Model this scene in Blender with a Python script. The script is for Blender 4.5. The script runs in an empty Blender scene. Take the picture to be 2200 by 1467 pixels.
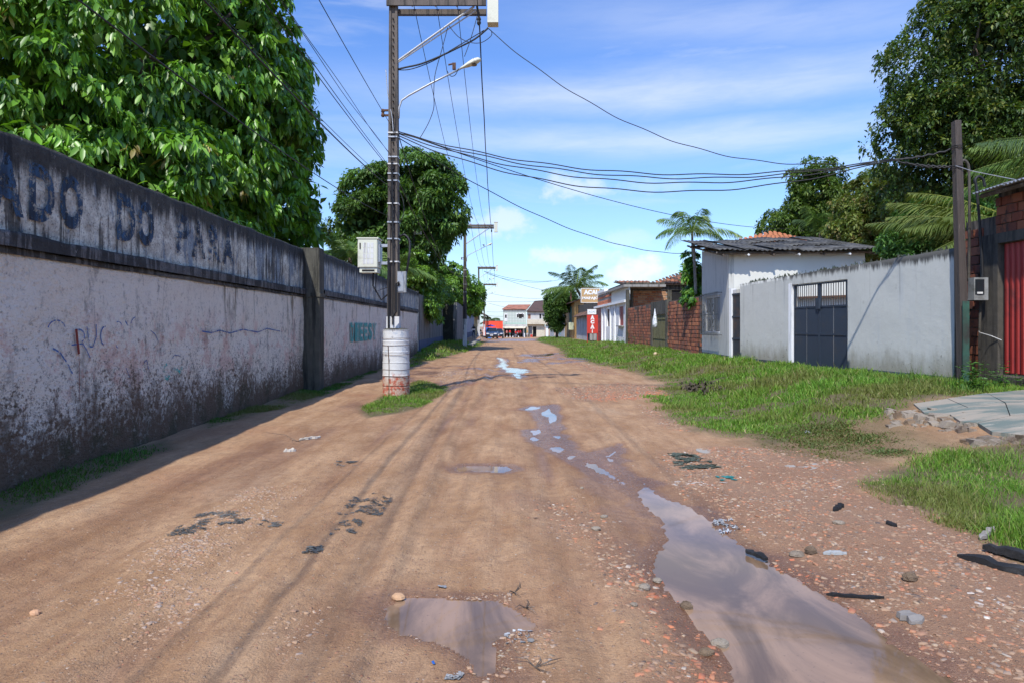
import bpy, math, random
import numpy as np
from mathutils import Vector, Matrix
R = math.radians
random.seed(7)
rng = np.random.default_rng(7)
SC = bpy.context.scene
COL = SC.collection
F, EYE, HX, HY = 1440.0, 1.65, 1100.0, 701.0      # the lens, eye height and horizon measured from the photograph

# ------------------------------------------------------------------ camera, sky, sun
cam = bpy.data.cameras.new('camera'); camo = bpy.data.objects.new('camera', cam); COL.objects.link(camo)
cam.sensor_width = 36; cam.lens = 36 * F / 2200; cam.shift_y = -(733.5 - HY) / 2200
cam.clip_start = 0.05; cam.clip_end = 3000
camo.location = (0, 0, EYE); camo.rotation_euler = (R(90), 0, 0)
SC.camera = camo
SUN = Vector((-.277, -.707, 1)).normalized()
W = bpy.data.worlds.new('World'); SC.world = W; W.use_nodes = True
sd = bpy.data.lights.new('sun', 'SUN'); so = bpy.data.objects.new('sun', sd); COL.objects.link(so)
sd.energy = 2.9; sd.angle = R(.8); sd.color = (1, .955, .88)
so.rotation_euler = SUN.to_track_quat('Z', 'Y').to_euler()
SC.view_settings.view_transform = 'Standard'; SC.view_settings.look = 'None'
SC.view_settings.exposure = 0.78; SC.view_settings.gamma = 1; SC.view_settings.use_curve_mapping = False
SC.cycles.max_bounces = 6; SC.cycles.transparent_max_bounces = 12

# ------------------------------------------------------------------ node helper
class NT:
    def __init__(s, nt): s.t = nt; s.N = nt.nodes; s.L = nt.links
    def set(s, sock, v):
        if v is None: return
        if isinstance(v, bpy.types.NodeSocket): s.L.new(v, sock)
        elif isinstance(v, (tuple, list)) and len(v) == 3 and sock.type == 'RGBA': sock.default_value = (*v, 1)
        else: sock.default_value = v
    def node(s, t, props=None, **ins):
        n = s.N.new(t)
        for k, v in (props or {}).items(): setattr(n, k, v)
        for k, v in ins.items():
            key = k.replace('_', ' ')
            if key[0] == 'i' and key[1:].isdigit(): sock = n.inputs[int(key[1:])]
            else: sock = n.inputs[key]
            s.set(sock, v)
        return n
    def math(s, op, a, b=None, c=None, clamp=False):
        n = s.N.new('ShaderNodeMath'); n.operation = op; n.use_clamp = clamp
        for i, v in enumerate((a, b, c)):
            if v is not None: s.set(n.inputs[i], v)
        return n.outputs[0]
    def sep(s, v): n = s.node('ShaderNodeSeparateXYZ'); s.set(n.inputs[0], v); return n.outputs
    def comb(s, x, y, z):
        n = s.N.new('ShaderNodeCombineXYZ')
        for i, v in enumerate((x, y, z)): s.set(n.inputs[i], v)
        return n.outputs[0]
    def noise(s, vec, scale=1, detail=4, rough=.55, dist=0):
        n = s.node('ShaderNodeTexNoise', Scale=float(scale), Detail=float(detail), Roughness=rough, Distortion=float(dist))
        s.set(n.inputs['Vector'], vec); return n.outputs[0]
    def vor(s, vec, scale, feature='F1', out=0):
        n = s.node('ShaderNodeTexVoronoi', {'feature': feature}, Scale=float(scale)); s.set(n.inputs['Vector'], vec); return n.outputs[out]
    def ramp(s, v, a, b, lo=0., hi=1.):       # smooth map a..b -> lo..hi
        n = s.N.new('ShaderNodeMapRange'); n.interpolation_type = 'SMOOTHSTEP'
        if a > b: a, b, lo, hi = b, a, hi, lo
        for i, x in enumerate((v, a, b, lo, hi)): s.set(n.inputs[i], x)
        return n.outputs[0]
    def mix(s, f, a, b, mode='MIX'):
        n = s.N.new('ShaderNodeMix'); n.data_type = 'RGBA'; n.blend_type = mode
        s.set(n.inputs[0], f); s.set(n.inputs[6], a); s.set(n.inputs[7], b); return n.outputs[2]
    def scale(s, v, k):
        n = s.N.new('ShaderNodeVectorMath'); n.operation = 'MULTIPLY'; s.set(n.inputs[0], v); n.inputs[1].default_value = k; return n.outputs[0]
    def pos(s): return s.node('ShaderNodeNewGeometry').outputs['Position']
    def obc(s): return s.node('ShaderNodeTexCoord').outputs['Object']
    def attr(s, name): return s.node('ShaderNodeAttribute', {'attribute_name': name})
    def bump(s, h, strength=.4, dist=.02, nrm=None):
        n = s.node('ShaderNodeBump', Strength=strength, Distance=dist, Height=h)
        if nrm is not None: s.set(n.inputs['Normal'], nrm)
        return n.outputs[0]

def material(name):
    m = bpy.data.materials.new(name); m.use_nodes = True
    t = NT(m.node_tree); t.N.clear()
    t.o = t.N.new('ShaderNodeOutputMaterial'); t.b = t.N.new('ShaderNodeBsdfPrincipled')
    t.L.new(t.b.outputs[0], t.o.inputs[0]); t.m = m
    return t
def fin(t, col, rough=.8, bump=None, metal=0, spec=None, alpha=None):
    t.set(t.b.inputs['Base Color'], col); t.set(t.b.inputs['Roughness'], rough); t.set(t.b.inputs['Metallic'], metal)
    if bump is not None: t.set(t.b.inputs['Normal'], bump)
    if spec is not None: t.set(t.b.inputs['Specular IOR Level'], spec)
    if alpha is not None: t.set(t.b.inputs['Alpha'], alpha)
    return t.m
def M(name, c, rough=.8, var=.25, sc=6, dirt=None, damt=.5, bs=.25, bd=.01, metal=0, streak=False, bscale=None):
    """paint, wood, metal: a colour with grain, optional dirt blotches and vertical streaks"""
    t = material(name); p = t.pos()
    n = t.noise(p, sc, 5, .6)
    c1 = tuple(x * (1 - var) for x in c); c2 = tuple(min(1, x * (1 + var)) for x in c)
    col = t.mix(n, c1, c2)
    if dirt:
        q = t.scale(p, (5, 5, .5)) if streak else p
        d = t.ramp(t.noise(q, 1.3 if streak else 1.1, 6, .7), .62 - damt * .3, .8 - damt * .2)
        col = t.mix(d, col, dirt)
    h = t.noise(p, bscale or sc * 9, 4, .6)
    return fin(t, col, rough, t.bump(h, bs, bd), metal)

# ------------------------------------------------------------------ sky
def build_sky():
    t = NT(W.node_tree); t.N.clear()
    out = t.N.new('ShaderNodeOutputWorld'); bg = t.N.new('ShaderNodeBackground'); t.L.new(bg.outputs[0], out.inputs[0])
    sky = t.node('ShaderNodeTexSky', {'sky_type': 'NISHITA', 'sun_disc': False, 'sun_elevation': math.asin(SUN.z),
                 'sun_rotation': math.atan2(SUN.x, SUN.y) % (2 * math.pi), 'air_density': 1.0, 'dust_density': .6, 'ozone_density': 2.2})
    d = t.node('ShaderNodeTexCoord').outputs['Generated']; x, y, z = t.sep(d)
    az = t.math('ARCTAN2', x, y); el = t.math('ARCSINE', z)
    def ang(px, py):
        a = math.atan2(px - HX, F); return a, math.atan2(HY - py, math.hypot(F, px - HX))
    v = t.comb(t.math('MULTIPLY', az, 1.6), t.math('MULTIPLY', el, 9), 0)
    wisp = t.noise(v, 1.7, 6, .62, .5)
    fine = t.noise(t.comb(t.math('MULTIPLY', az, 5), t.math('MULTIPLY', el, 30), 2), 1.6, 5, .6, .3)
    mask = None
    for (p1, p2, w, amt) in [((1000, 205), (1900, 140), .030, .55), ((1000, 300), (1900, 262), .022, .50), ((700, 190), (1200, 178), .010, .22),
                             ((1300, 45), (2000, 20), .035, .30), ((650, 330), (1000, 322), .018, .30), ((650, 250), (1000, 262), .012, .2)]:
        a1, e1 = ang(*p1); a2, e2 = ang(*p2); k = (e2 - e1) / (a2 - a1)
        line = t.math('ADD', e1 - k * a1, t.math('MULTIPLY', az, k))
        line = t.math('ADD', line, t.math('MULTIPLY', t.math('SUBTRACT', wisp, .5), .05))
        dd = t.math('DIVIDE', t.math('SUBTRACT', el, line), w)
        g = t.math('EXPONENT', t.math('MULTIPLY', t.math('MULTIPLY', dd, dd), -1))
        amid = (a1 + a2) / 2; aw = abs(a2 - a1) * .75
        da = t.math('DIVIDE', t.math('SUBTRACT', az, amid), aw)
        ga = t.math('EXPONENT', t.math('MULTIPLY', t.math('MULTIPLY', da, da), -1))
        g = t.math('MULTIPLY', t.math('MULTIPLY', g, ga), t.math('MULTIPLY', t.ramp(fine, .2, .75, .55, 1.), amt))
        mask = g if mask is None else t.math('MAXIMUM', mask, g)
    wi = t.math('MULTIPLY', t.ramp(wisp, .48, .78), .30)
    mask = t.math('MAXIMUM', mask, wi)
    puff = t.noise(t.comb(az, t.math('MULTIPLY', el, 1.3), 0), 26, 7, .6)
    for (px, py, rx, ry, amt) in [(1240, 402, 80, 34, .55), (1410, 400, 70, 22, .22), (1080, 478, 75, 34, .55), (1185, 552, 48, 26, .65), (1275, 556, 70, 24, .5),
                                  (1368, 582, 62, 36, .95), (1340, 515, 80, 22, .25), (1120, 640, 200, 36, .35), (1560, 640, 240, 50, .5), (700, 600, 200, 60, .5), (1480, 500, 60, 12, .15)]:
        a, e = ang(px, py); kx = math.hypot(F, px - HX) / F
        dx = t.math('DIVIDE', t.math('SUBTRACT', az, a), rx / F); dy = t.math('DIVIDE', t.math('SUBTRACT', el, e), ry / F)
        r = t.math('SQRT', t.math('ADD', t.math('MULTIPLY', dx, dx), t.math('MULTIPLY', dy, dy)))
        r = t.math('ADD', r, t.math('MULTIPLY', t.math('SUBTRACT', puff, .5), 2.4))
        g = t.math('MULTIPLY', t.ramp(r, 1.15, .25), amt)
        mask = t.math('MAXIMUM', mask, g)
    mask = t.math('MULTIPLY', mask, t.ramp(el, -.02, .01))
    # low haze towards the horizon
    hz = t.math('MULTIPLY', t.ramp(el, .26, -.02), .22)
    skyc = t.mix(1, sky.outputs[0], t.mix(t.ramp(el, .05, .55), (.56, .69, .88), (.47, .66, .98)), 'MULTIPLY')
    skyc = t.mix(hz, skyc, (2.5, 3.1, 3.9))
    c = t.mix(mask, skyc, (3.9, 4.1, 4.4))
    t.set(bg.inputs[0], c); bg.inputs[1].default_value = .15
build_sky()

# ------------------------------------------------------------------ geometry helpers
WL = {}                                     # world location of every empty / object that can be a parent
def tag(o, label=None, cat=None, group=None, kind=None):
    if label: o['label'] = label
    if cat: o['category'] = cat
    if group: o['group'] = group
    if kind: o['kind'] = kind
    return o
def empty(name, loc, label, cat, group=None):
    o = bpy.data.objects.new(name, None); COL.objects.link(o); o.location = loc; WL[o.name] = Vector(loc)
    o.empty_display_size = .2
    return tag(o, label, cat, group)
def link(name, me, parent=None, loc=None):
    o = bpy.data.objects.new(name, me); COL.objects.link(o)
    pl = WL[parent.name] if parent else Vector((0, 0, 0))
    if parent: o.parent = parent
    w = Vector(loc) if loc is not None else pl
    o.location = w - pl; WL[o.name] = w
    return o
class MB:
    def __init__(s): s.v = []; s.f = []; s.m = []
    def add(s, vs, fs, m=0):
        k = len(s.v); s.v += [tuple(v) for v in vs]; s.f += [tuple(i + k for i in f) for f in fs]; s.m += [m] * len(fs); return s
    def box(s, x0, x1, y0, y1, z0, z1, m=0):
        return s.add([(x0,y0,z0),(x1,y0,z0),(x1,y1,z0),(x0,y1,z0),(x0,y0,z1),(x1,y0,z1),(x1,y1,z1),(x0,y1,z1)],
              [(3,2,1,0),(4,5,6,7),(0,1,5,4),(1,2,6,5),(2,3,7,6),(3,0,4,7)], m)
    def seg(s, p0, p1, z0, z1, th, m=0, z1b=None, z0b=None):
        """vertical slab from p0 to p1 (plan), thickness th to the left of p0->p1"""
        a, b = Vector(p0[:2]), Vector(p1[:2]); d = (b - a).normalized(); n = Vector((-d.y, d.x)) * th
        z1b = z1 if z1b is None else z1b; z0b = z0 if z0b is None else z0b
        c, e = a + n, b + n
        return s.add([(*a,z0),(*b,z0b),(*e,z0b),(*c,z0),(*a,z1),(*b,z1b),(*e,z1b),(*c,z1)],
              [(3,2,1,0),(4,5,6,7),(0,1,5,4),(1,2,6,5),(2,3,7,6),(3,0,4,7)], m)
    def hexa(s, a, b, c, d, th, m=0):
        """slab through four points a b c d (ccw from outside), thickness th away from the normal"""
        a, b, c, d = map(Vector, (a, b, c, d)); n = (b - a).cross(d - a).normalized() * th
        q = [a, b, c, d, a - n, b - n, c - n, d - n]
        return s.add(q, [(0,1,2,3),(7,6,5,4),(0,4,5,1),(1,5,6,2),(2,6,7,3),(3,7,4,0)], m)
    def tube(s, pts, r, n=6, m=0, cap=True):
        pts = [Vector(p) for p in pts]; k = len(s.v); up = None
        for i, p in enumerate(pts):
            d = (pts[min(i+1, len(pts)-1)] - pts[max(i-1, 0)]).normalized()
            if up is None:
                up = Vector((0, 0, 1)) if abs(d.z) < .9 else Vector((1, 0, 0))
            a = d.cross(up).normalized(); b = a.cross(d).normalized(); up = b
            rr = r[i] if isinstance(r, (list, tuple)) else r
            for j in range(n):
                t = 2 * math.pi * j / n
                s.v.append(tuple(p + a * math.cos(t) * rr + b * math.sin(t) * rr))
        for i in range(len(pts) - 1):
            for j in range(n):
                j2 = (j + 1) % n; s.f.append((k+i*n+j, k+i*n+j2, k+(i+1)*n+j2, k+(i+1)*n+j)); s.m.append(m)
        if cap:
            s.f.append(tuple(k + j for j in range(n))[::-1]); s.m.append(m)
            s.f.append(tuple(k + (len(pts)-1)*n + j for j in range(n))); s.m.append(m)
        return s
    def prism(s, poly, z0, z1, m=0):
        n = len(poly); vs = [(p[0], p[1], z0) for p in poly] + [(p[0], p[1], z1) for p in poly]
        return s.add(vs, [tuple(range(n))[::-1], tuple(range(n, 2*n))] + [(i, (i+1) % n, (i+1) % n + n, i + n) for i in range(n)], m)
    def lathe(s, c, prof, n=20, m=0, axis='z'):
        k = len(s.v)
        for r, z in prof:
            for j in range(n):
                t = 2*math.pi*j/n
                if axis == 'z': s.v.append((c[0]+r*math.cos(t), c[1]+r*math.sin(t), c[2]+z))
                elif axis == 'x': s.v.append((c[0]+z, c[1]+r*math.cos(t), c[2]+r*math.sin(t)))
                else: s.v.append((c[0]+r*math.cos(t), c[1]+z, c[2]+r*math.sin(t)))
        for i in range(len(prof)-1):
            for j in range(n):
                j2 = (j+1) % n; s.f.append((k+i*n+j, k+i*n+j2, k+(i+1)*n+j2, k+(i+1)*n+j)); s.m.append(m)
        s.f.append(tuple(k+j for j in range(n))[::-1]); s.m.append(m)
        s.f.append(tuple(k+(len(prof)-1)*n+j for j in range(n))); s.m.append(m)
        return s
def build(name, mb, mat, parent=None, smooth=False, loc=None):
    me = bpy.data.meshes.new(name)
    base = Vector(loc) if loc is not None else (WL[parent.name] if parent else Vector((0, 0, 0)))
    me.from_pydata([tuple(Vector(v) - base) for v in mb.v], [], mb.f)
    mats = mat if isinstance(mat, (list, tuple)) else [mat]
    for m in mats: me.materials.append(m)
    if len(mats) > 1: me.polygons.foreach_set('material_index', mb.m)
    if smooth: me.polygons.foreach_set('use_smooth', [True] * len(me.polygons))
    me.update()
    return link(name, me, parent, base)
def npmesh(name, V, Fc, mat, col=None, parent=None, smooth=False):
    """mesh from numpy arrays (all faces of one size); col = rgb per vertex"""
    base = WL[parent.name] if parent else Vector((0, 0, 0))
    V = np.asarray(V, dtype=np.float32) - np.array(base, dtype=np.float32)
    Fc = np.asarray(Fc, dtype=np.int32); k = Fc.shape[1]
    me = bpy.data.meshes.new(name); me.vertices.add(len(V)); me.vertices.foreach_set('co', V.ravel())
    me.loops.add(Fc.size); me.loops.foreach_set('vertex_index', Fc.ravel())
    me.polygons.add(len(Fc)); me.polygons.foreach_set('loop_start', np.arange(0, Fc.size, k, dtype=np.int32))
    if smooth: me.polygons.foreach_set('use_smooth', np.ones(len(Fc), dtype=bool))
    me.materials.append(mat); me.update(calc_edges=True)
    if col is not None:
        a = me.color_attributes.new('Col', 'FLOAT_COLOR', 'POINT')
        c = np.ones((len(V), 4), dtype=np.float32); c[:, :col.shape[1]] = col; a.data.foreach_set('color', c.ravel())
    return link(name, me, parent, base)
def wall_open(mb, p0, p1, z0, z1, th, ops=(), m=0, z1b=None):
    """slab p0->p1 with rectangular openings (u0,u1,a,b)"""
    a, b = Vector(p0[:2]), Vector(p1[:2]); L = (b - a).length; d = (b - a) / L
    z1b = z1 if z1b is None else z1b
    top = lambda u: z1 + (z1b - z1) * u / L
    cuts = sorted({0, L, *[o[0] for o in ops], *[o[1] for o in ops]})
    for u, w in zip(cuts[:-1], cuts[1:]):
        if w - u < 1e-4: continue
        here = sorted([(o[2], o[3]) for o in ops if o[0] < (u + w) / 2 < o[1]])
        if here and here[-1][1] >= min(top(u), top(w)): here[-1] = (here[-1][0], None)
        z = z0
        for lo, hi in here:
            if lo > z + 1e-4: mb.seg(a + d*u, a + d*w, z, lo, th, m)
            z = hi
        if z is None: continue
        mb.seg(a + d*u, a + d*w, z, top(u), th, m, z1b=top(w), z0b=z)
    return mb

# ------------------------------------------------------------------ value noise on numpy arrays
_T = rng.random((256, 256))
def vn(x, y, s=1.0, seed=0):
    x = np.asarray(x, float) * s + seed * 17.3 + 1000; y = np.asarray(y, float) * s + seed * 9.1 + 1000
    xi = np.floor(x).astype(int); yi = np.floor(y).astype(int); fx = x - xi; fy = y - yi
    fx = fx*fx*(3-2*fx); fy = fy*fy*(3-2*fy)
    g = lambda i, j: _T[i % 256, j % 256]
    return (g(xi,yi)*(1-fx)+g(xi+1,yi)*fx)*(1-fy) + (g(xi,yi+1)*(1-fx)+g(xi+1,yi+1)*fx)*fy - .5
def fbm(x, y, s, o=4, seed=0):
    r = 0; a = 1
    for i in range(o): r = r + a * vn(x, y, s * 2**i, seed + i); a *= .5
    return r
def ss(a, b, x):
    t = np.clip((np.asarray(x, float) - a) / (b - a), 0, 1); return t*t*(3-2*t)

# ------------------------------------------------------------------ terrain
def hbase(x, y):
    x = np.asarray(x, float); y = np.asarray(y, float)
    r = .5 * ss(4.0, 7.4, x - .25*np.sin(y*.35)) * (1 - .72 * ss(44, 66, y)) * (.45 + .55 * ss(5, 12, y))
    l = .38 * ss(-3.3, -4.7, x) * ss(34, 44, y)
    far = -.78 * ss(80, 150, y) - .0 * y
    walk = 0
    return r + l + far + walk
def G(px, py):
    """the ground point seen at this place of the photograph"""
    h = 0.
    for _ in range(12):
        Y = F * (EYE - h) / (py - HY); X = (px - HX) / F * Y; h = .5*h + .5*float(hbase(X, Y))
    return X, Y
def P(px, py, Y): return ((px - HX) / F * Y, Y, EYE - (py - HY) / F * Y)
def poly(pts): return np.array([G(*p) for p in pts])
def sdf(pg, x, y, reach=3.0):
    """signed distance to polygon, negative inside; far points get +reach"""
    x = np.asarray(x, float); y = np.asarray(y, float); out = np.full(x.shape, reach)
    lo = pg.min(0) - reach; hi = pg.max(0) + reach
    k = (x > lo[0]) & (x < hi[0]) & (y > lo[1]) & (y < hi[1])
    if not k.any(): return out
    X, Y = x[k], y[k]; d = np.full(X.shape, 1e9); ins = np.zeros(X.shape, bool)
    for i in range(len(pg)):
        a = pg[i]; b = pg[(i+1) % len(pg)]; e = b - a; wx = X - a[0]; wy = Y - a[1]
        t = np.clip((wx*e[0] + wy*e[1]) / (e @ e + 1e-12), 0, 1)
        d = np.minimum(d, (wx - e[0]*t)**2 + (wy - e[1]*t)**2)
        c = ((a[1] > Y) != (b[1] > Y)) & (X < (b[0]-a[0]) * (Y-a[1]) / (b[1]-a[1] + 1e-12) + a[0]); ins ^= c
    d = np.sqrt(d); out[k] = np.minimum(np.where(ins, -d, d), reach); return out

WATER = -.022
PUD = [poly(p) for p in [
  [(1382,1029),(1406,1057),(1472,1082),(1529,1115),(1611,1180),(1668,1217),(1730,1245),(1783,1278),(1852,1323),(1914,1380),(1975,1413),(2036,1454),(2150,1560),(1640,1560),(1582,1462),(1570,1425),(1554,1393),(1529,1360),(1505,1340),(1476,1311),(1451,1282),(1423,1245),(1406,1221),(1418,1180),(1435,1147),(1431,1123),(1390,1086),(1376,1060)],
  [(833,1293),(878,1274),(947,1277),(1002,1282),(1071,1282),(1104,1294),(1153,1336),(1093,1353),(1051,1371),(1064,1389),(1062,1434),(1029,1444),(1011,1429),(995,1402),(965,1384),(929,1369),(887,1360),(853,1358),(829,1329)],
  [(978,1003),(1000,997),(1090,998),(1101,1004),(1085,1010),(1030,1009),(1005,1006),(985,1009)],
  [(1067,766),(1092,770),(1088,779),(1098,788),(1137,792),(1137,798),(1116,801),(1126,808),(1133,814),(1110,812),(1103,801),(1083,797),(1079,791),(1066,786),(1074,776)],
  [(1160,884),(1181,873),(1186,882),(1199,890),(1197,901),(1181,907),(1176,894),(1160,889)],
  [(1126,876),(1142,870),(1166,873),(1150,877),(1130,879)],
  [(1138,922),(1160,919),(1167,926),(1150,932),(1160,941),(1145,945),(1136,938),(1143,932)],
  [(1187,934),(1206,932),(1209,936),(1198,940)],
  [(1174,958),(1201,956),(1213,961),(1205,969),(1190,966)],
  [(1217,977),(1241,973),(1228,985),(1216,982)],
  [(1299,976),(1328,961),(1320,972),(1309,979),(1326,985),(1303,989)],
  [(1250,985),(1284,994),(1318,1015),(1345,1029),(1356,1041),(1340,1038),(1300,1018),(1262,1000)],
  [(1137,762),(1170,759),(1208,756),(1180,763),(1150,765)],
]]
RAG = [.9, .5, .2, 2.6, .5, .3, .4, .3, .5, .5, .5, 1.2, .8]
def pudd(x, y):
    s = np.full(np.shape(x), 3.0)
    n1 = fbm(x, y, 3.2, 3, 3); n2 = fbm(x, y, 14, 2, 5)
    for i, (pg, rg) in enumerate(zip(PUD, RAG)):
        s = np.minimum(s, sdf(pg, x, y, 1.5) + (n1 * .07 + n2 * .035) * rg + ((.08 + .22*fbm(x, y*.5, 6, 2, 33)) if i == 3 else .02 if i > 3 else 0))
    return s
def hfull(x, y, want=False):
    x = np.asarray(x, float); y = np.asarray(y, float)
    b = hbase(x, y); u = x + y * .0208
    road = ss(4.6, 3.2, np.abs(u - .2))
    wob = x + .25 * fbm(x*0, y, .12, 2, 11) + .06*fbm(x, y, .5, 2, 12)
    ruts = 1.5*(-.030*np.exp(-((wob+.62)/.16)**2) - .026*np.exp(-((wob+1.05)/.12)**2) - .030*np.exp(-((wob-.42)/.15)**2) - .03*np.exp(-((wob+2.9)/.3)**2)
            - .022*np.exp(-((wob+1.9)/.13)**2) + .018*np.exp(-((wob+.85)/.1)**2) + .012*np.sin(wob*23)*ss(2.6, 1.2, np.abs(wob)) * (.5 + vn(x*.3, y, .7, 4)))
    fade = ss(60, 20, y)
    n = .055*fbm(x, y, .35, 3, 1) + .022*fbm(x, y, 2.2, 3, 2) + .008*fbm(x, y, 11, 2, 6)
    h = b + .012 + n * (.4 + .6*fade) + ruts * road * fade
    s = pudd(x, y)
    near = ss(-.05, .75, s)
    k = np.clip(-s, 0, .35)
    h2 = np.where(s < 0, WATER - .004 - k*.14, WATER + .004 + (h - WATER) * near)
    h = np.where(s < .75, h2, h)
    h = np.where((s >= 0) & (h < WATER + .006) & (y < 70) & (b < .02), WATER + .006, h)
    if want: return h, s
    return h
def Z(x, y): return float(hfull(np.array([x]), np.array([y]))[0])

# grass zones, in the photograph's places
GR_R = poly([(1150,732),(1200,747),(1214,765),(1262,778),(1330,792),(1428,822),(1398,850),(1420,880),(1500,925),(1560,934),(1620,938),(1660,950),(1720,948),(1760,925),(1830,905),(1890,905),(1960,868),(2230,842),(2160,806),(2050,812),(1565,766),(1509,757),(1349,735),(1290,735),(1235,729),(1200,722),(1160,723)])
GR_N = poly([(1835,1040),(1900,1008),(2000,985),(2100,957),(2300,925),(2400,1250),(2230,1225),(2140,1190),(2080,1150),(2000,1110),(1900,1082)])
GR_L = poly([(-120,1080),(0,1040),(200,982),(360,942),(370,962),(180,1040),(0,1118),(-120,1165)])
GR_L2 = poly([(430,905),(560,868),(650,832),(720,812),(820,780),(820,795),(715,845),(660,862),(560,890),(440,925)])
GR_P = poly([(775,872),(815,850),(850,836),(900,815),(965,832),(968,840),(930,862),(900,875),(850,888),(790,897)])
GR_LF = poly([(860,795),(890,762),(900,745),(955,728),(1005,735),(1045,733),(1030,745),(1000,756),(950,768),(900,782)])
CRP = poly([(1600,935),(1740,900),(1900,895),(2000,935),(2100,945),(2120,958),(1950,990),(1850,1003),(1700,985),(1630,955)])
def gmask(x, y):
    n = fbm(x, y, 1.1, 3, 8) * .5 + fbm(x, y, 5, 2, 9) * .2
    m = np.zeros(np.shape(x))
    for pg, am, sf in ((GR_R, 1.0, .45), (GR_N, 1.0, .22), (GR_L, .8, .12), (GR_L2, .6, .12), (GR_P, 1.0, .12), (GR_LF, 1.0, .3), (CRP, .65, .4)):
        m = np.maximum(m, am * ss(sf, -sf, sdf(pg, x, y, 1.6) + n * sf * 2))
    return m

# ------------------------------------------------------------------ ground sheet
BRICKY = [poly(p) for p in [[(1110,1070),(1230,1075),(1330,1150),(1400,1250),(1450,1330),(1530,1467),(1440,1467),(1380,1330),(1290,1220),(1200,1130)],
   [(1400,970),(1640,960),(1900,1010),(1840,1060),(2000,1120),(2200,1200),(2400,1500),(2060,1467),(1850,1310),(1680,1200),(1540,1110),(1460,1060)],
   [(1190,835),(1330,822),(1450,830),(1400,852),(1260,860)], [(1210,770),(1300,792),(1340,806),(1270,800)], [(1370,870),(1440,900),(1470,930),(1400,905)]]]
PEBB = [poly(p) for p in [[(520,1050),(640,1040),(600,1090),(500,1150),(400,1260),(280,1290),(200,1280),(330,1180)], [(330,1150),(560,1130),(520,1230),(300,1420),(250,1330)],
   [(1000,1440),(1120,1350),(1190,1370),(1170,1467)], [(930,1290),(1010,1270),(1100,1275),(1080,1285)], [(620,1300),(720,1290),(640,1420),(560,1400)], [(960,790),(1040,800),(990,830),(930,815)]]]
CHAN = poly([(1120,872),(1200,866),(1216,930),(1262,968),(1335,952),(1345,1000),(1400,1030),(1372,1066),(1300,1046),(1240,1008),(1190,975),(1128,945),(1150,905)])
DAMP = poly([(1220,1000),(1400,1060),(1430,1150),(1420,1240),(1340,1230),(1280,1120)])
DARKS = [poly([(890,800),(960,788),(1040,795),(1030,806),(950,822),(880,840)]), poly([(1140,762),(1215,760),(1225,775),(1160,780)]), poly([(1050,728),(1160,728),(1170,732),(1060,734)])]
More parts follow.
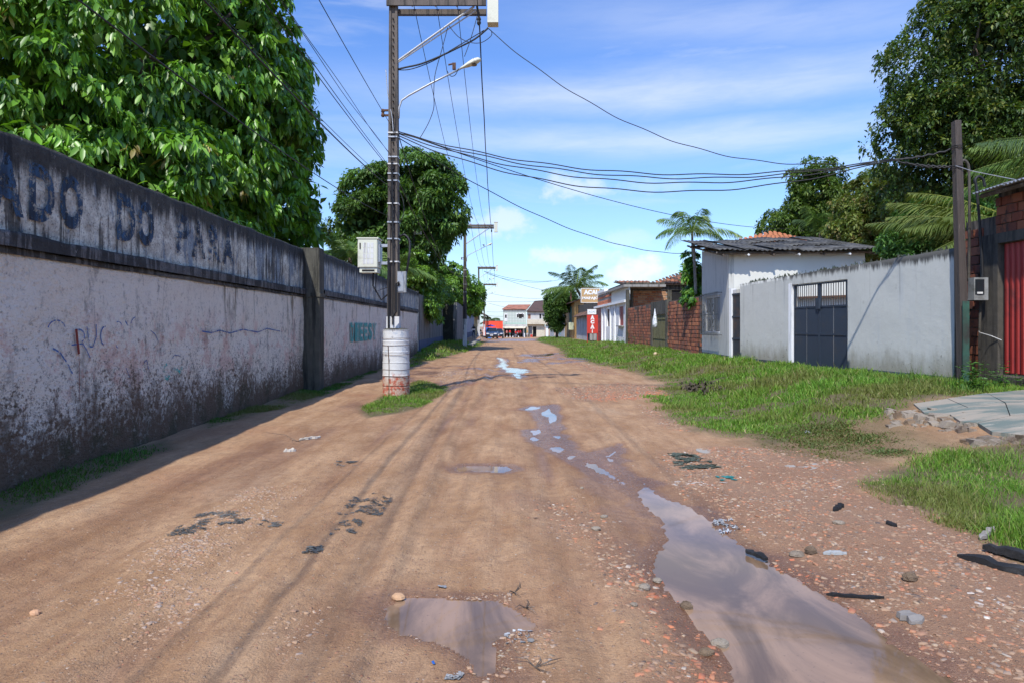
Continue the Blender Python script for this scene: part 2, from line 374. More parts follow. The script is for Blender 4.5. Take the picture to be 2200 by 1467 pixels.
def build_ground():
    xs = np.concatenate([-np.geomspace(16, 900, 34)[::-1], np.sinh(np.linspace(-2.72, 2.72, 430)) * 2.1, np.geomspace(16.4, 900, 34)])
    ys = np.concatenate([[-60, -30, -12, -5, -1, 1, 2], np.geomspace(2.5, 150, 470), np.geomspace(156, 2500, 30)])
    X, Y = np.meshgrid(xs, ys); h, s = hfull(X, Y, True)
    nx, ny = len(xs), len(ys); V = np.stack([X, Y, h], -1).reshape(-1, 3)
    i = np.arange((nx-1)*(ny-1)); r = i // (nx-1); c = i % (nx-1); a = r*nx + c
    Fc = np.stack([a, a+1, a+nx+1, a+nx], -1)
    wet = ss(.34, -.02, s + .22*fbm(X, Y, 2.5, 3, 21)); wet = np.maximum(wet, .55*ss(.9, .1, s) * ss(-.2, .5, fbm(X, Y, 1.3, 3, 22)))
    u_ = X + .25*fbm(X*0, Y, .12, 2, 11) + .06*fbm(X, Y, .5, 2, 12); rm = sum(np.exp(-((u_ - c_)/w_)**2) for c_, w_ in ((-.62,.17),(-1.05,.13),(.42,.16),(-2.9,.3),(-1.9,.14),(-3.4,.25)))
    wet = np.maximum(wet, np.clip(rm, 0, 1)*ss(-.25, .45, fbm(X, Y*.35, .9, 3, 24))*ss(50, 20, Y)*.75)
    wet = np.maximum(wet, .95*ss(.15, -.12, sdf(CHAN, X, Y, 1.5) + .14*fbm(X, Y, 3, 3, 25)))
    for D2 in DARKS: wet = np.maximum(wet, .95*ss(.3, -.3, sdf(D2, X, Y, 2) + .9*fbm(X, Y, .9, 3, 27)))
    wet = np.maximum(wet, .7*ss(.2, -.2, sdf(DAMP, X, Y, 1.5) + .5*fbm(X, Y, 1.2, 3, 26)))
    br = np.zeros(X.shape)
    for pg in BRICKY: br = np.maximum(br, ss(.35, -.3, sdf(pg, X, Y, 1.5) + .4*fbm(X, Y, 1.6, 3, 23)))
    col = np.stack([wet, gmask(X, Y), br], -1).reshape(-1, 3)
    t = material('red_dirt'); p = t.pos(); at = t.attr('Col').outputs['Color']
    n = t.node('ShaderNodeSeparateColor'); t.set(n.inputs[0], at); wetv, gr, brk = n.outputs[0], n.outputs[1], n.outputs[2]
    lowf = t.noise(p, .35, 5, .6); mid = t.noise(t.scale(p, (1.6, .55, 1)), 1.4, 6, .65); fine = t.noise(p, 9, 6, .7); grit = t.noise(p, 60, 4, .7)
    col1 = t.mix(t.ramp(mid, .3, .72), (.31, .165, .074), (.53, .33, .18))
    col1 = t.mix(t.math('MULTIPLY', t.ramp(lowf, .52, .68), .45), col1, (.34, .15, .075))
    col1 = t.mix(t.math('MULTIPLY', t.ramp(t.noise(t.scale(p, (1, .3, 1)), .8, 5, .6), .55, .7), .55), col1, (.50, .35, .22))
    col1 = t.mix(t.math('MULTIPLY', t.ramp(fine, .42, .66), .38), col1, (.19, .10, .055))
    streak = t.noise(t.scale(p, (9, .45, 1)), 1, 5, .65)
    col1 = t.mix(t.math('MULTIPLY', t.ramp(streak, .5, .68), .42), col1, (.26, .135, .068))
    col1 = t.mix(t.math('MULTIPLY', t.ramp(t.noise(p, 22, 5, .7), .60, .68), .55), col1, (.10, .062, .042))
    v = t.vor(p, 34, out=1); vb = t.node('ShaderNodeSeparateColor'); t.set(vb.inputs[0], v)
    pk = t.math('MULTIPLY', t.ramp(t.vor(p, 34), .34, .22), t.ramp(vb.outputs[0], .80, .84))
    peb = t.mix(vb.outputs[1], (.50, .40, .30), (.36, .13, .07))
    col1 = t.mix(t.math('MULTIPLY', pk, .75), col1, peb)
    b1 = t.mix(t.noise(p, 3, 5, .7), (.30, .15, .085), (.20, .115, .07))
    col1 = t.mix(t.math('MULTIPLY', brk, .7), col1, b1)
    g2 = t.noise(p, 130, 4, .75); g3 = t.noise(t.scale(p, (60, 9, 1)), 1, 4, .7)
    col1 = t.mix(t.math('MULTIPLY', t.ramp(g2, .50, .66), .42), col1, (.17, .09, .05))
    col1 = t.mix(t.math('MULTIPLY', t.ramp(g2, .46, .34), .40), col1, (.56, .40, .27))
    col1 = t.mix(t.math('MULTIPLY', t.math('MULTIPLY', t.ramp(g3, .55, .68), t.ramp(mid, .4, .6)), .5), col1, (.17, .09, .05))
    soil = t.mix(fine, (.045, .055, .018), (.12, .10, .045))
    col1 = t.mix(t.math('MULTIPLY', gr, .85), col1, soil)
    wetc = t.mix(1, col1, (.62, .53, .52), 'MULTIPLY')
    c = t.mix(wetv, col1, wetc)
    hh = t.math('ADD', t.math('MULTIPLY', fine, .5), t.math('ADD', t.math('MULTIPLY', grit, .34), t.math('MULTIPLY', pk, .22)))
    hh = t.math('ADD', hh, t.math('MULTIPLY', streak, .35))
    rough = t.math('ADD', t.ramp(wetv, .35, .95, .93, .14), t.math('MULTIPLY', t.math('MULTIPLY', fine, wetv), .30))
    m = fin(t, c, rough, t.bump(hh, 1.0, .045))
    g = npmesh('ground', V, Fc, m, col, smooth=True); g['kind'] = 'structure'
    # muddy water: one level sheet under the road, seen only where the road dips below it
    t = material('muddy_water'); p = t.pos()
    a = t.noise(t.scale(p, (1.5, .6, 1)), 1.3, 6, .62, .9)
    c = t.mix(t.ramp(a, .35, .66), (.14, .09, .055), (.34, .215, .13))
    c = t.mix(t.math('MULTIPLY', t.ramp(t.noise(p, 40, 3), .66, .72), .5), c, (.1, .07, .05))
    m = fin(t, c, .035, t.bump(t.noise(p, 3.5, 3, .5), .02, .02)); t.b.inputs['IOR'].default_value = 1.42
    w = MB()
    w.add([(-1.7, 2, WATER), (.25+.9, 2, WATER), (4.6, 2, WATER), (4.6, 9, WATER), (2.5, 42, WATER), (-1.2, 42, WATER), (-1.7, 9, WATER)], [(0, 1, 2, 3, 4, 5, 6)])
    build('puddle_water', w, m)['kind'] = 'structure'
build_ground()

# ------------------------------------------------------------------ scattered stones and chips (nobody could count them)
def chips(name, zones, dens, size, pal, label, cat, yfall=True, flat=.45, seed=0, mat=None, kind='stuff', low=False):
    rg = np.random.default_rng(100 + seed); P_ = []
    for pg, dn in zones:
        lo, hi = pg.min(0), pg.max(0); n = int((hi-lo).prod() * dens * dn); n = min(n, 90000)
        q = lo + rg.random((n, 2)) * (hi - lo)
        s = sdf(pg, q[:, 0], q[:, 1], 1.0) + .3 * fbm(q[:, 0], q[:, 1], 1.7, 3, 31 + seed)
        keep = (rg.random(n) < ss(.25, -.25, s)) & (rg.random(n) < (.25 + 1.4 * np.clip(fbm(q[:, 0], q[:, 1], 2.4, 2, 40 + seed) + .3, 0, 1)))
        if yfall: keep &= rg.random(n) < np.clip((9 / np.maximum(q[:, 1], 1))**1.2, 0, 1)
        P_.append(q[keep])
    q = np.concatenate(P_); n = len(q); h, s = hfull(q[:, 0], q[:, 1], True)
    k = s > -.05; q, h = q[k], h[k]; n = len(q)
    sz = size[0] + (size[1] - size[0]) * rg.random(n)**3.5
    far = np.clip(q[:, 1] / 7, 1, 3); sz = sz * far**.5
    base = np.array([(-1,-.8,-.5),(1,-.9,-.5),(.9,1,-.5),(-.9,.8,-.5),(-.7,-.6,.5),(.8,-.6,.42),(.6,.8,.5),(-.8,.7,.4)], float)
    Fb = np.array([(4,5,6),(4,6,7),(0,1,5),(0,5,4),(1,2,6),(1,6,5),(2,3,7),(2,7,6),(3,0,4),(3,4,7)])
    if low: base = np.array([(-1,-.8,-.4),(1,-.9,-.4),(.9,1,-.4),(-.9,.8,-.4),(.1,0,.5)], float); Fb = np.array([(0,1,4),(1,2,4),(2,3,4),(3,0,4)])
    nb = len(base); sh = base[None] * (1 + .45*(rg.random((n, nb, 3)) - .5))
    sh = sh * (np.stack([sz*(.6+.7*rg.random(n)), sz*(.45+.5*rg.random(n)), sz*flat*(.5+.9*rg.random(n))], -1)[:, None]) * .5
    tl = (rg.random((n, 2)) - .5) * .5; sh[..., 2] += sh[..., 0]*tl[:, :1] + sh[..., 1]*tl[:, 1:]
    a = rg.random(n) * 6.283; ca, sa = np.cos(a)[:, None], np.sin(a)[:, None]
    X = sh[..., 0]*ca - sh[..., 1]*sa + q[:, :1]; Y = sh[..., 0]*sa + sh[..., 1]*ca + q[:, 1:]
    Zz = sh[..., 2] + (h + sz*flat*.02)[:, None]
    V = np.stack([X, Y, Zz], -1).reshape(-1, 3); Fc = (Fb[None] + nb*np.arange(n)[:, None, None]).reshape(-1, 3)
    pal = np.array(pal); w = pal[:, 3] / pal[:, 3].sum(); ci = rg.choice(len(pal), n, p=w)
    c = pal[ci, :3] * (.75 + .5*rg.random((n, 1))); c = np.repeat(c, nb, 0)
    if mat is None:
        t = material(name); mat = fin(t, t.mix(t.ramp(t.noise(t.pos(), 30, 4, .7), .3, .7, .15, .75), t.attr('Col').outputs['Color'], (.33, .20, .12)), .85, t.bump(t.noise(t.pos(), 90, 3), .4, .004))
    o = npmesh(name, V, Fc, mat, c); return tag(o, label, cat, kind=kind)
PALB = [(.40,.13,.06,3),(.46,.17,.08,1.6),(.30,.15,.09,3.5),(.30,.20,.13,5),(.38,.29,.20,2.2),(.19,.12,.08,4),(.42,.38,.32,.7),(.05,.045,.045,2.0),(.22,.20,.18,1.4),(.6,.57,.50,.22)]
PALP = [(.38,.25,.155,5),(.42,.31,.22,3),(.33,.20,.13,3),(.34,.28,.24,2),(.38,.17,.10,1),(.5,.44,.37,.5)]
chips('brick_rubble', [(BRICKY[0], 1.3), (BRICKY[1], 1.2), (BRICKY[2], 1.2), (BRICKY[3], .8), (BRICKY[4], 1)], 1800, (.006, .050), PALB,
      'broken orange brick chips and small stones strewn along both banks of the long puddle', 'rubble', seed=1)
REDZ = [poly([(1395,1215),(1440,1270),(1530,1340),(1560,1400),(1590,1500),(1470,1500),(1440,1380),(1390,1290)]), poly([(1590,1180),(1680,1200),(1790,1270),(1860,1310),(1800,1290),(1700,1240),(1620,1205)]), poly([(1250,850),(1420,838),(1430,850),(1300,862)])]
chips('red_brick_crumbs', [(REDZ[0], 1), (REDZ[1], 1), (REDZ[2], .7)], 1500, (.008, .055), [(.50,.11,.04,4),(.56,.16,.06,3),(.36,.10,.05,2),(.4,.3,.2,1.5)],
      'bright orange crushed brick along the left edge of the long puddle', 'brick crumbs', seed=6)
chips('gravel', [(PEBB[0], 1), (PEBB[1], 1), (PEBB[2], 1), (PEBB[3], 1.2), (PEBB[4], .5), (PEBB[5], .8)], 2600, (.008, .040), PALP,
      'pale pebbles pressed into the dirt road on the left and around the small puddle', 'gravel', seed=2)
ROADP = np.array([(-4.2, 2.6), (4.9, 2.6), (5.0, 12), (4.2, 30), (-4.4, 30), (-4.4, 12)])
NEARP = np.array([(-4.2, 2.4), (3.2, 2.4), (4.6, 8.5), (-4.3, 8.5)])
chips('grit', [(ROADP, 1), (NEARP, 2.4)], 480, (.004, .020), PALP + [(.10,.06,.04,9),(.06,.045,.035,6),(.45,.15,.07,2)], 'small grit and crumbs of earth scattered over the dirt road', 'grit', seed=3, low=True)
chips('white_tile_chips', [(poly([(2090,1280),(2180,1285),(2150,1310),(2090,1310)]), 1), (poly([(2010,1405),(2050,1410),(2040,1440),(2005,1440)]), .25), (poly([(1440,1030),(1530,1030),(1580,1034),(1500,1040),(1430,1036)]), .9)],
      700, (.02, .075), [(.62,.60,.55,1),(.5,.47,.42,1)], 'white ceramic chips scattered on the bare ground at the lower right', 'tile chips', seed=4, yfall=False, flat=.2)

# ------------------------------------------------------------------ grass
def grass_mat():
    t = material('grass_blade'); c = t.attr('Col').outputs['Color']
    fin(t, c, .55, spec=.35)
    tr = t.N.new('ShaderNodeBsdfTranslucent'); t.set(tr.inputs[0], t.mix(1, c, (1.5, 1.5, .7), 'MULTIPLY'))
    mx = t.N.new('ShaderNodeMixShader'); mx.inputs[0].default_value = .30
    t.L.new(t.b.outputs[0], mx.inputs[1]); t.L.new(tr.outputs[0], mx.inputs[2]); t.L.new(mx.outputs[0], t.o.inputs[0]); return t.m
GM = grass_mat()
def grass(name, zones, n, hl, wd, pal, label, cat, seed=0, lean=.5, near=True, thresh=.25, kind='stuff', parent=None, soft=.3):
    rg = np.random.default_rng(200 + seed); Q = []
    area = sum((pg.max(0)-pg.min(0)).prod() * w for pg, w in zones)
    for pg, w in zones:
        lo, hi = pg.min(0), pg.max(0); k = int(n * (hi-lo).prod() * w / area); q = lo + rg.random((k, 2)) * (hi-lo); a_ = .9; ya, yb = max(lo[1], 2)**-a_, hi[1]**-a_; q[:, 1] = (ya + rg.random(k)*(yb - ya))**(-1/a_)
        # tufts: pull blades towards random centres
        s = sdf(pg, q[:, 0], q[:, 1], 1.5) + soft * fbm(q[:, 0], q[:, 1], 1.4, 3, 51 + seed)
        d = ss(.4*soft, -.8*soft, s) * (.10 + 1.95*np.clip(fbm(q[:, 0], q[:, 1], 2.1, 3, 60 + seed) + .36, 0, 1))
        kk = rg.random(k) < d; Q.append(np.column_stack([q[kk], s[kk]]))
    q = np.concatenate(Q); n = len(q); s = q[:, 2]; z = hfull(q[:, 0], q[:, 1])
    tall = .35 + 1.4*np.clip(fbm(q[:, 0], q[:, 1], 1.1, 3, 70 + seed) + .42, 0, 1); edge = .4 + .6*ss(.05*soft/.3, -.7*soft/.3, s)
    L = (hl[0] + (hl[1]-hl[0]) * rg.random(n)**1.6) * tall * edge
    far = np.clip(q[:, 1] / 9, 1, 4); Wd = wd * (.6 + .8*rg.random(n)) * far**.8
    a = rg.random(n) * 6.283; ln = lean * (.15 + rg.random(n)); dx, dy = np.cos(a), np.sin(a); sx, sy = -dy, dx
    b = rg.random(n) * 6.283; sx, sy = np.cos(b), np.sin(b)
    def at(t_, w_, side):
        r = L * ln * t_**1.8; hz = L * t_ * (1 - .35*ln*t_)
        return np.stack([q[:, 0] + dx*r + sx*w_*side, q[:, 1] + dy*r + sy*w_*side, z + hz - .01], -1)
    V = np.stack([at(0, Wd*.5, 1), at(0, Wd*.5, -1), at(.55, Wd*.42, 1), at(.55, Wd*.42, -1), at(1, Wd*0, 1)], 1).reshape(-1, 3)
    Fb = np.array([(0,1,3),(0,3,2),(2,3,4)]); Fc = (Fb[None] + 5*np.arange(n)[:, None, None]).reshape(-1, 3)
    pal = np.array(pal); w = pal[:, 3]/pal[:, 3].sum(); c = pal[rg.choice(len(pal), n, p=w), :3]
    # patches of drier or fresher blades
    pv = np.clip(.5 + fbm(q[:, 0], q[:, 1], .9, 3, 80 + seed), 0, 1)[:, None]
    dry = ss(.54, .80, .5 + fbm(q[:, 0], q[:, 1], .55, 3, 85 + seed))[:, None]
    c = c * (.72 + .56*rg.random((n, 1))) * (1.05 - .25*pv) + np.array([.05, .045, 0]) * pv * .6
    c = c*(1 - .6*dry) + np.array([.20, .17, .06])*.6*dry
    o = npmesh(name, V, Fc, GM, np.repeat(c, 5, 0), parent=parent); return tag(o, label, cat, kind=kind)
G1 = [(.12,.26,.025,4),(.17,.33,.04,3),(.08,.18,.022,3),(.26,.33,.07,1.4),(.34,.29,.13,.6)]
G2 = [(.05,.14,.018,4),(.075,.18,.025,3),(.035,.095,.014,3)]
G3 = [(.11,.17,.045,3),(.14,.19,.06,2),(.16,.13,.05,2),(.07,.11,.03,2),(.10,.065,.03,1)]
grass('grass', [(GR_R, 1)], 320000, (.04, .19), .011, G1, 'long bright green grass on the verge in front of the right-hand walls', 'grass', 1, .7, soft=.5)
grass('grass', [(GR_N, 1)], 90000, (.05, .24), .0065, G1, 'clump of fresh green grass at the right edge of the road, nearest the camera', 'grass', 2, .8, soft=.4)
grass('creeping_weeds', [(CRP, 1)], 45000, (.02, .075), .016, G3, 'flat brownish creeping weeds between the verge and the broken slab', 'weeds', 3, 1.2)
grass('grass', [(GR_L, 1), (GR_L2, 1)], 60000, (.02, .08), .010, G2, 'low dark green grass strip along the foot of the long stained wall', 'grass', 4, .8, soft=.08)
grass('grass', [(GR_P, 1)], 36000, (.03, .15), .008, G1, 'island of short grass around the drum at the foot of the nearest pole', 'grass', 5, .8, soft=.12)
grass('grass', [(GR_LF, 1)], 34000, (.05, .26), .012, G1, 'grass bank beside the second utility pole on the left', 'grass', 6, .7)
STRIP = poly([(1560,775),(2050,822),(2160,815),(2160,840),(2050,850),(1560,800)])
grass('tall_weeds', [(STRIP, 1)], 5000, (.08, .30), .013, G2 + [(.10,.22,.03,3)], 'taller weeds growing along the foot of the pale grey wall', 'weeds', 7, .6)

# ------------------------------------------------------------------ common materials
def parapet_mat(name, base=(.62, .56, .47), dark=(.018, .018, .018), amt=.0, blue=True):
    t = material(name); p = t.pos(); x, y, z = t.sep(p)
    n = t.noise(p, 5, 6, .7); col = t.mix(t.ramp(n, .3, .7), tuple(b*.6 for b in base), tuple(min(.8, b*1.5) for b in base))
    st = t.noise(t.scale(p, (7, 7, .45)), 1.2, 6, .72); big = t.noise(p, .55, 4, .6)
    m1 = t.ramp(t.math('ADD', st, t.math('MULTIPLY', t.math('SUBTRACT', big, .5), .6)), .53 - amt, .60 - amt)
    top = t.ramp(t.math('ADD', z, t.math('MULTIPLY', t.noise(t.scale(p, (6, 6, .6)), 1, 5, .7), .85)), 3.60, 3.86)
    if blue: col = t.mix(t.math('MULTIPLY', t.ramp(t.math('ADD', t.noise(t.scale(p, (1, 1.9, .5)), 1.8, 5, .7), t.ramp(y, 10, 15, 0, .10)), .56, .64), .65), col, (.12, .20, .30))
    col = t.mix(t.math('MULTIPLY', t.ramp(t.noise(p, 30, 4, .7), .5, .64), .6), col, (.05, .048, .045))
    col = t.mix(t.math('MULTIPLY', m1, .8), col, dark); col = t.mix(t.math('MULTIPLY', top, .92), col, (.014, .014, .013))
    col = t.mix(t.math('MULTIPLY', t.ramp(t.noise(p, 11, 5, .8), .62, .70), .6), col, (.5, .5, .5))
    h = t.math('ADD', t.noise(p, 30, 5, .7), t.math('MULTIPLY', t.noise(p, 7, 4, .6), .8))
    return fin(t, col, .92, t.bump(h, .9, .03))
def stucco_mat():
    t = material('stained_stucco'); p = t.pos(); x, y, z = t.sep(p)
    n = t.noise(p, 2.3, 6, .7); f = t.noise(p, 16, 6, .75)
    col = t.mix(n, (.86, .77, .65), (.95, .89, .79))
    grime = t.ramp(t.math('ADD', t.noise(t.scale(p, (2.2, 2.2, .9)), 1.1, 6, .75), t.math('MULTIPLY', f, .25)), .66, .80)
    col = t.mix(t.math('MULTIPLY', grime, .6), col, (.18, .165, .145))
    mo = t.math('MULTIPLY', t.ramp(t.noise(p, 8, 8, .8), .53, .61), t.ramp(z, 2.6, .5, .12, .95))
    col = t.mix(mo, col, (.17, .145, .12)); col = t.mix(t.math('MULTIPLY', t.ramp(t.noise(p, 24, 6, .8), .57, .62), t.ramp(z, 2.4, .8, .2, .75)), col, (.10, .085, .07))
    pk = t.math('MULTIPLY', t.ramp(t.noise(p, 1.5, 6, .78), .50, .60), t.ramp(z, .5, 1.0)); pk = t.math('MULTIPLY', pk, t.ramp(z, 2.1, 1.4))
    col = t.mix(t.math('MULTIPLY', pk, .5), col, (.68, .36, .29))
    cr = t.ramp(f, .60, .68); col = t.mix(t.math('MULTIPLY', cr, .5), col, (.2, .15, .12))
    # rust-brown drips from under the ledge, and mud splashed up from the road
    dr = t.math('MULTIPLY', t.ramp(t.noise(t.scale(p, (3, 3, .30)), 1.0, 6, .7), .57, .66), t.ramp(z, 1.3, 2.3))
    col = t.mix(t.math('MULTIPLY', dr, .75), col, (.14, .095, .035))
    lw = t.math('ADD', z, t.math('ADD', t.math('MULTIPLY', t.math('SUBTRACT', t.noise(t.scale(p, (1, 1, .5)), 1.5, 6, .72), .5), 1.9), t.math('MULTIPLY', t.math('SUBTRACT', f, .5), 3.2)))
    col = t.mix(t.math('MULTIPLY', t.ramp(lw, .92, .62), .70), col, (.17, .135, .105))
    col = t.mix(t.math('MULTIPLY', t.ramp(lw, .74, .30), .88), col, (.12, .062, .030))
    moss = t.math('MULTIPLY', t.ramp(t.noise(p, 1.7, 5, .7), .5, .62), t.ramp(lw, .8, .2))
    col = t.mix(t.math('MULTIPLY', moss, .6), col, (.045, .05, .018))
    h = t.math('ADD', t.math('MULTIPLY', t.noise(p, 14, 6, .75), 1.), t.math('MULTIPLY', t.vor(t.scale(p, (1, 1, 1.4)), 26), .35))
    return fin(t, col, .88, t.bump(h, 1.0, .055))
PARA = parapet_mat('grey_parapet'); STUC = stucco_mat()
LEDGE = parapet_mat('black_ledge', (.12, .12, .12), (.012, .012, .012), .07, False)
MOSSC = M('mossy_concrete', (.10, .095, .075), .92, .5, 5, (.02, .02, .016), .7, .8, .03, streak=True)
CONC = M('weathered_concrete', (.30, .29, .27), .9, .3, 8, (.06, .055, .05), .5, .6, .01, streak=True)
DARKC = M('dark_concrete', (.085, .075, .06), .92, .5, 7, (.02, .018, .015), .6, .7, .02, streak=True)
POLEM = M('pole_concrete', (.125, .105, .09), .9, .35, 10, (.03, .028, .025), .6, .5, .006, streak=True)
WHITEP = M('worn_white_paint', (.62, .62, .60), .7, .14, 9, (.22, .20, .17), .42, .4, .006, streak=True)
STEEL = M('galvanised_steel', (.42, .43, .44), .45, .15, 20, metal=.6)
LIGHTB = M('beige_enamel', (.62, .62, .50), .5, .07, 4, (.4, .38, .3), .2, .05)
BLACKR = M('black_rubber', (.012, .012, .013), .6, .2, 20)
CABLE = M('black_cable_sheath', (.010, .010, .011), .6, .2, 9)
BLACK = M('dark_opening', (.012, .012, .012), .9)
PALEM = M('pale_porcelain', (.55, .52, .5), .3, .1, 20)
RUSTY = M('rusty_iron', (.11, .055, .03), .85, .4, 14)
GREYP = M('grey_plastic', (.30, .31, .31), .5, .1, 9, (.12, .12, .11), .4, .1)
GLASS = M('dark_glass', (.02, .025, .03), .08, .1, 3, bs=0)

# ------------------------------------------------------------------ long wall on the left
XW = lambda Y: -5.0 - .0208 * Y
XW2 = lambda Y: -4.62 - .0208 * Y
def roughwall(name, xf, y0, y1, z0, z1, mat, parent, th=.18, amp=.012, nz=24, step=.12):
    """a wall face along the road, its plaster slightly uneven, closed into a slab"""
    ys = np.arange(y0, y1 + 1e-6, step); ys[-1] = y1; zs = np.linspace(z0, z1, nz)
    Y, Zz = np.meshgrid(ys, zs); X = xf(Y) + amp*fbm(Y, Zz, 1.3, 3, 90)*2 + amp*.5*fbm(Y, Zz, 7, 2, 95); X = np.where(np.abs(Zz - z1) < 1e-6, X - .006, X)
    Zz = Zz + np.where(np.abs(Zz - z1) < 1e-6, .03*fbm(Y, Zz, 2.2, 3, 97), 0)
    ny, nz = len(ys), len(zs); V = np.stack([X, Y, Zz], -1).reshape(-1, 3)
    i = np.arange((ny-1)*(nz-1)); r = i//(ny-1); c = i % (ny-1); a = r*ny + c
    Fc = np.stack([a, a+1, a+ny+1, a+ny], -1)
    tb = len(V); top = V[(nz-1)*ny:].copy(); back = top.copy(); back[:, 0] -= th; bot = back.copy(); bot[:, 2] = z0
    V = np.concatenate([V, back, bot]); j = np.arange(ny-1)
    F2 = np.stack([(nz-1)*ny + j, (nz-1)*ny + j+1, tb + j+1, tb + j], -1); F3 = np.stack([tb + j, tb+j+1, tb+ny+j+1, tb+ny+j], -1)
    e = [[0 + r*ny, (r+1)*ny, tb, tb] for r in range(0)]
    Fc = np.concatenate([Fc, F2, F3])
    o = npmesh(name, V, Fc, mat, None, parent, smooth=False); return o
def left_walls():
    w = empty('compound_wall', (XW(8), 8, 0), 'tall stained white stucco wall with grey parapet and faded blue lettering, nearest on the left', 'wall')
    roughwall('stucco_face', XW, 1.0, 17.2, -.15, 2.40, STUC, w, amp=.022, nz=60, step=.05)
    roughwall('parapet', lambda Y: XW(Y) + .0, 1.0, 17.2, 2.60, 3.62, PARA, w, amp=.008, nz=20, step=.08)
    roughwall('ledge', lambda Y: XW(Y) + .085, 1.0, 17.2, 2.455, 2.60, LEDGE, w, .25, .016, 7, .06)
    roughwall('ledge', lambda Y: XW(Y) + .03, 1.0, 17.2, 2.385, 2.455, LEDGE, w, .2, .012, 3, .08)
    b = MB(); b.box(XW2(17.4)-.55, XW2(17.4)+.04, 17.2, 17.62, -.2, 3.66, 0); b.box(XW2(17.4)-.6, XW2(17.4)+.07, 17.17, 17.65, 2.40, 2.5, 0)
    build('corner_pillar', b, MOSSC, w)
    w2 = empty('compound_wall', (XW2(25), 25, 0), 'second stretch of the stained white wall, behind the nearest pole, with green painted letters', 'wall')
    roughwall('stucco_face', XW2, 17.65, 38.5, -.15, 2.40, STUC, w2, amp=.02, nz=36, step=.12)
    roughwall('parapet', XW2, 17.65, 38.5, 2.6, 3.60, PARA, w2, amp=.008, nz=10, step=.2)
    roughwall('ledge', lambda Y: XW2(Y) + .07, 17.65, 38.5, 2.455, 2.6, LEDGE, w2, .25, .014, 5, .12)
    roughwall('ledge', lambda Y: XW2(Y) + .03, 17.65, 38.5, 2.385, 2.455, LEDGE, w2, .2, .012, 3, .2)
    b = MB(); b.box(XW2(38.5)-.3, XW2(38.5)+.03, 38.5, 38.72, -.1, 3.66); build('corner_pillar', b, PARA, w2)
    # third stretch: dark, lower part painted blue
    t = material('dark_stained_plaster'); p = t.pos(); z = t.sep(p)[2]
    col = t.mix(t.noise(p, 4, 6, .7), (.13, .13, .125), (.32, .31, .29))
    col = t.mix(t.math('MULTIPLY', t.ramp(t.noise(t.scale(p, (5, 5, .3)), 1, 6, .7), .44, .60), .88), col, (.022, .022, .018))
    dark3 = fin(t, col, .9, t.bump(t.noise(p, 20, 5), .6, .02))
    bluep = M('faded_blue_paint', (.055, .085, .17), .8, .3, 5, (.03, .03, .035), .5, .3, .01, streak=True)
    w3 = empty('boundary_wall', (-5.5, 46, 0), 'blackened grey wall with a blue painted foot, beyond the white wall', 'wall')
    b = MB(); x0, x1 = 38.75, 55.4
    xf = lambda Y: -4.56
    L3 = lambda Y, o=0: (-4.55 - .0208*Y + o, Y)
    b.seg(L3(x1), L3(x0), .85, 3.5, -.24); build('wall', b, dark3, w3)
    b = MB(); b.seg(L3(x1, .015), L3(x0, .015), -.1, .85, -.26); build('painted_foot', b, bluep, w3)
    # fourth stretch steps out beside the second pole
    w4 = empty('boundary_wall', (-4.7, 60, 0), 'blackened wall that steps out towards the road behind the second pole, weathered blue white further on', 'wall')
    b = MB(); b.box(-5.95, -4.58, 55.4, 55.75, -.1, 3.5); build('return_wall', b, M('shade_dark_moss_wall', (.028, .03, .022), .95, .5, 3, (.09, .10, .08), .3, .8, .03), w4)  # mossy face, its near-black colour has the tree's shade painted in
    b = MB(); L4 = lambda Y, o=0: (-3.4 - .0208*Y + o, Y)
    b.seg(L4(62), L4(55.4), -.1, 3.62, -.3); b.seg(L4(74, -.02), L4(62, -.02), -.1, 3.55, -.25); build('wall', b, dark3, w4)
    t = material('blue_white_plaster'); p = t.pos(); z = t.sep(p)[2]
    col = t.mix(t.noise(p, 2, 5, .6), (.30, .35, .42), (.42, .47, .54))
    col = t.mix(t.math('MULTIPLY', t.ramp(t.noise(t.scale(p, (5, 5, .3)), 1, 6, .7), .50, .60), .8), col, (.05, .05, .045))
    col = t.mix(t.ramp(t.math('ADD', z, t.math('MULTIPLY', t.noise(t.scale(p, (4, 4, .6)), 1, 5, .7), 1.1)), 3.2, 3.7), col, (.03, .03, .028))
    bw = fin(t, col, .9, t.bump(t.noise(p, 20, 5), .5, .02))
    w5 = empty('boundary_wall', (-5.2, 85, 0), 'pale blue wall with black streaks beside the pavement, leading to the parked cars', 'wall')
    b = MB(); b.seg(L4(92, -.04), L4(74, -.04), -.2, 3.30, -.2); b.seg(L4(104, -.02), L4(92, -.02), -.4, 2.95, -.2); build('wall', b, bw, w5)
    b = MB(); b.seg(L4(92), L4(74), 3.30, 3.42, -.26); build('coping', b, MOSSC, w5)
    b = MB(); b.seg(L4(92, -.015), L4(74.5, -.015), -.2, .95, -.25); build('painted_foot', b, bluep, w5)
left_walls()
# pavement on the left in front of the far walls
def pavement():
    m = M('pavement_concrete', (.36, .33, .29), .92, .25, 3, (.12, .11, .09), .4, .4, .01)
    b = MB(); n = 11
    for i in range(n):
        y0 = 56.0 + i * 4.6; zc = float(hbase(0, y0 + 2)); xx = -3.38 - .0208*(y0 + 2); b.box(xx, xx + 1.35 - .12*(i % 2), y0, y0 + 4.57, zc - .4, zc + .17)
    build('pavement', b, m)['kind'] = 'structure'
pavement()

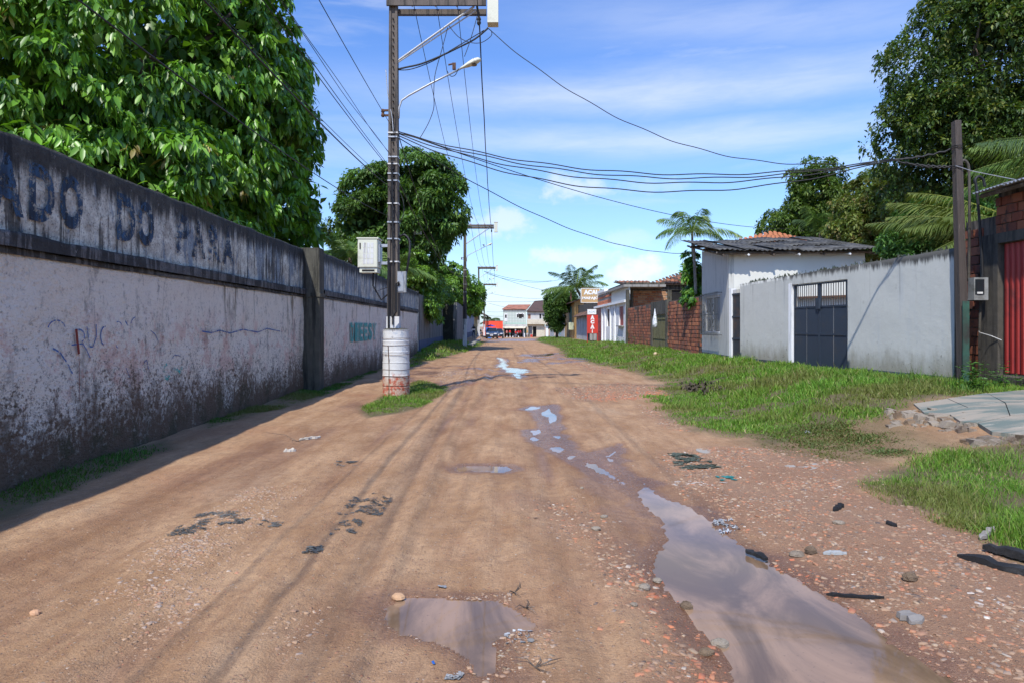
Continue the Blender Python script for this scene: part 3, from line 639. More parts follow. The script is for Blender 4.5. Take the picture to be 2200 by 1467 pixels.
# ------------------------------------------------------------------ lettering
def text_mesh(name, txt, h, w, mat, parent, org, ux, uz, off=.0, bold=.03, depth=0):
    """flat letters: org = lower left corner, ux/uz = world directions"""
    c = bpy.data.curves.new(name, 'FONT'); c.body = txt; c.size = 1; c.offset = bold; c.extrude = depth
    o = bpy.data.objects.new(name, c); COL.objects.link(o)
    dg = bpy.context.evaluated_depsgraph_get(); me = bpy.data.meshes.new_from_object(o.evaluated_get(dg)); bpy.data.objects.remove(o)
    me.name = name; co = np.empty(len(me.vertices)*3, dtype=np.float32); me.vertices.foreach_get('co', co); co = co.reshape(-1, 3)
    lo, hi = co.min(0), co.max(0); ux, uz = Vector(ux), Vector(uz); nn = ux.cross(uz).normalized()
    base = WL[parent.name] if parent else Vector((0, 0, 0))
    u = (co[:, 0]-lo[0])/(hi[0]-lo[0])*w; v = (co[:, 1]-lo[1])/(hi[1]-lo[1])*h
    V = np.array(org)[None] + u[:, None]*np.array(ux)[None] + v[:, None]*np.array(uz)[None] + (co[:, 2:3] + off)*np.array(nn)[None] - np.array(base)[None]
    me.vertices.foreach_set('co', V.astype(np.float32).ravel()); me.materials.clear(); me.materials.append(mat); me.update()
    return link(name, me, parent, base)
def worn_paint(name, c1, c2, thr=.5, sc=14):
    t = material(name); p = t.pos(); n = t.noise(p, sc, 6, .75); q = t.noise(t.scale(p, (4, 4, .6)), 1.4, 5, .7)
    col = t.mix(t.ramp(q, .35, .65), c1, c2)
    a = t.ramp(t.math('ADD', n, t.math('MULTIPLY', t.math('SUBTRACT', q, .5), .5)), thr, thr - .10)
    return fin(t, col, .85, alpha=a)
WN = bpy.data.objects['compound_wall']; WN2 = bpy.data.objects['compound_wall.001']
LET = worn_paint('faded_blue_letters', (.008, .012, .02), (.03, .09, .18), .59); LET2 = worn_paint('very_faded_letters', (.012, .016, .025), (.03, .08, .16), .56, 11)
LET3 = worn_paint('green_letters', (.05, .30, .28), (.10, .42, .38), .62, 12)
def wall_letter(ch, ya, yb, za, zb, mat, x=XW, par=WN, off=.03, bold=.02):
    text_mesh('letter', ch, zb - za, yb - ya, mat, par, (x((ya+yb)/2), ya, za), (0, 1, 0), (0, 0, 1), off, bold)
def lx(px, lat=5.0): return lat * F / (1070 - px)
for ch, a, b_, m in [('A', -28, 44, LET), ('D', 57, 111, LET), ('O', 124, 172, LET), ('D', 247, 286, LET), ('O', 293, 326, LET), ('P', 376, 405, LET2), ('A', 410, 437, LET2),
                     ('R', 445, 470, LET2), ('Á', 476, 498, LET2)]:
    wall_letter(ch, lx(a), lx(b_), 2.78, 3.40 + (.1 if ch == 'Á' else 0), m, bold=.045 if m is LET else .03)
for i, ch in enumerate('DIEESY'):
    ya, yb = [lx(q, 4.62) for q in (751 + i*9.6, 751 + i*9.6 + 7.5)]; wall_letter(ch, ya, yb, 1.15, 1.76 + .0, LET3, XW2, WN2, .035, .05)
def scribble(par, x, pts, r, mat, off=.02):
    b = MB(); P3 = []
    for (px, py) in pts:
        Y = lx(px, 5.0); P3.append((x(Y) + off, Y, EYE - (py - HY)/F*Y))
    # a flat painted stroke
    for p, q in zip(P3[:-1], P3[1:]):
        p, q = Vector(p), Vector(q); d = (q-p).normalized(); n = Vector((0, -d.z, d.y)) * r
        b.add([p - n, q - n, q + n, p + n], [(0, 1, 2, 3)])
    return build('graffiti_stroke', b, mat, par)
BLUEG = worn_paint('blue_spray', (.04, .10, .30), (.05, .13, .30), .60, 24); REDG = worn_paint('red_paint_drip', (.16, .02, .012), (.2, .03, .02), .72, 10); TEALG = worn_paint('teal_spray', (.05, .4, .36), (.08, .45, .4), .56, 16)
def arc(cx, cy, rx, ry, a0, a1, n=9): return [(cx + rx*math.cos(R(a0+(a1-a0)*i/n)), cy - ry*math.sin(R(a0+(a1-a0)*i/n))) for i in range(n+1)]
for pts, r, m in [(arc(118, 712, 20, 24, 160, 0), .008, BLUEG), (arc(166, 722, 12, 14, 110, -60), .010, BLUEG), ([(183,702),(190,745),(196,745),(204,722),(203,697)], .008, BLUEG), (arc(222, 722, 9, 20, 100, 260), .009, BLUEG),
                  ([(222,702),(232,701)], .009, BLUEG), (arc(251, 705, 8, 14, 170, 0), .007, BLUEG), ([(243,712),(247,745),(258,752)], .006, BLUEG), (arc(292, 702, 15, 22, 190, -10), .007, BLUEG), ([(313,675),(316,716)], .008, BLUEG), ([(266,690),(272,700)], .01, BLUEG),
                  ([(110,748),(124,756),(140,778),(152,802)], .010, BLUEG), ([(150,741),(174,738),(182,750),(190,768)], .007, BLUEG), ([(318,708),(330,718),(338,735)], .006, BLUEG), ([(282,778),(296,790),(312,772),(316,792)], .007, BLUEG), (arc(277, 732, 9, 10, 150, -20), .007, BLUEG),
                  ([(268,790),(276,812),(276,830)], .006, BLUEG), ([(160,707),(163,735),(166,760)], .022, REDG), ([(166,760),(167,820),(168,860)], .004, REDG), (arc(356, 798, 6, 16, 90, 330), .022, TEALG), ([(370,790),(386,800),(388,786)], .026, TEALG),
                  ([(432,712),(452,715),(470,710),(492,716),(520,708),(552,714),(572,706),(600,712)], .012, BLUEG), ([(365,772),(372,762),(384,764)], .006, BLUEG)]:
    scribble(WN, XW, pts, r, m)

# ------------------------------------------------------------------ foliage
def leaf_mat(name, rough=.35, trans=.22, spec=.5):
    t = material(name); c = t.attr('Col').outputs['Color']; fin(t, c, rough, spec=spec)
    tr = t.N.new('ShaderNodeBsdfTranslucent'); t.set(tr.inputs[0], t.mix(1, c, (1.7, 1.8, .6), 'MULTIPLY'))
    mx = t.N.new('ShaderNodeMixShader'); mx.inputs[0].default_value = trans
    t.L.new(t.b.outputs[0], mx.inputs[1]); t.L.new(tr.outputs[0], mx.inputs[2]); t.L.new(mx.outputs[0], t.o.inputs[0]); return t.m
GLOSSY = leaf_mat('glossy_leaf', .40, .2, .55); MATTE = leaf_mat('matte_leaf', .5, .25, .35)
BARK = M('bark', (.12, .09, .065), .9, .4, 7, (.04, .035, .03), .5, .8, .03)
def leaves(pts, dirs, L, Wd, fold=.25, droop=.35, rg=rng):
    """pts (n,3) base, dirs (n,3) unit; returns V (n*5,3), F (n*4,3)"""
    n = len(pts); up = np.array([0, 0, 1.]) + .35*rg.normal(size=(n, 3)); s = np.cross(dirs, up); s /= np.linalg.norm(s, axis=1)[:, None] + 1e-9
    nn = np.cross(s, dirs); L = L[:, None]; Wd = Wd[:, None]
    m = pts + dirs*L*.5 - nn*0; tip = pts + dirs*L - np.array([0, 0, 1.])*L*droop*.5
    l = pts + dirs*L*.45 + s*Wd + nn*Wd*fold; r = pts + dirs*L*.45 - s*Wd + nn*Wd*fold
    V = np.stack([pts, l, m, r, tip], 1).reshape(-1, 3)
    Fb = np.array([(0,2,1),(0,3,2),(1,2,4),(2,3,4)]); return V, (Fb[None] + 5*np.arange(n)[:, None, None]).reshape(-1, 3)
def leaves8(pts, dirs, L, Wd, fold=.25, droop=.35, rg=rng):
    n = len(pts); up = np.array([0, 0, 1.]) + .35*rg.normal(size=(n, 3)); s = np.cross(dirs, up); s /= np.linalg.norm(s, axis=1)[:, None] + 1e-9
    nn = np.cross(s, dirs); L = L[:, None]; Wd = Wd[:, None]; g = np.array([0, 0, 1.])
    c = lambda t: pts + dirs*L*t - g*L*droop*.5*t*t
    e = lambda t, w, q: c(t) + s*Wd*w*q + nn*Wd*fold*w
    V = np.stack([pts, e(.30, .80, 1), c(.30), e(.30, .80, -1), e(.66, .82, 1), c(.66), e(.66, .82, -1), c(1.)], 1).reshape(-1, 3)
    Fb = np.array([(0,2,1),(0,3,2),(1,2,5),(1,5,4),(2,3,6),(2,6,5),(4,5,7),(5,6,7)]); return V, (Fb[None] + 8*np.arange(n)[:, None, None]).reshape(-1, 3)
def tree(name, label, cat, base, lobes, nros, k, leaf, pal, mat, seed, trunk=.25, group=None, droop=.6, clump=.8, ros=.25, limb=True, single=0, keep=None, depth=.35, clumps=None, core=.8):
    """lobes: (cx,cy,cz,rx,ry,rz); rosettes of k leaves sit on bulges over each lobe's surface, thinning inwards"""
    rg = np.random.default_rng(300 + seed); root = empty(name, base, label, cat, group)
    lob = np.array(lobes, float); vol = (lob[:, 3]*lob[:, 5] + lob[:, 4]*lob[:, 5] + lob[:, 3]*lob[:, 4]); share = vol / vol.sum()
    C = []; N = []; T = []
    for l, sh in zip(lob, share):
        nc = max(8, int((clumps or nros/16) * sh)); d = rg.normal(size=(nc, 3)); d /= np.linalg.norm(d, axis=1)[:, None]; d = d[d[:, 2] > -.75]; nc = len(d)
        rr = 1 - depth*rg.random(nc)**2.2; cc = l[:3] + d*l[3:6]*rr[:, None]; cr = clump*(.55 + .75*rg.random(nc)); cn = d/l[3:6]; cn /= np.linalg.norm(cn, axis=1)[:, None]
        m = int(nros*sh / nc) + 1
        for c, r, nrm, q in zip(cc, cr, cn, rr):
            v = rg.normal(size=(m, 3)); v /= np.linalg.norm(v, axis=1)[:, None]; v = v + nrm*.9 + np.array([0, 0, .35]); v /= np.linalg.norm(v, axis=1)[:, None]
            C.append(c + v*r*np.array([1, 1, .72])*(.75 + .3*rg.random((m, 1)))); N.append(v*.75 + nrm*.4); T.append(np.full(m, rg.random()))
    C = np.concatenate(C); N = np.concatenate(N); T = np.concatenate(T)
    if keep is not None:
        q = keep(C); C, N, T = C[q], N[q], T[q]
    n = len(C)
    a = (rg.random((n, k))*.7 + np.arange(k)[None]) * (6.283/k); N /= np.linalg.norm(N, axis=1)[:, None]
    ax = np.cross(N, np.array([.3, .2, 1.])); ax /= np.linalg.norm(ax, axis=1)[:, None]; ay = np.cross(N, ax)
    spread = (.75 + .5*rg.random((n, k)))[..., None]
    D = N[:, None]*.55 + spread*(ax[:, None]*np.cos(a)[..., None] + ay[:, None]*np.sin(a)[..., None]); D[..., 2] -= droop*(.5 + rg.random((n, k))); D /= np.linalg.norm(D, axis=2)[..., None]
    B = C[:, None] + D*ros*.15 + rg.normal(size=(n, k, 3))*ros*.22
    B = B.reshape(-1, 3); D = D.reshape(-1, 3); nl = len(B)
    L = leaf*(.45 + .75*rg.random(nl)); lv, nv = (leaves8, 8) if single else (leaves, 5); V, Fc = lv(B, D, L, L*(.20 if single else .21), rg=rg)
    pal = np.array(pal); w = pal[:, 3]/pal[:, 3].sum(); pc = pal[rg.choice(len(pal), n, p=w), :3]
    c = np.repeat(pc, k, 0)*(.75 + .5*rg.random((nl, 1)))*(.8 + .4*np.repeat(T, k)[:, None]); c5 = np.repeat(c, nv, 0)
    # inner leaves, shade darkened into their colour, close the crown behind its outer layer
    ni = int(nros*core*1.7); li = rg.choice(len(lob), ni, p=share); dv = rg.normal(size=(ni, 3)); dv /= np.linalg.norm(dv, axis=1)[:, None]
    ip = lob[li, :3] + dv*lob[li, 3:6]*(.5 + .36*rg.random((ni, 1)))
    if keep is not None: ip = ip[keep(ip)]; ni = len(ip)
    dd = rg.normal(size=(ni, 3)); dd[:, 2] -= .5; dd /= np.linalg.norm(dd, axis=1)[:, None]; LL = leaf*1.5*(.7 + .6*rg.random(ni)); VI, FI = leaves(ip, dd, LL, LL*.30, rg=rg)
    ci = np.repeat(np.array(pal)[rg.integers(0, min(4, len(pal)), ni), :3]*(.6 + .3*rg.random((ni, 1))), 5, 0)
    if single:                        # the leaves that show largest are parts of their own
        s = np.where((C[:, 1] < np.percentile(C[:, 1], 30)) & (C[:, 0] > base[0] - 2) & (C[:, 2] > 3.5) & (C[:, 2] < 7))[0]; s = s[:max(1, single // k)]
        take = (s[:, None]*k + np.arange(k)).ravel()[:single]; km = np.ones(nl, bool); km[take] = False
        F8 = [(0,2,1),(0,3,2),(1,2,5),(1,5,4),(2,3,6),(2,6,5),(4,5,7),(5,6,7)]
        for i in take:
            vv = V[i*8:i*8+8]; me = bpy.data.meshes.new('leaf'); b0 = Vector(vv[0]); me.from_pydata([tuple(Vector(p) - b0) for p in vv.tolist()], [], F8)
            me.materials.append(mat); ca = me.color_attributes.new('Col', 'FLOAT_COLOR', 'POINT')
            for j in range(8): ca.data[j].color = (*c5[i*8+j], 1)
            link('leaf', me, root, b0)
        V = V.reshape(-1, 8, 3)[km].reshape(-1, 3); c5 = c5.reshape(-1, 8, 3)[km].reshape(-1, 3); m2 = km.sum()
        Fc = (np.array(F8)[None] + 8*np.arange(m2)[:, None, None]).reshape(-1, 3)
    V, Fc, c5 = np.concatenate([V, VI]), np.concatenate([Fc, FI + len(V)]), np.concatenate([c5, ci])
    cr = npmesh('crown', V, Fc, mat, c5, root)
    if single: cr['kind'] = 'stuff'
    b = MB(); top = lob[:, :3].mean(0); bx, by, bz = base
    b.tube([(bx, by, bz - .3), (bx*.7+top[0]*.3, by*.7+top[1]*.3, bz + (top[2]-bz)*.45), tuple(top)], [trunk*1.25, trunk*.85, trunk*.4], 10); build('trunk', b, BARK, root, True)
    if limb:
        for l in lob:
            for _ in range(5):
                d = rg.normal(size=3); d /= np.linalg.norm(d); e = l[:3] + d*l[3:6]*.82; mid = (top*.4 + e*.6) + rg.normal(size=3)*.3; st = np.array(base)*.45 + top*.55
                bb = MB(); bb.tube([tuple(st), tuple(mid), tuple(e)], [trunk*.38, trunk*.22, trunk*.06], 6); build('limb', bb, BARK, root, True)
    return root
def frond(b_root, d, L, arch, leaflet, rg, V, Fs, cols, base_col, twist=.0, n=26, hang=.55, wdt=.022):
    """append one palm frond to V/F lists: a curved midrib with folded leaflets on both sides"""
    d = np.array(d, float); d /= np.linalg.norm(d); side = np.cross(d, [0, 0, 1.]); side /= np.linalg.norm(side) + 1e-9
    up = np.cross(side, d); pts = []
    for i in range(n + 1):
        t = i / n; pts.append(np.array(b_root) + d*L*t*(1 - .12*arch*t) + np.array([0, 0, -1.])*L*arch*t*t*.55)
    pts = np.array(pts); r = L*.011
    for i in range(n):          # midrib
        k = sum(len(v) for v in V); rr = r*(1 - .8*i/n); r2 = r*(1 - .8*(i+1)/n); q = np.array([pts[i]-side*rr, pts[i]+side*rr, pts[i+1]+side*r2, pts[i+1]-side*r2, (pts[i]+pts[i+1])/2 - up*rr*1.3]); V.append(q)
        Fs.append(np.array([(0,1,2),(0,2,3),(0,3,4),(1,4,2)]) + k); cols.append(np.tile(np.array(base_col)*1.5 + [.04,.03,0], (5, 1)))
    for i in range(2, n + 1):
        t = i/n; tan = pts[i] - pts[i-1]; tan /= np.linalg.norm(tan); ll = leaflet*(math.sin(math.pi*min(1, t*.92 + .08))**.6)*(.85 + .3*rg.random())
        for sgn in (-1, 1):
            for sub in (0, .5):
                dd = side*sgn*(.8 + .1*rg.random()) + tan*(.55 + .3*t) + np.array([0, 0, -1.])*hang*(.4 + .8*rg.random()); dd /= np.linalg.norm(dd); w = np.cross(dd, up); w /= np.linalg.norm(w) + 1e-9
                o = pts[i]*(1 - sub*.99) + pts[i-1]*sub*.99 if sub else pts[i]; k = sum(len(v) for v in V); m = o + dd*ll*.5; e = o + dd*ll + np.array([0, 0, -1.])*ll*.22*hang
                V.append(np.array([o, m + w*wdt, m - w*wdt, e])); Fs.append(np.array([(0,1,2),(1,3,2)]) + k); cols.append(np.tile(np.array(base_col)*(.7 + .6*rg.random()), (4, 1)))
def palm(name, label, base, top, nf, L, leaflet, pal, seed, trunk=.12, group=None, elev=(-.2, 1.1), arch=.7, cat='palm tree', az=None, hang=.55, wdt=.022, n=24):
    rg = np.random.default_rng(400 + seed); root = empty(name, base, label, cat, group)
    b = MB(); b0, t0 = Vector(base), Vector(top); mid = (b0 + t0)/2 + Vector((.15, .1, 0)); b.tube([tuple(b0 - Vector((0, 0, .3))), tuple(mid), tuple(t0)], [trunk*1.3, trunk, trunk*.8], 9); build('trunk', b, BARK, root, True)
    for i in range(nf):
        a = (az[0] + (az[1]-az[0])*rg.random()) if az else 6.283*(i + .5*rg.random())/nf; e = elev[0] + (elev[1]-elev[0])*rg.random(); V, Fs, cs = [], [], []
        frond(t0, (math.cos(a)*math.cos(e), math.sin(a)*math.cos(e), math.sin(e)), L*(.8 + .35*rg.random()), arch*(.7 + .5*rg.random()), leaflet, rg, V, Fs, cs, pal[rg.integers(len(pal))], n=n, hang=hang, wdt=wdt)
        npmesh('frond', np.concatenate(V), np.concatenate(Fs), MATTE, np.concatenate(cs), root)
    return root
LP1 = [(.11,.25,.02,4),(.085,.20,.016,4),(.15,.32,.03,3),(.05,.13,.014,2),(.20,.38,.05,1),(.30,.24,.06,.12)]
tree('mango_tree', 'huge leafy tree with drooping glossy green leaves above the left wall', 'tree', (-12.5, 20, 0),
     [(-12.5, 19.5, 7.2, 6.2, 7.6, 6.6), (-9.3, 16.2, 4.6, 2.8, 3.2, 1.9), (-7.6, 21.5, 5.2, 1.6, 3.0, 2.6), (-13, 14.5, 7, 4, 2.6, 3.5), (-8.4, 20.5, 9.5, 2.0, 2.8, 3.4)],
     15500, 8, .27, LP1, GLOSSY, 1, .4, droop=1.5, clump=.72, ros=.22, single=296, keep=lambda C: (C[:, 1] < 25) & (C[:, 0] > -.88*C[:, 1] - .5) & (C[:, 2] > 2.4) & (C[:, 2] < 4 + .52*C[:, 1]) & (C[:, 0] < -5.5 - np.maximum(C[:, 2] - 5, 0)*.24 - (C[:, 1] < 18)*.4) & (C[:, 0] < -.292*C[:, 1] - .3*np.sin(C[:, 2]*2.1)), depth=.25, clumps=900)
LP2 = [(.065,.135,.025,4),(.085,.165,.03,4),(.045,.095,.02,3),(.12,.20,.04,1.5)]
tree('mango_tree', 'tall dark rounded mango tree behind the nearest utility pole', 'tree', (-8.5, 44, 0),
     [(-7.8, 44, 9.6, 2.8, 3, 2.4), (-5.7, 43, 9.6, 2.2, 2.6, 2.9), (-9.9, 43, 8.0, 1.5, 2, 1.5), (-6.2, 44, 6.6, 2.0, 2.4, 2.4), (-8.6, 43, 6.3, 2.4, 2.5, 2.4), (-6.8, 44, 10.9, 2.4, 2.4, 1.7), (-4.9, 43, 7.9, 1.2, 1.6, .9), (-9.6, 44, 9.9, 1.2, 1.5, 1.0), (-4.9, 43, 10.2, 1.4, 1.5, 1.3)],
     8000, 7, .33, LP2, MATTE, 2, .35, droop=.8, clump=.9, ros=.3, clumps=170, core=.5, depth=.2, group='trees behind the left-hand walls')
LP3 = [(.14,.27,.03,4),(.10,.21,.022,3),(.19,.33,.05,2),(.06,.13,.02,1.5)]
tree('creeper_bush', 'light green bush spilling over the blackened wall beyond the white wall', 'bush', (-6.1, 43, 0),
     [(-6.3, 41.5, 4.6, 1.3, 2.2, 1.6), (-5.8, 44, 4.0, 1.0, 2.4, 1.4), (-5.25, 43, 3.0, .5, 2.6, 1.2), (-6.0, 48, 4.0, 1.0, 2.6, 1.4), (-5.3, 53, 4.3, .8, 2.2, .9)], 3800, 6, .20, LP3, GLOSSY, 3, .08, droop=.7, clump=.4, ros=.2)
tree('leafy_tree', 'bright green tree between the dark mango tree and the second pole', 'tree', (-7, 66, 0),
     [(-6.6, 66, 5.6, 2.2, 2.4, 2.4), (-4.6, 68, 4.6, 1.4, 2.2, 2.0), (-8.2, 63, 4.8, 1.6, 2, 2.2)], 3600, 6, .32, LP3, MATTE, 4, .2, droop=.7, clump=.6, ros=.3, group='trees behind the left-hand walls')
LP4 = [(.050,.095,.018,4),(.065,.12,.022,3),(.13,.17,.04,2),(.03,.06,.014,3),(.20,.22,.06,.8)]
tree('mango_tree', 'big dark tree with yellowish tips at the upper right corner', 'tree', (18.5, 26, .4),
     [(18.4, 25, 11.2, 3.8, 3.2, 3.6), (16.4, 25, 8.9, 2.2, 2.4, 1.8), (19.5, 24, 7.6, 3.3, 3, 2.6), (16.8, 25.5, 6.6, 1.7, 2, 1.6), (20, 25, 14.2, 3.5, 3, 2.6)],
     18500, 6, .21, LP4, MATTE, 5, .35, droop=.35, clump=.7, ros=.24, keep=lambda C: (C[:, 0] < 21.5) & (C[:, 2] < 15.5), depth=.6, core=.28)
LP5 = [(.085,.145,.025,4),(.06,.11,.02,3),(.14,.20,.04,2)]
tree('leafy_tree', 'three-lobed olive green tree behind the grey house with the corrugated roof', 'tree', (18, 40, .4),
     [(18.2, 40, 9.6, 1.5, 1.6, 1.8), (16.8, 40, 7.2, 1.6, 1.8, 1.6), (19.6, 40, 7.3, 2, 2, 2.0), (21.4, 39, 8.6, 1.9, 2, 1.9)], 5200, 6, .26, LP5, MATTE, 6, .22, droop=.4, clump=.5, ros=.26, group='trees behind the right-hand houses')
LP6 = [(.15,.18,.04,4),(.12,.16,.035,3),(.08,.13,.025,3),(.20,.17,.06,1)]
tree('leafy_tree', 'yellowish tree between the olive tree and the big dark tree on the right', 'tree', (18.4, 32, .4),
     [(17.6, 32, 6.6, 1.9, 1.8, 2.2), (19.6, 32, 6.4, 1.8, 1.8, 2.0), (16.2, 31.5, 5.6, 1.3, 1.5, 1.5)], 4200, 6, .22, LP6, MATTE, 7, .2, droop=.5, clump=.5, ros=.24, group='trees behind the right-hand houses')
LP7 = [(.075,.17,.035,4),(.055,.13,.028,4),(.11,.22,.05,2)]
tree('shrub', 'dark green shrub growing behind the pale grey boundary wall', 'shrub', (12.2, 20, .4),
     [(12.0, 19.2, 4.1, 1.1, 1.0, 1.0), (13.3, 18.8, 3.9, 1.3, 1.1, .95), (11.3, 18.6, 3.5, .6, .7, .5), (12.8, 19.6, 4.8, .9, .8, .5)], 3600, 6, .15, LP7, MATTE, 8, .06, droop=.2, clump=.32, ros=.17)
tree('street_tree', 'dense dark street tree below the coconut palm at the end of the verge', 'tree', (6.0, 90, -.2),
     [(6.1, 90, 4.7, 1.4, 1.8, 1.4), (5.7, 90, 3.2, .95, 1.5, 1.2), (5.9, 90, 2.1, .7, 1.1, 1.2), (7.2, 90, 5.4, 1.5, 1.6, 1.0)], 2600, 6, .34, LP2, MATTE, 9, .16, droop=.4, clump=.5, ros=.3)
tree('climbing_plant', 'bright leafy climber beside the post at the corner of the grey house', 'climbing plant', (8.15, 30, .5),
     [(8.15, 29.8, 3.5, .30, .5, .9), (8.1, 29.2, 2.85, .45, .7, .35), (7.95, 30, 4.4, .22, .35, .45)], 560, 6, .22, [(.10,.24,.03,3),(.07,.18,.02,3),(.16,.30,.04,1)], GLOSSY, 10, .04, droop=.9, clump=.2, ros=.15, limb=False)
PG1 = [(.12,.20,.045),(.09,.165,.04),(.16,.24,.06)]; PG2 = [(.04,.075,.025),(.055,.095,.03)]; PG3 = [(.13,.16,.035),(.10,.14,.03)]
def at(px, py, Y): return P(px, py, Y)
palm('acai_palm', 'slender palm with drooping fronds above the corner of the grey house', (12.0, 45, .3), at(1487, 500, 45), 13, 3.7, .85, PG1, 1, .09, elev=(-.1, 1.4), arch=.95, hang=.9, wdt=.02, n=32)
palm('coconut_palm', 'coconut palm rising behind the tan painted sign', (11.5, 84, 0), at(1238, 620, 84), 22, 5.6, 1.15, PG2 + PG1[:1], 2, .2, elev=(-.1, 1.35), arch=.75, hang=.75, wdt=.028, n=30)
palm('young_palm', 'young palm standing in front of the olive tree', (17.2, 37, .4), at(1762, 500, 37), 10, 2.3, .7, PG2 + PG1[:1], 3, .1, elev=(-.1, 1.2), arch=.8, hang=.8, wdt=.035, group='palms behind the right-hand houses')
palm('coconut_palm', 'coconut palm whose long fronds hang over the red gate building', (17.5, 17.5, .4), (16.2, 17.2, 6.2), 9, 4.6, 1.0, PG1 + PG2, 4, .2, elev=(-.1, .5), arch=.45, hang=.75, az=(2.2, 4.2), n=56, wdt=.014)
palm('coconut_palm', 'low coconut palm with yellow-green fronds behind the wooden pole', (14.0, 17.2, .4), (13.5, 17.1, 4.0), 9, 3.8, .85, PG3, 5, .2, elev=(.02, .55), arch=.42, hang=.65, az=(2.5, 3.6), n=56, wdt=.013)
palm('acai_palm', 'feathery palm fronds rising just behind the white wall, left of the cabinet', (-7.6, 29, 0), (-7.0, 29, 4.6), 12, 2.4, .7, PG1, 6, .1, elev=(-.1, 1.2), arch=.8, hang=.7, wdt=.03, group='palms behind the left-hand wall')
palm('acai_palm', 'feathery palm between the cabinet pole and the old wooden pole', (-5.9, 33, 0), (-5.9, 33, 4.5), 9, 2.2, .6, PG1, 7, .09, elev=(-.1, 1.1), arch=.8, hang=.7, wdt=.03, group='palms behind the left-hand wall')
palm('coconut_palm', 'small distant palm above the red wall', (-6.5, 165, -1), at(1052, 688, 165), 11, 3.4, .9, PG2, 8, .2, elev=(-.2, 1.2), arch=.8, hang=.7, wdt=.08, n=14)

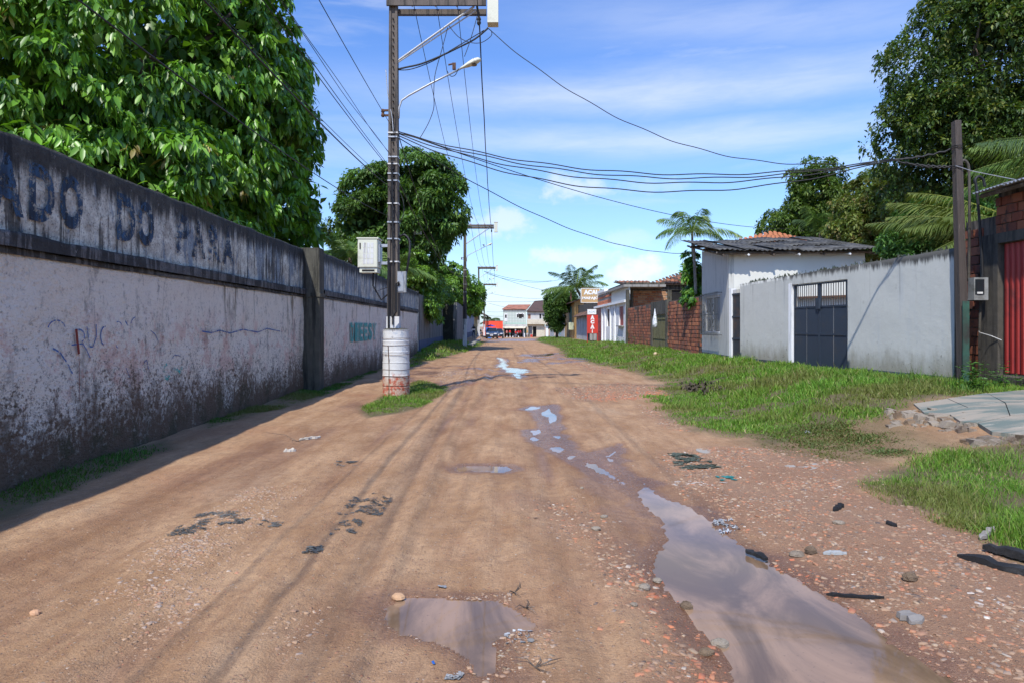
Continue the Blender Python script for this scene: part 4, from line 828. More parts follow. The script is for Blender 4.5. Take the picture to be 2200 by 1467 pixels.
# ------------------------------------------------------------------ utility poles
def utility_pole(x, y, zg, label, arm=2.24, full=True, side=1, h=9.52):
    r = empty('utility_pole', (x, y, zg), label, 'utility pole', 'concrete utility poles along the road')
    X = lambda a: x + a
    b = MB()                       # double-T concrete shaft: two flanges and a recessed web, tapering
    for zz0, zz1, w0, w1 in [(-.3, h, .30, .195)]:
        n = 14
        for i in range(n):
            t0, t1 = i/n, (i+1)/n; za, zb = zz0 + (zz1-zz0)*t0, zz0 + (zz1-zz0)*t1; wa = w0 + (w1-w0)*t0; wb = w0 + (w1-w0)*t1
            for (xa, xb, ya, yb) in [(-.5, -.24, -.42, .42), (.24, .5, -.42, .42), (-.24, .24, -.26, .26)]:
                b.add([(x+xa*wa,y+ya*wa,zg+za),(x+xb*wa,y+ya*wa,zg+za),(x+xb*wa,y+yb*wa,zg+za),(x+xa*wa,y+yb*wa,zg+za),(x+xa*wb,y+ya*wb,zg+zb),(x+xb*wb,y+ya*wb,zg+zb),(x+xb*wb,y+yb*wb,zg+zb),(x+xa*wb,y+yb*wb,zg+zb)],
                      [(0,1,5,4),(1,2,6,5),(2,3,7,6),(3,0,4,7)] + ([(4,5,6,7)] if i == n-1 else []))
    build('shaft', b, POLEM, r)
    if full:
        b = MB()
        for i in range(34):
            z = zg + 3.6 + i*.165; b.box(x - .012, x + .012, y - .112, y - .05, z, z + .026)
        build('bolt_hole', b, BLACK, r)['kind'] = 'stuff'
    zt = zg + h
    b = MB(); b.box(x - .15, X(arm), y - .155, y - .10, zt - .19, zt - .03); b.box(x - .10, X(arm), y + .085, y + .14, zt - .32, zt - .17); build('crossarm', b, POLEM, r)
    b = MB(); b.tube([(x + .10, y - .03, zt - 1.48), (X(arm*.87), y - .03, zt - .16)], .025, 6); b.tube([(x + .10, y - .03, zt - 1.52), (X(arm*.9), y + .03, zt - .22)], .016, 6); build('brace', b, STEEL, r)
    ins = []
    for f in (.2, .45, .68):
        b = MB(); c = (X(arm*f), y, zt - .06); b.lathe(c, [(.012, -.1), (.012, .03), (.055, .04), (.05, .08), (.035, .09), (.05, .11), (.045, .14), (.02, .17)], 10); build('insulator', b, PALEM, r, True); ins.append((c[0], y, zt + .06))
    ins.append((X(arm*.92), y, zt - .42))
    b = MB(); b.tube([(X(arm*.9), y, zt - .15), (X(arm*.92), y, zt - .42)], .03, 6); b.lathe((X(arm*.92), y, zt - .5), [(.03, -.1), (.055, -.05), (.04, 0), (.055, .04), (.03, .1)], 8); build('cable_clamp', b, BLACKR, r)
    b = MB(); b.box(X(arm + .03), X(arm + .29), y - .16, y + .12, zt - .60, zt + .14); bx = build('switch_box', b, LIGHTB, r)
    b = MB(); b.box(X(arm + .01), X(arm + .31), y - .18, y + .14, zt + .14, zt + .18); build('box_lid', b, LIGHTB, bx)
    # street lamp on a curved arm
    zl = zt - 2.52; L = [(x + .13, y - .06, zl - .35), (x + .14, y - .06, zl - .1), (x + .20, y - .06, zl + .08), (x + .38, y - .07, zl + .20), (x + .9, y - .1, zl + .47), (X(1.62), y - .12, zl + .82)]
    b = MB(); b.tube(L, .024, 8); build('lamp_arm', b, STEEL, r, True)
    hd = MB(); c0 = Vector(L[-1]); d = Vector((.93, -.02, .38)).normalized(); s = Vector((0, 1, 0)); u = s.cross(d) * -1; prof = [(0, .035, .035), (.08, .05, .05), (.20, .10, .085), (.34, .125, .11), (.46, .105, .09), (.52, .05, .05), (.535, .012, .012)]; k = len(hd.v)
    for (q, a_, b_) in prof:
        for j in range(12):
            t = 6.2832*j/12; v = math.sin(t); hd.v.append(tuple(c0 + d*q + s*a_*math.cos(t) + Vector((0, 0, 1))*(b_*v if v > 0 else b_*v*.35)))
    for i in range(len(prof)-1):
        for j in range(12): j2 = (j+1) % 12; hd.f.append((k+i*12+j, k+i*12+j2, k+(i+1)*12+j2, k+(i+1)*12+j)); hd.m.append(0)
    hd.f.append(tuple(k+j for j in range(12))[::-1]); hd.m.append(0); hd.f.append(tuple(k+(len(prof)-1)*12+j for j in range(12))); hd.m.append(0)
    head = build('lamp_head', hd, LIGHTB, r, True)
    b = MB(); q = c0 + d*.34 - Vector((0, 0, .035)); b.lathe(tuple(q), [(.085, -.012), (.09, 0), (.085, .008)], 12); build('lens', b, GLASS, head)
    b = MB(); q = Vector(L[-1])*.82 + Vector(L[-2])*.18; b.box(q.x - .06, q.x + .02, y - .15, y - .07, q.z + .05, q.z + .20); b.tube([(q.x - .16, y - .11, q.z + .16), (q.x + .02, y - .11, q.z + .2)], .02, 6); build('photocell', b, RUSTY, r)
    # steel bands
    for i, z in enumerate([3.2, 3.75, 4.15, 4.6, 5.15, 5.32, 5.55, 5.72, 6.2, 6.3] if full else [4.2, 4.8, 5.4, 5.9]):
        w = .30 + (.195-.30)*z/h + .015; b = MB(); b.box(x - w/2, x + w/2, y - w*.47, y + w*.47, zg + z, zg + z + .032); build('steel_band', b, STEEL if i % 3 else WHITEP, r)
    # white painted foot
    wz = 1.9 if full else 2.15; w = .305; b = MB(); b.box(x - w/2, x + w/2, y - w*.45, y + w*.45, zg - .1, zg + wz); build('painted_foot', b, WHITEP, r)
    # secondary rack on the left, service cables up the front
    b = MB(); b.box(x - .28, x - .08, y - .03, y + .03, zg + 6.86, zg + 6.90); b.box(x - .28, x - .08, y - .03, y + .03, zg + 6.74, zg + 6.78); b.lathe((x - .26, y, zg + 6.74), [(.03, -.02), (.05, .02), (.03, .08), (.05, .12), (.03, .17)], 8); build('spool_rack', b, RUSTY, r)
    b = MB(); b.tube([(x + .01, y - .17, zg + 1.7), (x + .015, y - .16, zg + 3.3), (x - .02, y - .15, zg + 5.6)], .022, 6); b.tube([(x - .09, y - .15, zg + 1.3), (x - .10, y - .15, zg + 3.3)], .028, 6); b.tube([(x + .13, y - .13, zg + 1.9), (x + .12, y - .12, zg + 4), (x + .11, y - .11, zg + 6.3)], .012, 5)
    build('service_cable', b, BLACKR, r)
    return r, ins
P1 = (-2.86, 16.2)
POLES = [P1]
dY = 35.6
for i in range(1, 6): POLES.append((-2.57 - .0208*(16.2 + dY*i) * 1.0 + .0, 16.2 + dY*i))
POLES = [(-2.86, 16.2)] + [(-2.56 - .0208*Y, Y) for Y in (51.8, 88.6, 124)]
lbl = ['nearest concrete utility pole, standing in a white painted drum with a grey cabinet on it', 'second concrete utility pole, with a long white painted foot beside the blackened wall',
       'third utility pole, rising behind the yellow house', 'fourth utility pole, thin and far off beside the parked cars']
INS = []
for i, ((x, y), l) in enumerate(zip(POLES, lbl)):
    zg = float(hbase(x, y)) if i else -.02
    _, ins = utility_pole(x, y, zg, l, full=(i == 0), h=9.54 if i == 0 else 9.50 - zg); INS.append(ins)
# the drum form at the foot of the nearest pole
def drum():
    x, y = -2.80, 16.2; r = empty('painted_drum', (x, y, 0), 'white painted concrete-filled drums round the nearest pole, red at the bottom', 'drum')
    t = material('peeling_drum_paint'); p = t.pos(); z = t.sep(p)[2]
    col = t.mix(t.noise(p, 9, 6, .7), (.50, .50, .49), (.74, .74, .72))
    col = t.mix(t.math('MULTIPLY', t.ramp(t.noise(t.scale(p, (1, 1, .4)), 7, 6, .75), .58, .64), .8), col, (.20, .19, .19))
    red = t.ramp(t.math('ADD', z, t.math('MULTIPLY', t.noise(p, 6, 5, .7), .5)), .82, .62)
    rc = t.mix(t.ramp(t.noise(p, 12, 5, .7), .42, .56), (.42, .10, .055), (.50, .36, .27))
    col = t.mix(red, col, rc); bl = t.math('MULTIPLY', t.ramp(t.noise(p, 5, 4), .56, .62), t.ramp(z, .9, 1.1)); col = t.mix(t.math('MULTIPLY', bl, .35), col, (.18, .28, .42))
    dm = fin(t, col, .75, t.bump(t.noise(p, 18, 5, .7), .5, .012))
    for z0, z1, rr in [(-.1, .80, .322), (.80, 1.56, .316)]:
        b = MB(); H = z1 - z0; prof = [(rr, 0)]
        for f in (.32, .64): prof += [(rr, H*f - .025), (rr + .005, H*f - .010), (rr + .005, H*f + .010), (rr, H*f + .025)]
        prof += [(rr, H - .02), (rr + .006, H - .015), (rr + .006, H - .002), (rr - .02, H)]
        b.lathe((x, y, z0), prof, 56); build('drum', b, dm, r)
    b = MB(); b.lathe((x, y, 1.545), [(.30, 0), (.29, .03), (.25, .05), (.20, .06)], 24); build('concrete_fill', b, MOSSC, r)
    b = MB()
    for k, z in enumerate((.24, .47, .62, .98, 1.2, 1.36)):
        pts = [(x + (.327+.008*(k % 2))*math.cos(a), y + (.327+.008*(k % 2))*math.sin(a), z + .006*math.sin(a*3+k)) for a in np.linspace(-3.3, .2, 22)]
        b.tube(pts, .0045, 4)
    b.tube([(x - .12, y - .31, .0), (x - .115, y - .31, .7), (x - .14, y - .31, 1.2)], .009, 5); build('tie_wire', b, RUSTY, r)
drum()
def cabinet():
    x, y = -3.16, 16.0; s = 16.0/F; X0 = (769-HX)*s; X1 = (812-HX)*s; z1 = EYE + (HY-514)*s; z0 = EYE + (HY-577)*s
    r = empty('telecom_cabinet', (X0 + .2, y, z0), 'cream metal cabinet mounted high on the left side of the nearest pole', 'cabinet')
    b = MB(); b.box(X0, X1, y - .02, y + .42, z0 + .02, z1); build('housing', b, LIGHTB, r)
    b = MB(); b.box(X0 - .02, X1 + .02, y - .06, y + .44, z1, z1 + .03); build('lid', b, LIGHTB, r)
    b = MB(); b.box(X0 + .015, X1 - .015, y - .045, y - .021, z0 + .03, z1 - .02); d = build('door', b, LIGHTB, r)
    for i in range(3):
        b = MB()
        for j in range(4): b.box(X0 + .13 + i*.09, X0 + .20 + i*.09, y - .049, y - .0455, z0 + .1 + j*.13, z0 + .215 + j*.13)
        build('panel_rib', b, WHITEP, d)
    b = MB(); b.box(X0 + .05, X0 + .075, y - .06, y - .0455, z1 - .24, z1 - .10); build('handle', b, BLACKR, d)
    b = MB(); b.box(X0 + .04, X1 - .02, y - .01, y + .38, z0 - .10, z0 + .019); q = build('plinth', b, LIGHTB, r)
    b = MB(); b.box(X0 + .10, X1 - .08, y - .016, y - .0102, z0 - .075, z0 - .03); build('vent_slot', b, BLACK, q)
    b = MB(); b.box(X1, X1 + .035, y + .02, y + .36, z0 + .15, z1 - .12); b.box(X1, -2.98, y + .1, y + .16, z0 + .10, z0 + .17); b.box(X1, -2.98, y + .1, y + .16, z1 - .18, z1 - .11); build('bracket', b, STEEL, r)
    b = MB(); b.tube([(X1 - .15, y + .2, z0 - .1), (X1 - .16, y + .2, z0 - .4), (X1 + .05, y + .15, z0 - .75), (-2.99, y + .1, z0 - .62)], .022, 6); b.tube([(X1 - .05, y + .1, z0 - .1), (X1 - .1, y + .15, z0 - .55), (-3.0, y + .1, z0 - .45)], .01, 5); build('conduit', b, BLACKR, r)
    x0, x1 = (855-HX)*s, (873-HX)*s; za, zb = EYE + (HY-629)*s, EYE + (HY-584)*s
    r = empty('meter_box', (x0 + .1, y, za), 'small grey box strapped to the right side of the nearest pole', 'meter box')
    b = MB(); b.box(x0, x1, y - .10, y + .06, za, zb); build('housing', b, GREYP, r)
    b = MB(); b.box(x0 + .01, x1 - .05, y - .112, y - .101, za + .03, zb - .03); build('cover', b, STEEL, r)
    b = MB(); b.tube([(x0 + .04, y - .12, za + .16), (x0 + .04, y - .16, za + .24), (x0 - .02, y - .15, za + .2), (x0 - .02, y - .14, za - .45), (x0 - .12, y - .12, za - .6)], .028, 7); build('conduit', b, BLACKR, r)
cabinet()

# ------------------------------------------------------------------ cables
def cable(a, c, sag, r, label, n=26, twist=False, group=None, strands=1, spread=.03, t0=0., t1=1., name='cable', mat=None, wob=0.):
    a, c = Vector(a), Vector(c); b = MB(); rg = random.Random(len(label)*7 + int(sag*100))
    for s_ in range(strands):
        ph = rg.random()*6.28; pts = []
        for i in range(n + 1):
            t = t0 + (t1 - t0)*i/n; p = a.lerp(c, t); p.z -= 4*sag*t*(1-t)*(1 + (.12*(s_ - strands/2) if strands > 1 else 0))
            if strands > 1 or twist: p += Vector((math.sin(ph + t*40)*spread*.5, math.cos(ph + t*33)*spread*.3, math.cos(ph + t*40)*spread))
            if wob: p.z += wob*math.sin(ph + t*23)
            pts.append(tuple(p))
        b.tube(pts, r, 5, 0)
    o = build(name, b, mat or CABLE, None, True); return tag(o, label, 'cable', group)
g1 = 'wires running from pole to pole along the road'
nm = ['leftmost', 'middle', 'right']
for i in range(3):
    for j in range(3): cable(INS[i][j], INS[i+1][j], .95, .009 if i == 0 else .013, f'{nm[j]} bare wire on the insulators between the {["first and second","second and third","third and fourth"][i]} poles', group=g1)
    cable(INS[i][3], INS[i+1][3], .9, .018, f'thick twisted cable from the box end of the crossarm, {["first to second","second to third","third to fourth"][i]} pole', twist=True, n=120 if i == 0 else 40, spread=.008, group=g1)
for j in range(3): cable(INS[0][j], (INS[0][j][0] + .7, -19.4, 9.5), .95, .006, f'{nm[j]} bare wire coming overhead from behind the camera to the nearest pole', group=g1)
cable(INS[0][3], (INS[0][3][0] + .7, -19.4, 9.0), .9, .010, 'thick twisted cable coming overhead to the box on the nearest crossarm', twist=True, n=100, spread=.008, group=g1)
px_, py_ = P1
g2 = 'black cables swooping over the road edge to the nearest pole'
ends = [((-2.10, -19.4, 7.4), (px_ - .02, py_, 6.42), .55, .007, 1, 'upper black cable reaching the nearest pole just above the white bands'),
        ((-2.15, -19.4, 6.9), (px_ - .02, py_, 5.35), .75, .007, 1, 'black cable of the close bundle, outer one'),
        ((-2.05, -19.4, 6.8), (px_ + .02, py_, 5.35), .70, .006, 1, 'black cable of the close bundle, inner one'),
        ((-2.05, -19.4, 7.0), (px_ - .05, py_, 5.75), .85, .005, 2, 'two loosely twisted cables of the close bundle'),
        ((-2.35, -19.4, 6.6), (px_ - .1, py_, 5.0), 1.05, .011, 1, 'thick lashed cable sagging against the sky to the nearest pole'),
        ((-2.45, -19.4, 6.3), (px_ - .1, py_, 5.1), .95, .005, 1, 'thin cable beside the thick lashed cable'),
        ((-2.7, -19.4, 6.2), (px_ - .12, py_, 4.3), 1.25, .007, 1, 'lowest black cable crossing in front of the big tree')]
for a, c, s, r, st, l in ends: cable(a, c, s, r, l, n=60, strands=st, spread=.02, group=g2)
PR = (9.10, 13.75)
g3 = 'cables crossing the road from the nearest pole'
JN = at(1915, 344, 14.3)
for k, (dz, s, l) in enumerate([(0, .62, 'top strand of the cable bundle crossing the road to the wooden pole'), (-.05, .80, 'second strand of the cable bundle crossing the road to the wooden pole'), (-.1, .98, 'third strand of the cable bundle crossing the road, sagging more'), (-.02, .70, 'bottom strand of the cable bundle crossing the road to the wooden pole')]):
    cable((px_ + .12, py_, 6.33 + dz), JN, s, .013, l, n=60, twist=True, spread=.018, group=g3)
cable(JN, (PR[0], PR[1], 5.30), .05, .018, 'short spliced cable end reaching the top of the wooden pole', n=12, strands=2, spread=.02, group=g3)
cable(JN, (PR[0], PR[1], 4.92), .06, .014, 'loose strands tied lower on the wooden pole', n=12, strands=3, spread=.03, group=g3)
cable((INS[0][3][0] + .2, py_, 8.85), at(1800, 352, 14.6), .95, .010, 'thin cable from the switch box falling across the sky to the right', n=60, twist=True, spread=.015, group=g3)
cable((px_ + .12, py_, 6.35), at(1700, 492, 34), .6, .012, 'cable from the nearest pole to the trees behind the grey house', n=60, group=g3)
cable((px_ + .12, py_, 6.2), at(1482, 545, 28.5), .75, .012, 'cable from the nearest pole down to the post at the corner of the grey house', n=60, twist=True, spread=.01, group=g3)
cable((px_ + .12, py_, 6.25), (POLES[1][0], POLES[1][1], 6.6), 1.9, .012, 'lower cable from the nearest pole running past the mango tree to the second pole', n=50, group=g1)
cable((px_ - .1, py_, 5.6), (POLES[1][0], POLES[1][1], 5.6), 1.0, .014, 'telephone cable from the nearest pole to the second pole', n=50, group=g1)
cable((POLES[1][0], POLES[1][1], 6.2), (POLES[2][0], POLES[2][1], 6.2), 1.0, .02, 'telephone cable from the second pole to the third pole', n=40, group=g1)
cable((POLES[1][0], POLES[1][1], 5.6), (POLES[2][0], POLES[2][1], 5.4), 1.3, .016, 'lower telephone cable from the second pole to the third pole', n=40, group=g1)
g4 = 'distant wires crossing the far end of the road'
for k, (Y0, p0, p1, s, l) in enumerate([(88, (1040, 583), (1185, 604), .5, 'highest distant wire slanting to the coconut palm'), (88, (1040, 584), (1190, 628), .3, 'distant wire slanting down to the street tree'), (88, (1045, 588), (1200, 602), .7, 'distant wire between the third pole and the coconut palm'),
        (122, (1050, 630), (1190, 640), .5, 'distant wire from the fourth pole over the tiled roofs'), (122, (1045, 648), (1185, 646), .2, 'level distant wire just above the orange roof'), (140, (1046, 670), (1084, 670), .1, 'short level wire between the eaves and the tiled facade'), (140, (1046, 678), (1084, 680), .1, 'lower short wire beside the tiled facade'), (122, (1050, 652), (1140, 668), .2, 'distant wire dropping to the orange roof')]):
    cable(at(*p0, Y0), at(*p1, Y0 + 8), s, .022, l, n=20, group=g4)
# loops and jumpers around the nearest pole head
def loose(pts, r, label, cat='cable', name='loose_cable', n=24, mat=None):
    """smooth curve through points given at the pole's distance"""
    P3 = [Vector(P(a, b_, py_ - .05*i % .2)) for i, (a, b_) in enumerate(pts)]; out = []
    q = [P3[0]] + P3 + [P3[-1]]
    for i in range(1, len(q)-2):
        for j in range(6):
            t = j/6; a, b_, c, d = q[i-1], q[i], q[i+1], q[i+2]
            out.append(tuple(.5*((2*b_) + (c-a)*t + (2*a-5*b_+4*c-d)*t*t + (-a+3*b_-3*c+d)*t**3)))
    out.append(tuple(P3[-1])); b = MB(); b.tube(out, r, 5); return tag(build(name, b, mat or CABLE, None, True), label, cat, 'loose cables at the head of the nearest pole')
loose([(845,152),(870,146),(905,138),(945,122),(985,103),(1020,85),(1048,62)], .022, 'thick cable looping from the brace up to the switch box')
loose([(842,150),(880,150),(930,132),(975,105),(1040,66)], .012, 'thinner cable running along the thick one to the switch box')
loose([(965,57),(985,80),(1010,92),(1035,92),(1055,78),(1056,68)], .009, 'slack loop hanging under the switch box')
loose([(962,60),(950,105),(935,160),(932,200),(932,232),(922,262),(908,288),(900,300)], .009, 'thin cable dangling from the brace past the lamp arm')
loose([(1026,32),(1018,62),(1008,95),(998,122)], .009, 'lamp wire running from the arm clamp to the lamp head')
loose([(960,152),(968,164),(978,162),(985,148)], .009, 'small loop under the photocell')
loose([(855,150),(852,200),(850,250),(848,290)], .008, 'thin wire falling along the right side of the pole head')
loose([(829,150),(833,200),(842,250),(845,285)], .010, 'pale wire stapled down the pole', mat=STEEL)
loose([(852,515),(868,505),(880,520),(878,560),(870,600)], .030, 'black hose bent behind the small grey box')
loose([(845,395),(862,420),(868,450),(860,478),(848,480)], .010, 'loop of spare cable beside the pole')
def far_pole():
    r = empty('old_pole', at(888, 640, 41), 'old grey wooden pole with white insulators behind the left wall', 'utility pole'); x, y, z = WL[r.name]; b = MB(); b.tube([(x, y, 0), (x, y, at(888, 490, 41)[2])], [.10, .08], 8); build('shaft', b, DARKC, r)
    zt = at(888, 497, 41)[2]; b = MB(); b.box(x - .35, x + .45, y - .04, y + .04, zt, zt + .07); build('crossarm', b, RUSTY, r)
    for dx in (-.3, .08, .18, .28, .38, .48):
        b = MB(); b.lathe((x + dx, y - .05, zt - .22), [(.03, 0), (.045, .05), (.03, .1), (.045, .15), (.03, .2)], 8); build('insulator', b, WHITEP, r)
far_pole()

# ------------------------------------------------------------------ brickwork
def brick_mats(pref, cols, dirt=(.03, .028, .022), amt=.6):
    out = []
    for i, c in enumerate(cols):
        t = material(f'{pref}_{i}'); p = t.pos(); col = t.mix(t.noise(p, 12, 5, .7), tuple(x*.65 for x in c), tuple(min(1, x*1.3) for x in c))
        d = t.ramp(t.math('ADD', t.noise(t.scale(p, (1.2, 1.2, .45)), 1.3, 6, .72), t.math('MULTIPLY', t.noise(p, 18, 4, .7), .25)), .74 - amt*.12, .84 - amt*.1)
        out.append(fin(t, t.mix(t.math('MULTIPLY', d, .85), col, dirt), .9, t.bump(t.noise(p, 45, 4, .7), .6, .01)))
    return out
BR1 = brick_mats('weathered_brick', [(.34,.115,.055),(.26,.085,.045),(.40,.155,.075),(.22,.095,.06)], amt=.9)
BR2 = brick_mats('pale_brick', [(.44,.24,.13),(.40,.17,.09),(.48,.29,.17)], amt=.3)
BR3 = brick_mats('dark_brick', [(.20,.055,.028),(.15,.045,.025),(.26,.085,.04)], amt=.9)
MORT = M('dark_mortar', (.15, .125, .10), .95, .4, 9, (.025, .022, .018), .8, .8, .02, streak=True); MORTP = M('pale_mortar', (.30, .27, .23), .95, .3, 9, (.05, .045, .04), .4, .6, .02)
def brick_mesh(w, h, d, mat, rg):
    j = lambda: (rg.random() - .5) * .010
    X, Zz = w/2, h/2; c = .006
    vs = [(-X+j(), 0, -Zz+j()*.6), (X+j(), 0, -Zz+j()*.6), (X+j(), 0, Zz+j()*.6), (-X+j(), 0, Zz+j()*.6)]; fr = [(x*(1-c/X), -d, z*(1-c/Zz)) for x, _, z in vs]; mid = [(x, -d + c, z) for x, _, z in vs]
    me = bpy.data.meshes.new('brick'); q = lambda a, b: [(a+i, a+(i+1) % 4, b+(i+1) % 4, b+i) for i in range(4)]
    me.from_pydata(vs + mid + fr, [], q(0, 4) + q(4, 8) + [(8, 9, 10, 11)]); me.materials.append(mat); me.update(); return me
def bricks(parent, p0, p1, z0, z1, bw, bh, jt, mats, nmax, ops=(), proud=.014, z1f=None, jitter=.006, seed=0, missing=.0):
    rg = random.Random(seed + 5); a, b = Vector(p0[:2]), Vector(p1[:2]); Lw = (b - a).length; d = (b - a)/Lw; nr = Vector((d.y, -d.x)); ang = math.atan2(d.y, d.x)
    lib = {f: [brick_mesh((bw - jt)*f, bh - jt, proud + .02, m, rg) for m in mats for _ in range(2)] for f in (1, .5)}; items = []
    k = 0; z = z0
    while z + bh <= z1 + 1e-6:
        u = -bw/2 if k % 2 else 0
        while u < Lw - .02:
            u0, u1 = max(u, 0), min(u + bw, Lw); uc = (u0 + u1)/2; zc = z + bh/2; u += bw
            if u1 - u0 < bw*.35: continue
            if any(o[0] - .02 < uc < o[1] + .02 and o[2] - .01 < zc < o[3] + .01 for o in ops) or (z1f and zc + bh/2 > z1f(uc)) or rg.random() < missing: continue
            items.append((a + d*uc, zc, 1 if u1 - u0 > bw*.75 else .5, rg.randrange(len(lib[1])), (rg.random()-.5)*jitter, (rg.random()-.5)*.03))
        z += bh; k += 1
    items.sort(key=lambda i: i[0].length)
    for (c, zc, f, mi, off, tl) in items[:nmax]:
        q = c + nr*(-.02 + off); o = link('brick', lib[f][mi], parent, (q.x, q.y, zc)); o.rotation_euler = (0, tl, ang)
    if len(items) > nmax:
        mb = MB(); n0 = len(mats)
        for (c, zc, f, mi, off, tl) in items[nmax:]:
            me = lib[f][mi]; rot = Matrix.Rotation(ang, 4, 'Z') @ Matrix.Rotation(tl, 4, 'Y'); q = c + nr*(-.02 + off); T = Matrix.Translation((q.x, q.y, zc)) @ rot
            mb.add([T @ v.co for v in me.vertices], [tuple(p.vertices) for p in me.polygons], mi//2)
        build('brick', mb, mats, parent)['kind'] = 'stuff'
def pane_bars(parent, name, p0, p1, z0, z1, n, r, mat, off=0, rails=()):
    """upright bars between two plan points plus rails; each bar is a part"""
    a, b = Vector(p0), Vector(p1); m = bpy.data.meshes.new(name); t = MB(); t.tube([(0, 0, 0), (0, 0, z1 - z0)], r, 5)
    m.from_pydata(t.v, [], t.f); m.materials.append(mat); m.update()
    for i in range(n): q = a.lerp(b, (i + .5)/n); link(name, m, parent, (q.x, q.y, z0))
    for z in rails:
        t = MB(); t.tube([(a.x, a.y, z), (b.x, b.y, z)], r*1.2, 5); build('rail', t, mat, parent)

# ------------------------------------------------------------------ right side, from the camera outwards
GW = M('pale_grey_paint', (.53, .53, .49), .82, .06, 2.5, (.22, .24, .22), .35, .35, .006, streak=True)
def grey_paint():
    t = material('pale_grey_wall_paint'); p = t.pos(); x, y, z = t.sep(p)
    col = t.mix(t.noise(p, 1.6, 5, .6), (.49, .495, .45), (.58, .585, .54)); col = t.mix(t.math('MULTIPLY', t.ramp(t.noise(t.scale(p, (3, 3, .3)), 1.2, 5, .7), .52, .72), .35), col, (.44, .47, .48))
    f = t.noise(p, 9, 6, .75); lo = t.math('ADD', z, t.math('MULTIPLY', t.math('SUBTRACT', t.noise(t.scale(p, (3, 3, 1)), 1.3, 6, .72), .5), 1.1))
    col = t.mix(t.math('MULTIPLY', t.ramp(lo, 1.25, .55), .7), col, (.20, .18, .12)); col = t.mix(t.math('MULTIPLY', t.math('MULTIPLY', t.ramp(f, .60, .66), t.ramp(lo, 1.6, .8)), .7), col, (.06, .055, .04))
    dr = t.math('MULTIPLY', t.ramp(t.noise(t.scale(p, (5, 5, .22)), 1, 6, .72), .54, .68), t.ramp(z, 1.2, 3.0)); col = t.mix(t.math('MULTIPLY', dr, .45), col, (.16, .16, .14))
    col = t.mix(t.math('MULTIPLY', t.ramp(t.noise(p, 3.1, 6, .75), .60, .72), .4), col, (.24, .245, .21))
    tp = t.ramp(t.math('ADD', z, t.math('MULTIPLY', t.noise(t.scale(p, (9, 9, .8)), 1, 6, .75), .62)), 3.30, 3.46); col = t.mix(t.math('MULTIPLY', tp, .9), col, (.025, .022, .018))
    return fin(t, col, .8, t.bump(t.math('ADD', t.noise(p, 5, 5, .6), t.math('MULTIPLY', f, .3)), .45, .018))
GREYW = grey_paint()
WHITEW = M('white_wall_paint', (.66, .66, .60), .85, .06, 1.2, (.45, .45, .38), .2, .3, .006)
PLINTH = M('dark_blue_plinth', (.06, .08, .10), .85, .2, 5, (.03, .035, .03), .4, .3, .008)
GATEM = M('dark_blue_grey_steel', (.030, .042, .062), .5, .12, 3, (.06, .055, .05), .25, .12, .003)
GBAR = M('dark_bar_paint', (.035, .04, .045), .5, .2, 12, (.12, .06, .03), .4)
WINB = M('grey_bar_paint', (.055, .06, .062), .5, .15, 12, (.05, .04, .03), .5)
WOODG = M('greenish_weathered_wood', (.19, .175, .075), .85, .3, 9, (.06, .06, .03), .6, .5, .008, streak=True)
WOODY = M('ochre_wood', (.42, .25, .09), .8, .2, 7, (.16, .09, .04), .5, .4, .008, streak=True)
WOODD = M('dark_old_wood', (.10, .075, .055), .9, .4, 9, (.3, .27, .24), .4, .9, .015, streak=True)
REDP = M('dark_red_paint', (.30, .022, .016), .5, .1, 4, (.10, .012, .01), .4, .1, .003)
REDB = M('bright_red_paint', (.52, .035, .02), .6, .06, 3, (.40, .05, .03), .3)
FIBRO = M('fibre_cement_roof', (.10, .098, .092), .9, .4, 3, (.018, .018, .017), .8, .5, .01)
TILE = M('clay_tile', (.24, .115, .06), .9, .5, 6, (.035, .03, .028), .9, .6, .01); TILEO = M('orange_clay_tile', (.42, .15, .06), .85, .25, 5, (.12, .06, .04), .5, .4, .01)
TILEB = M('brown_roof_tile', (.19, .095, .065), .9, .25, 3, (.10, .05, .04), .5, .4, .01); TILED = M('dark_roof_tile', (.085, .05, .042), .9, .25, 3, (.05, .04, .035), .5, .4, .01)
WHT = M('white_trim', (.80, .81, .81), .7, .06, 3, (.45, .46, .46), .4, .25, .004, streak=True)

def xl(Y): return 11.54 - .168*Y          # street face of the pale grey boundary wall
def corrugated(name, parent, a, b, c, d, mat, n=9, amp=.022, th=.006, rough=.0, seed=0):
    """one corrugated sheet: a-b lower edge, d-c upper edge, waves across a-b"""
    a, b, c, d = [Vector(q) for q in (a, b, c, d)]; nn = (b-a).cross(d-a).normalized(); mb = MB(); m = n*4
    rg = random.Random(seed); tw = [(rg.random()-.5)*rough for _ in range(4)]
    for s in (0, 1):
        for i in range(m + 1):
            u = i/m; w = math.cos(u*n*6.2832)*amp - s*th
            for v in (0, 1): p = (a.lerp(b, u)).lerp(d.lerp(c, u), v) + nn*(w + tw[v] + rough*.4*math.sin(u*5+seed)); mb.v.append(tuple(p))
    k = 2*(m+1)
    for i in range(m):
        q = 2*i; mb.f += [(q, q+2, q+3, q+1), (k+q+1, k+q+3, k+q+2, k+q), (q, k+q, k+q+2, q+2), (q+1, q+3, k+q+3, k+q+1)]; mb.m += [0]*4
    mb.f += [(0, 1, k+1, k), (2*m, k+2*m, k+2*m+1, 2*m+1)]; mb.m += [0, 0]
    return build(name, mb, mat, parent, True)

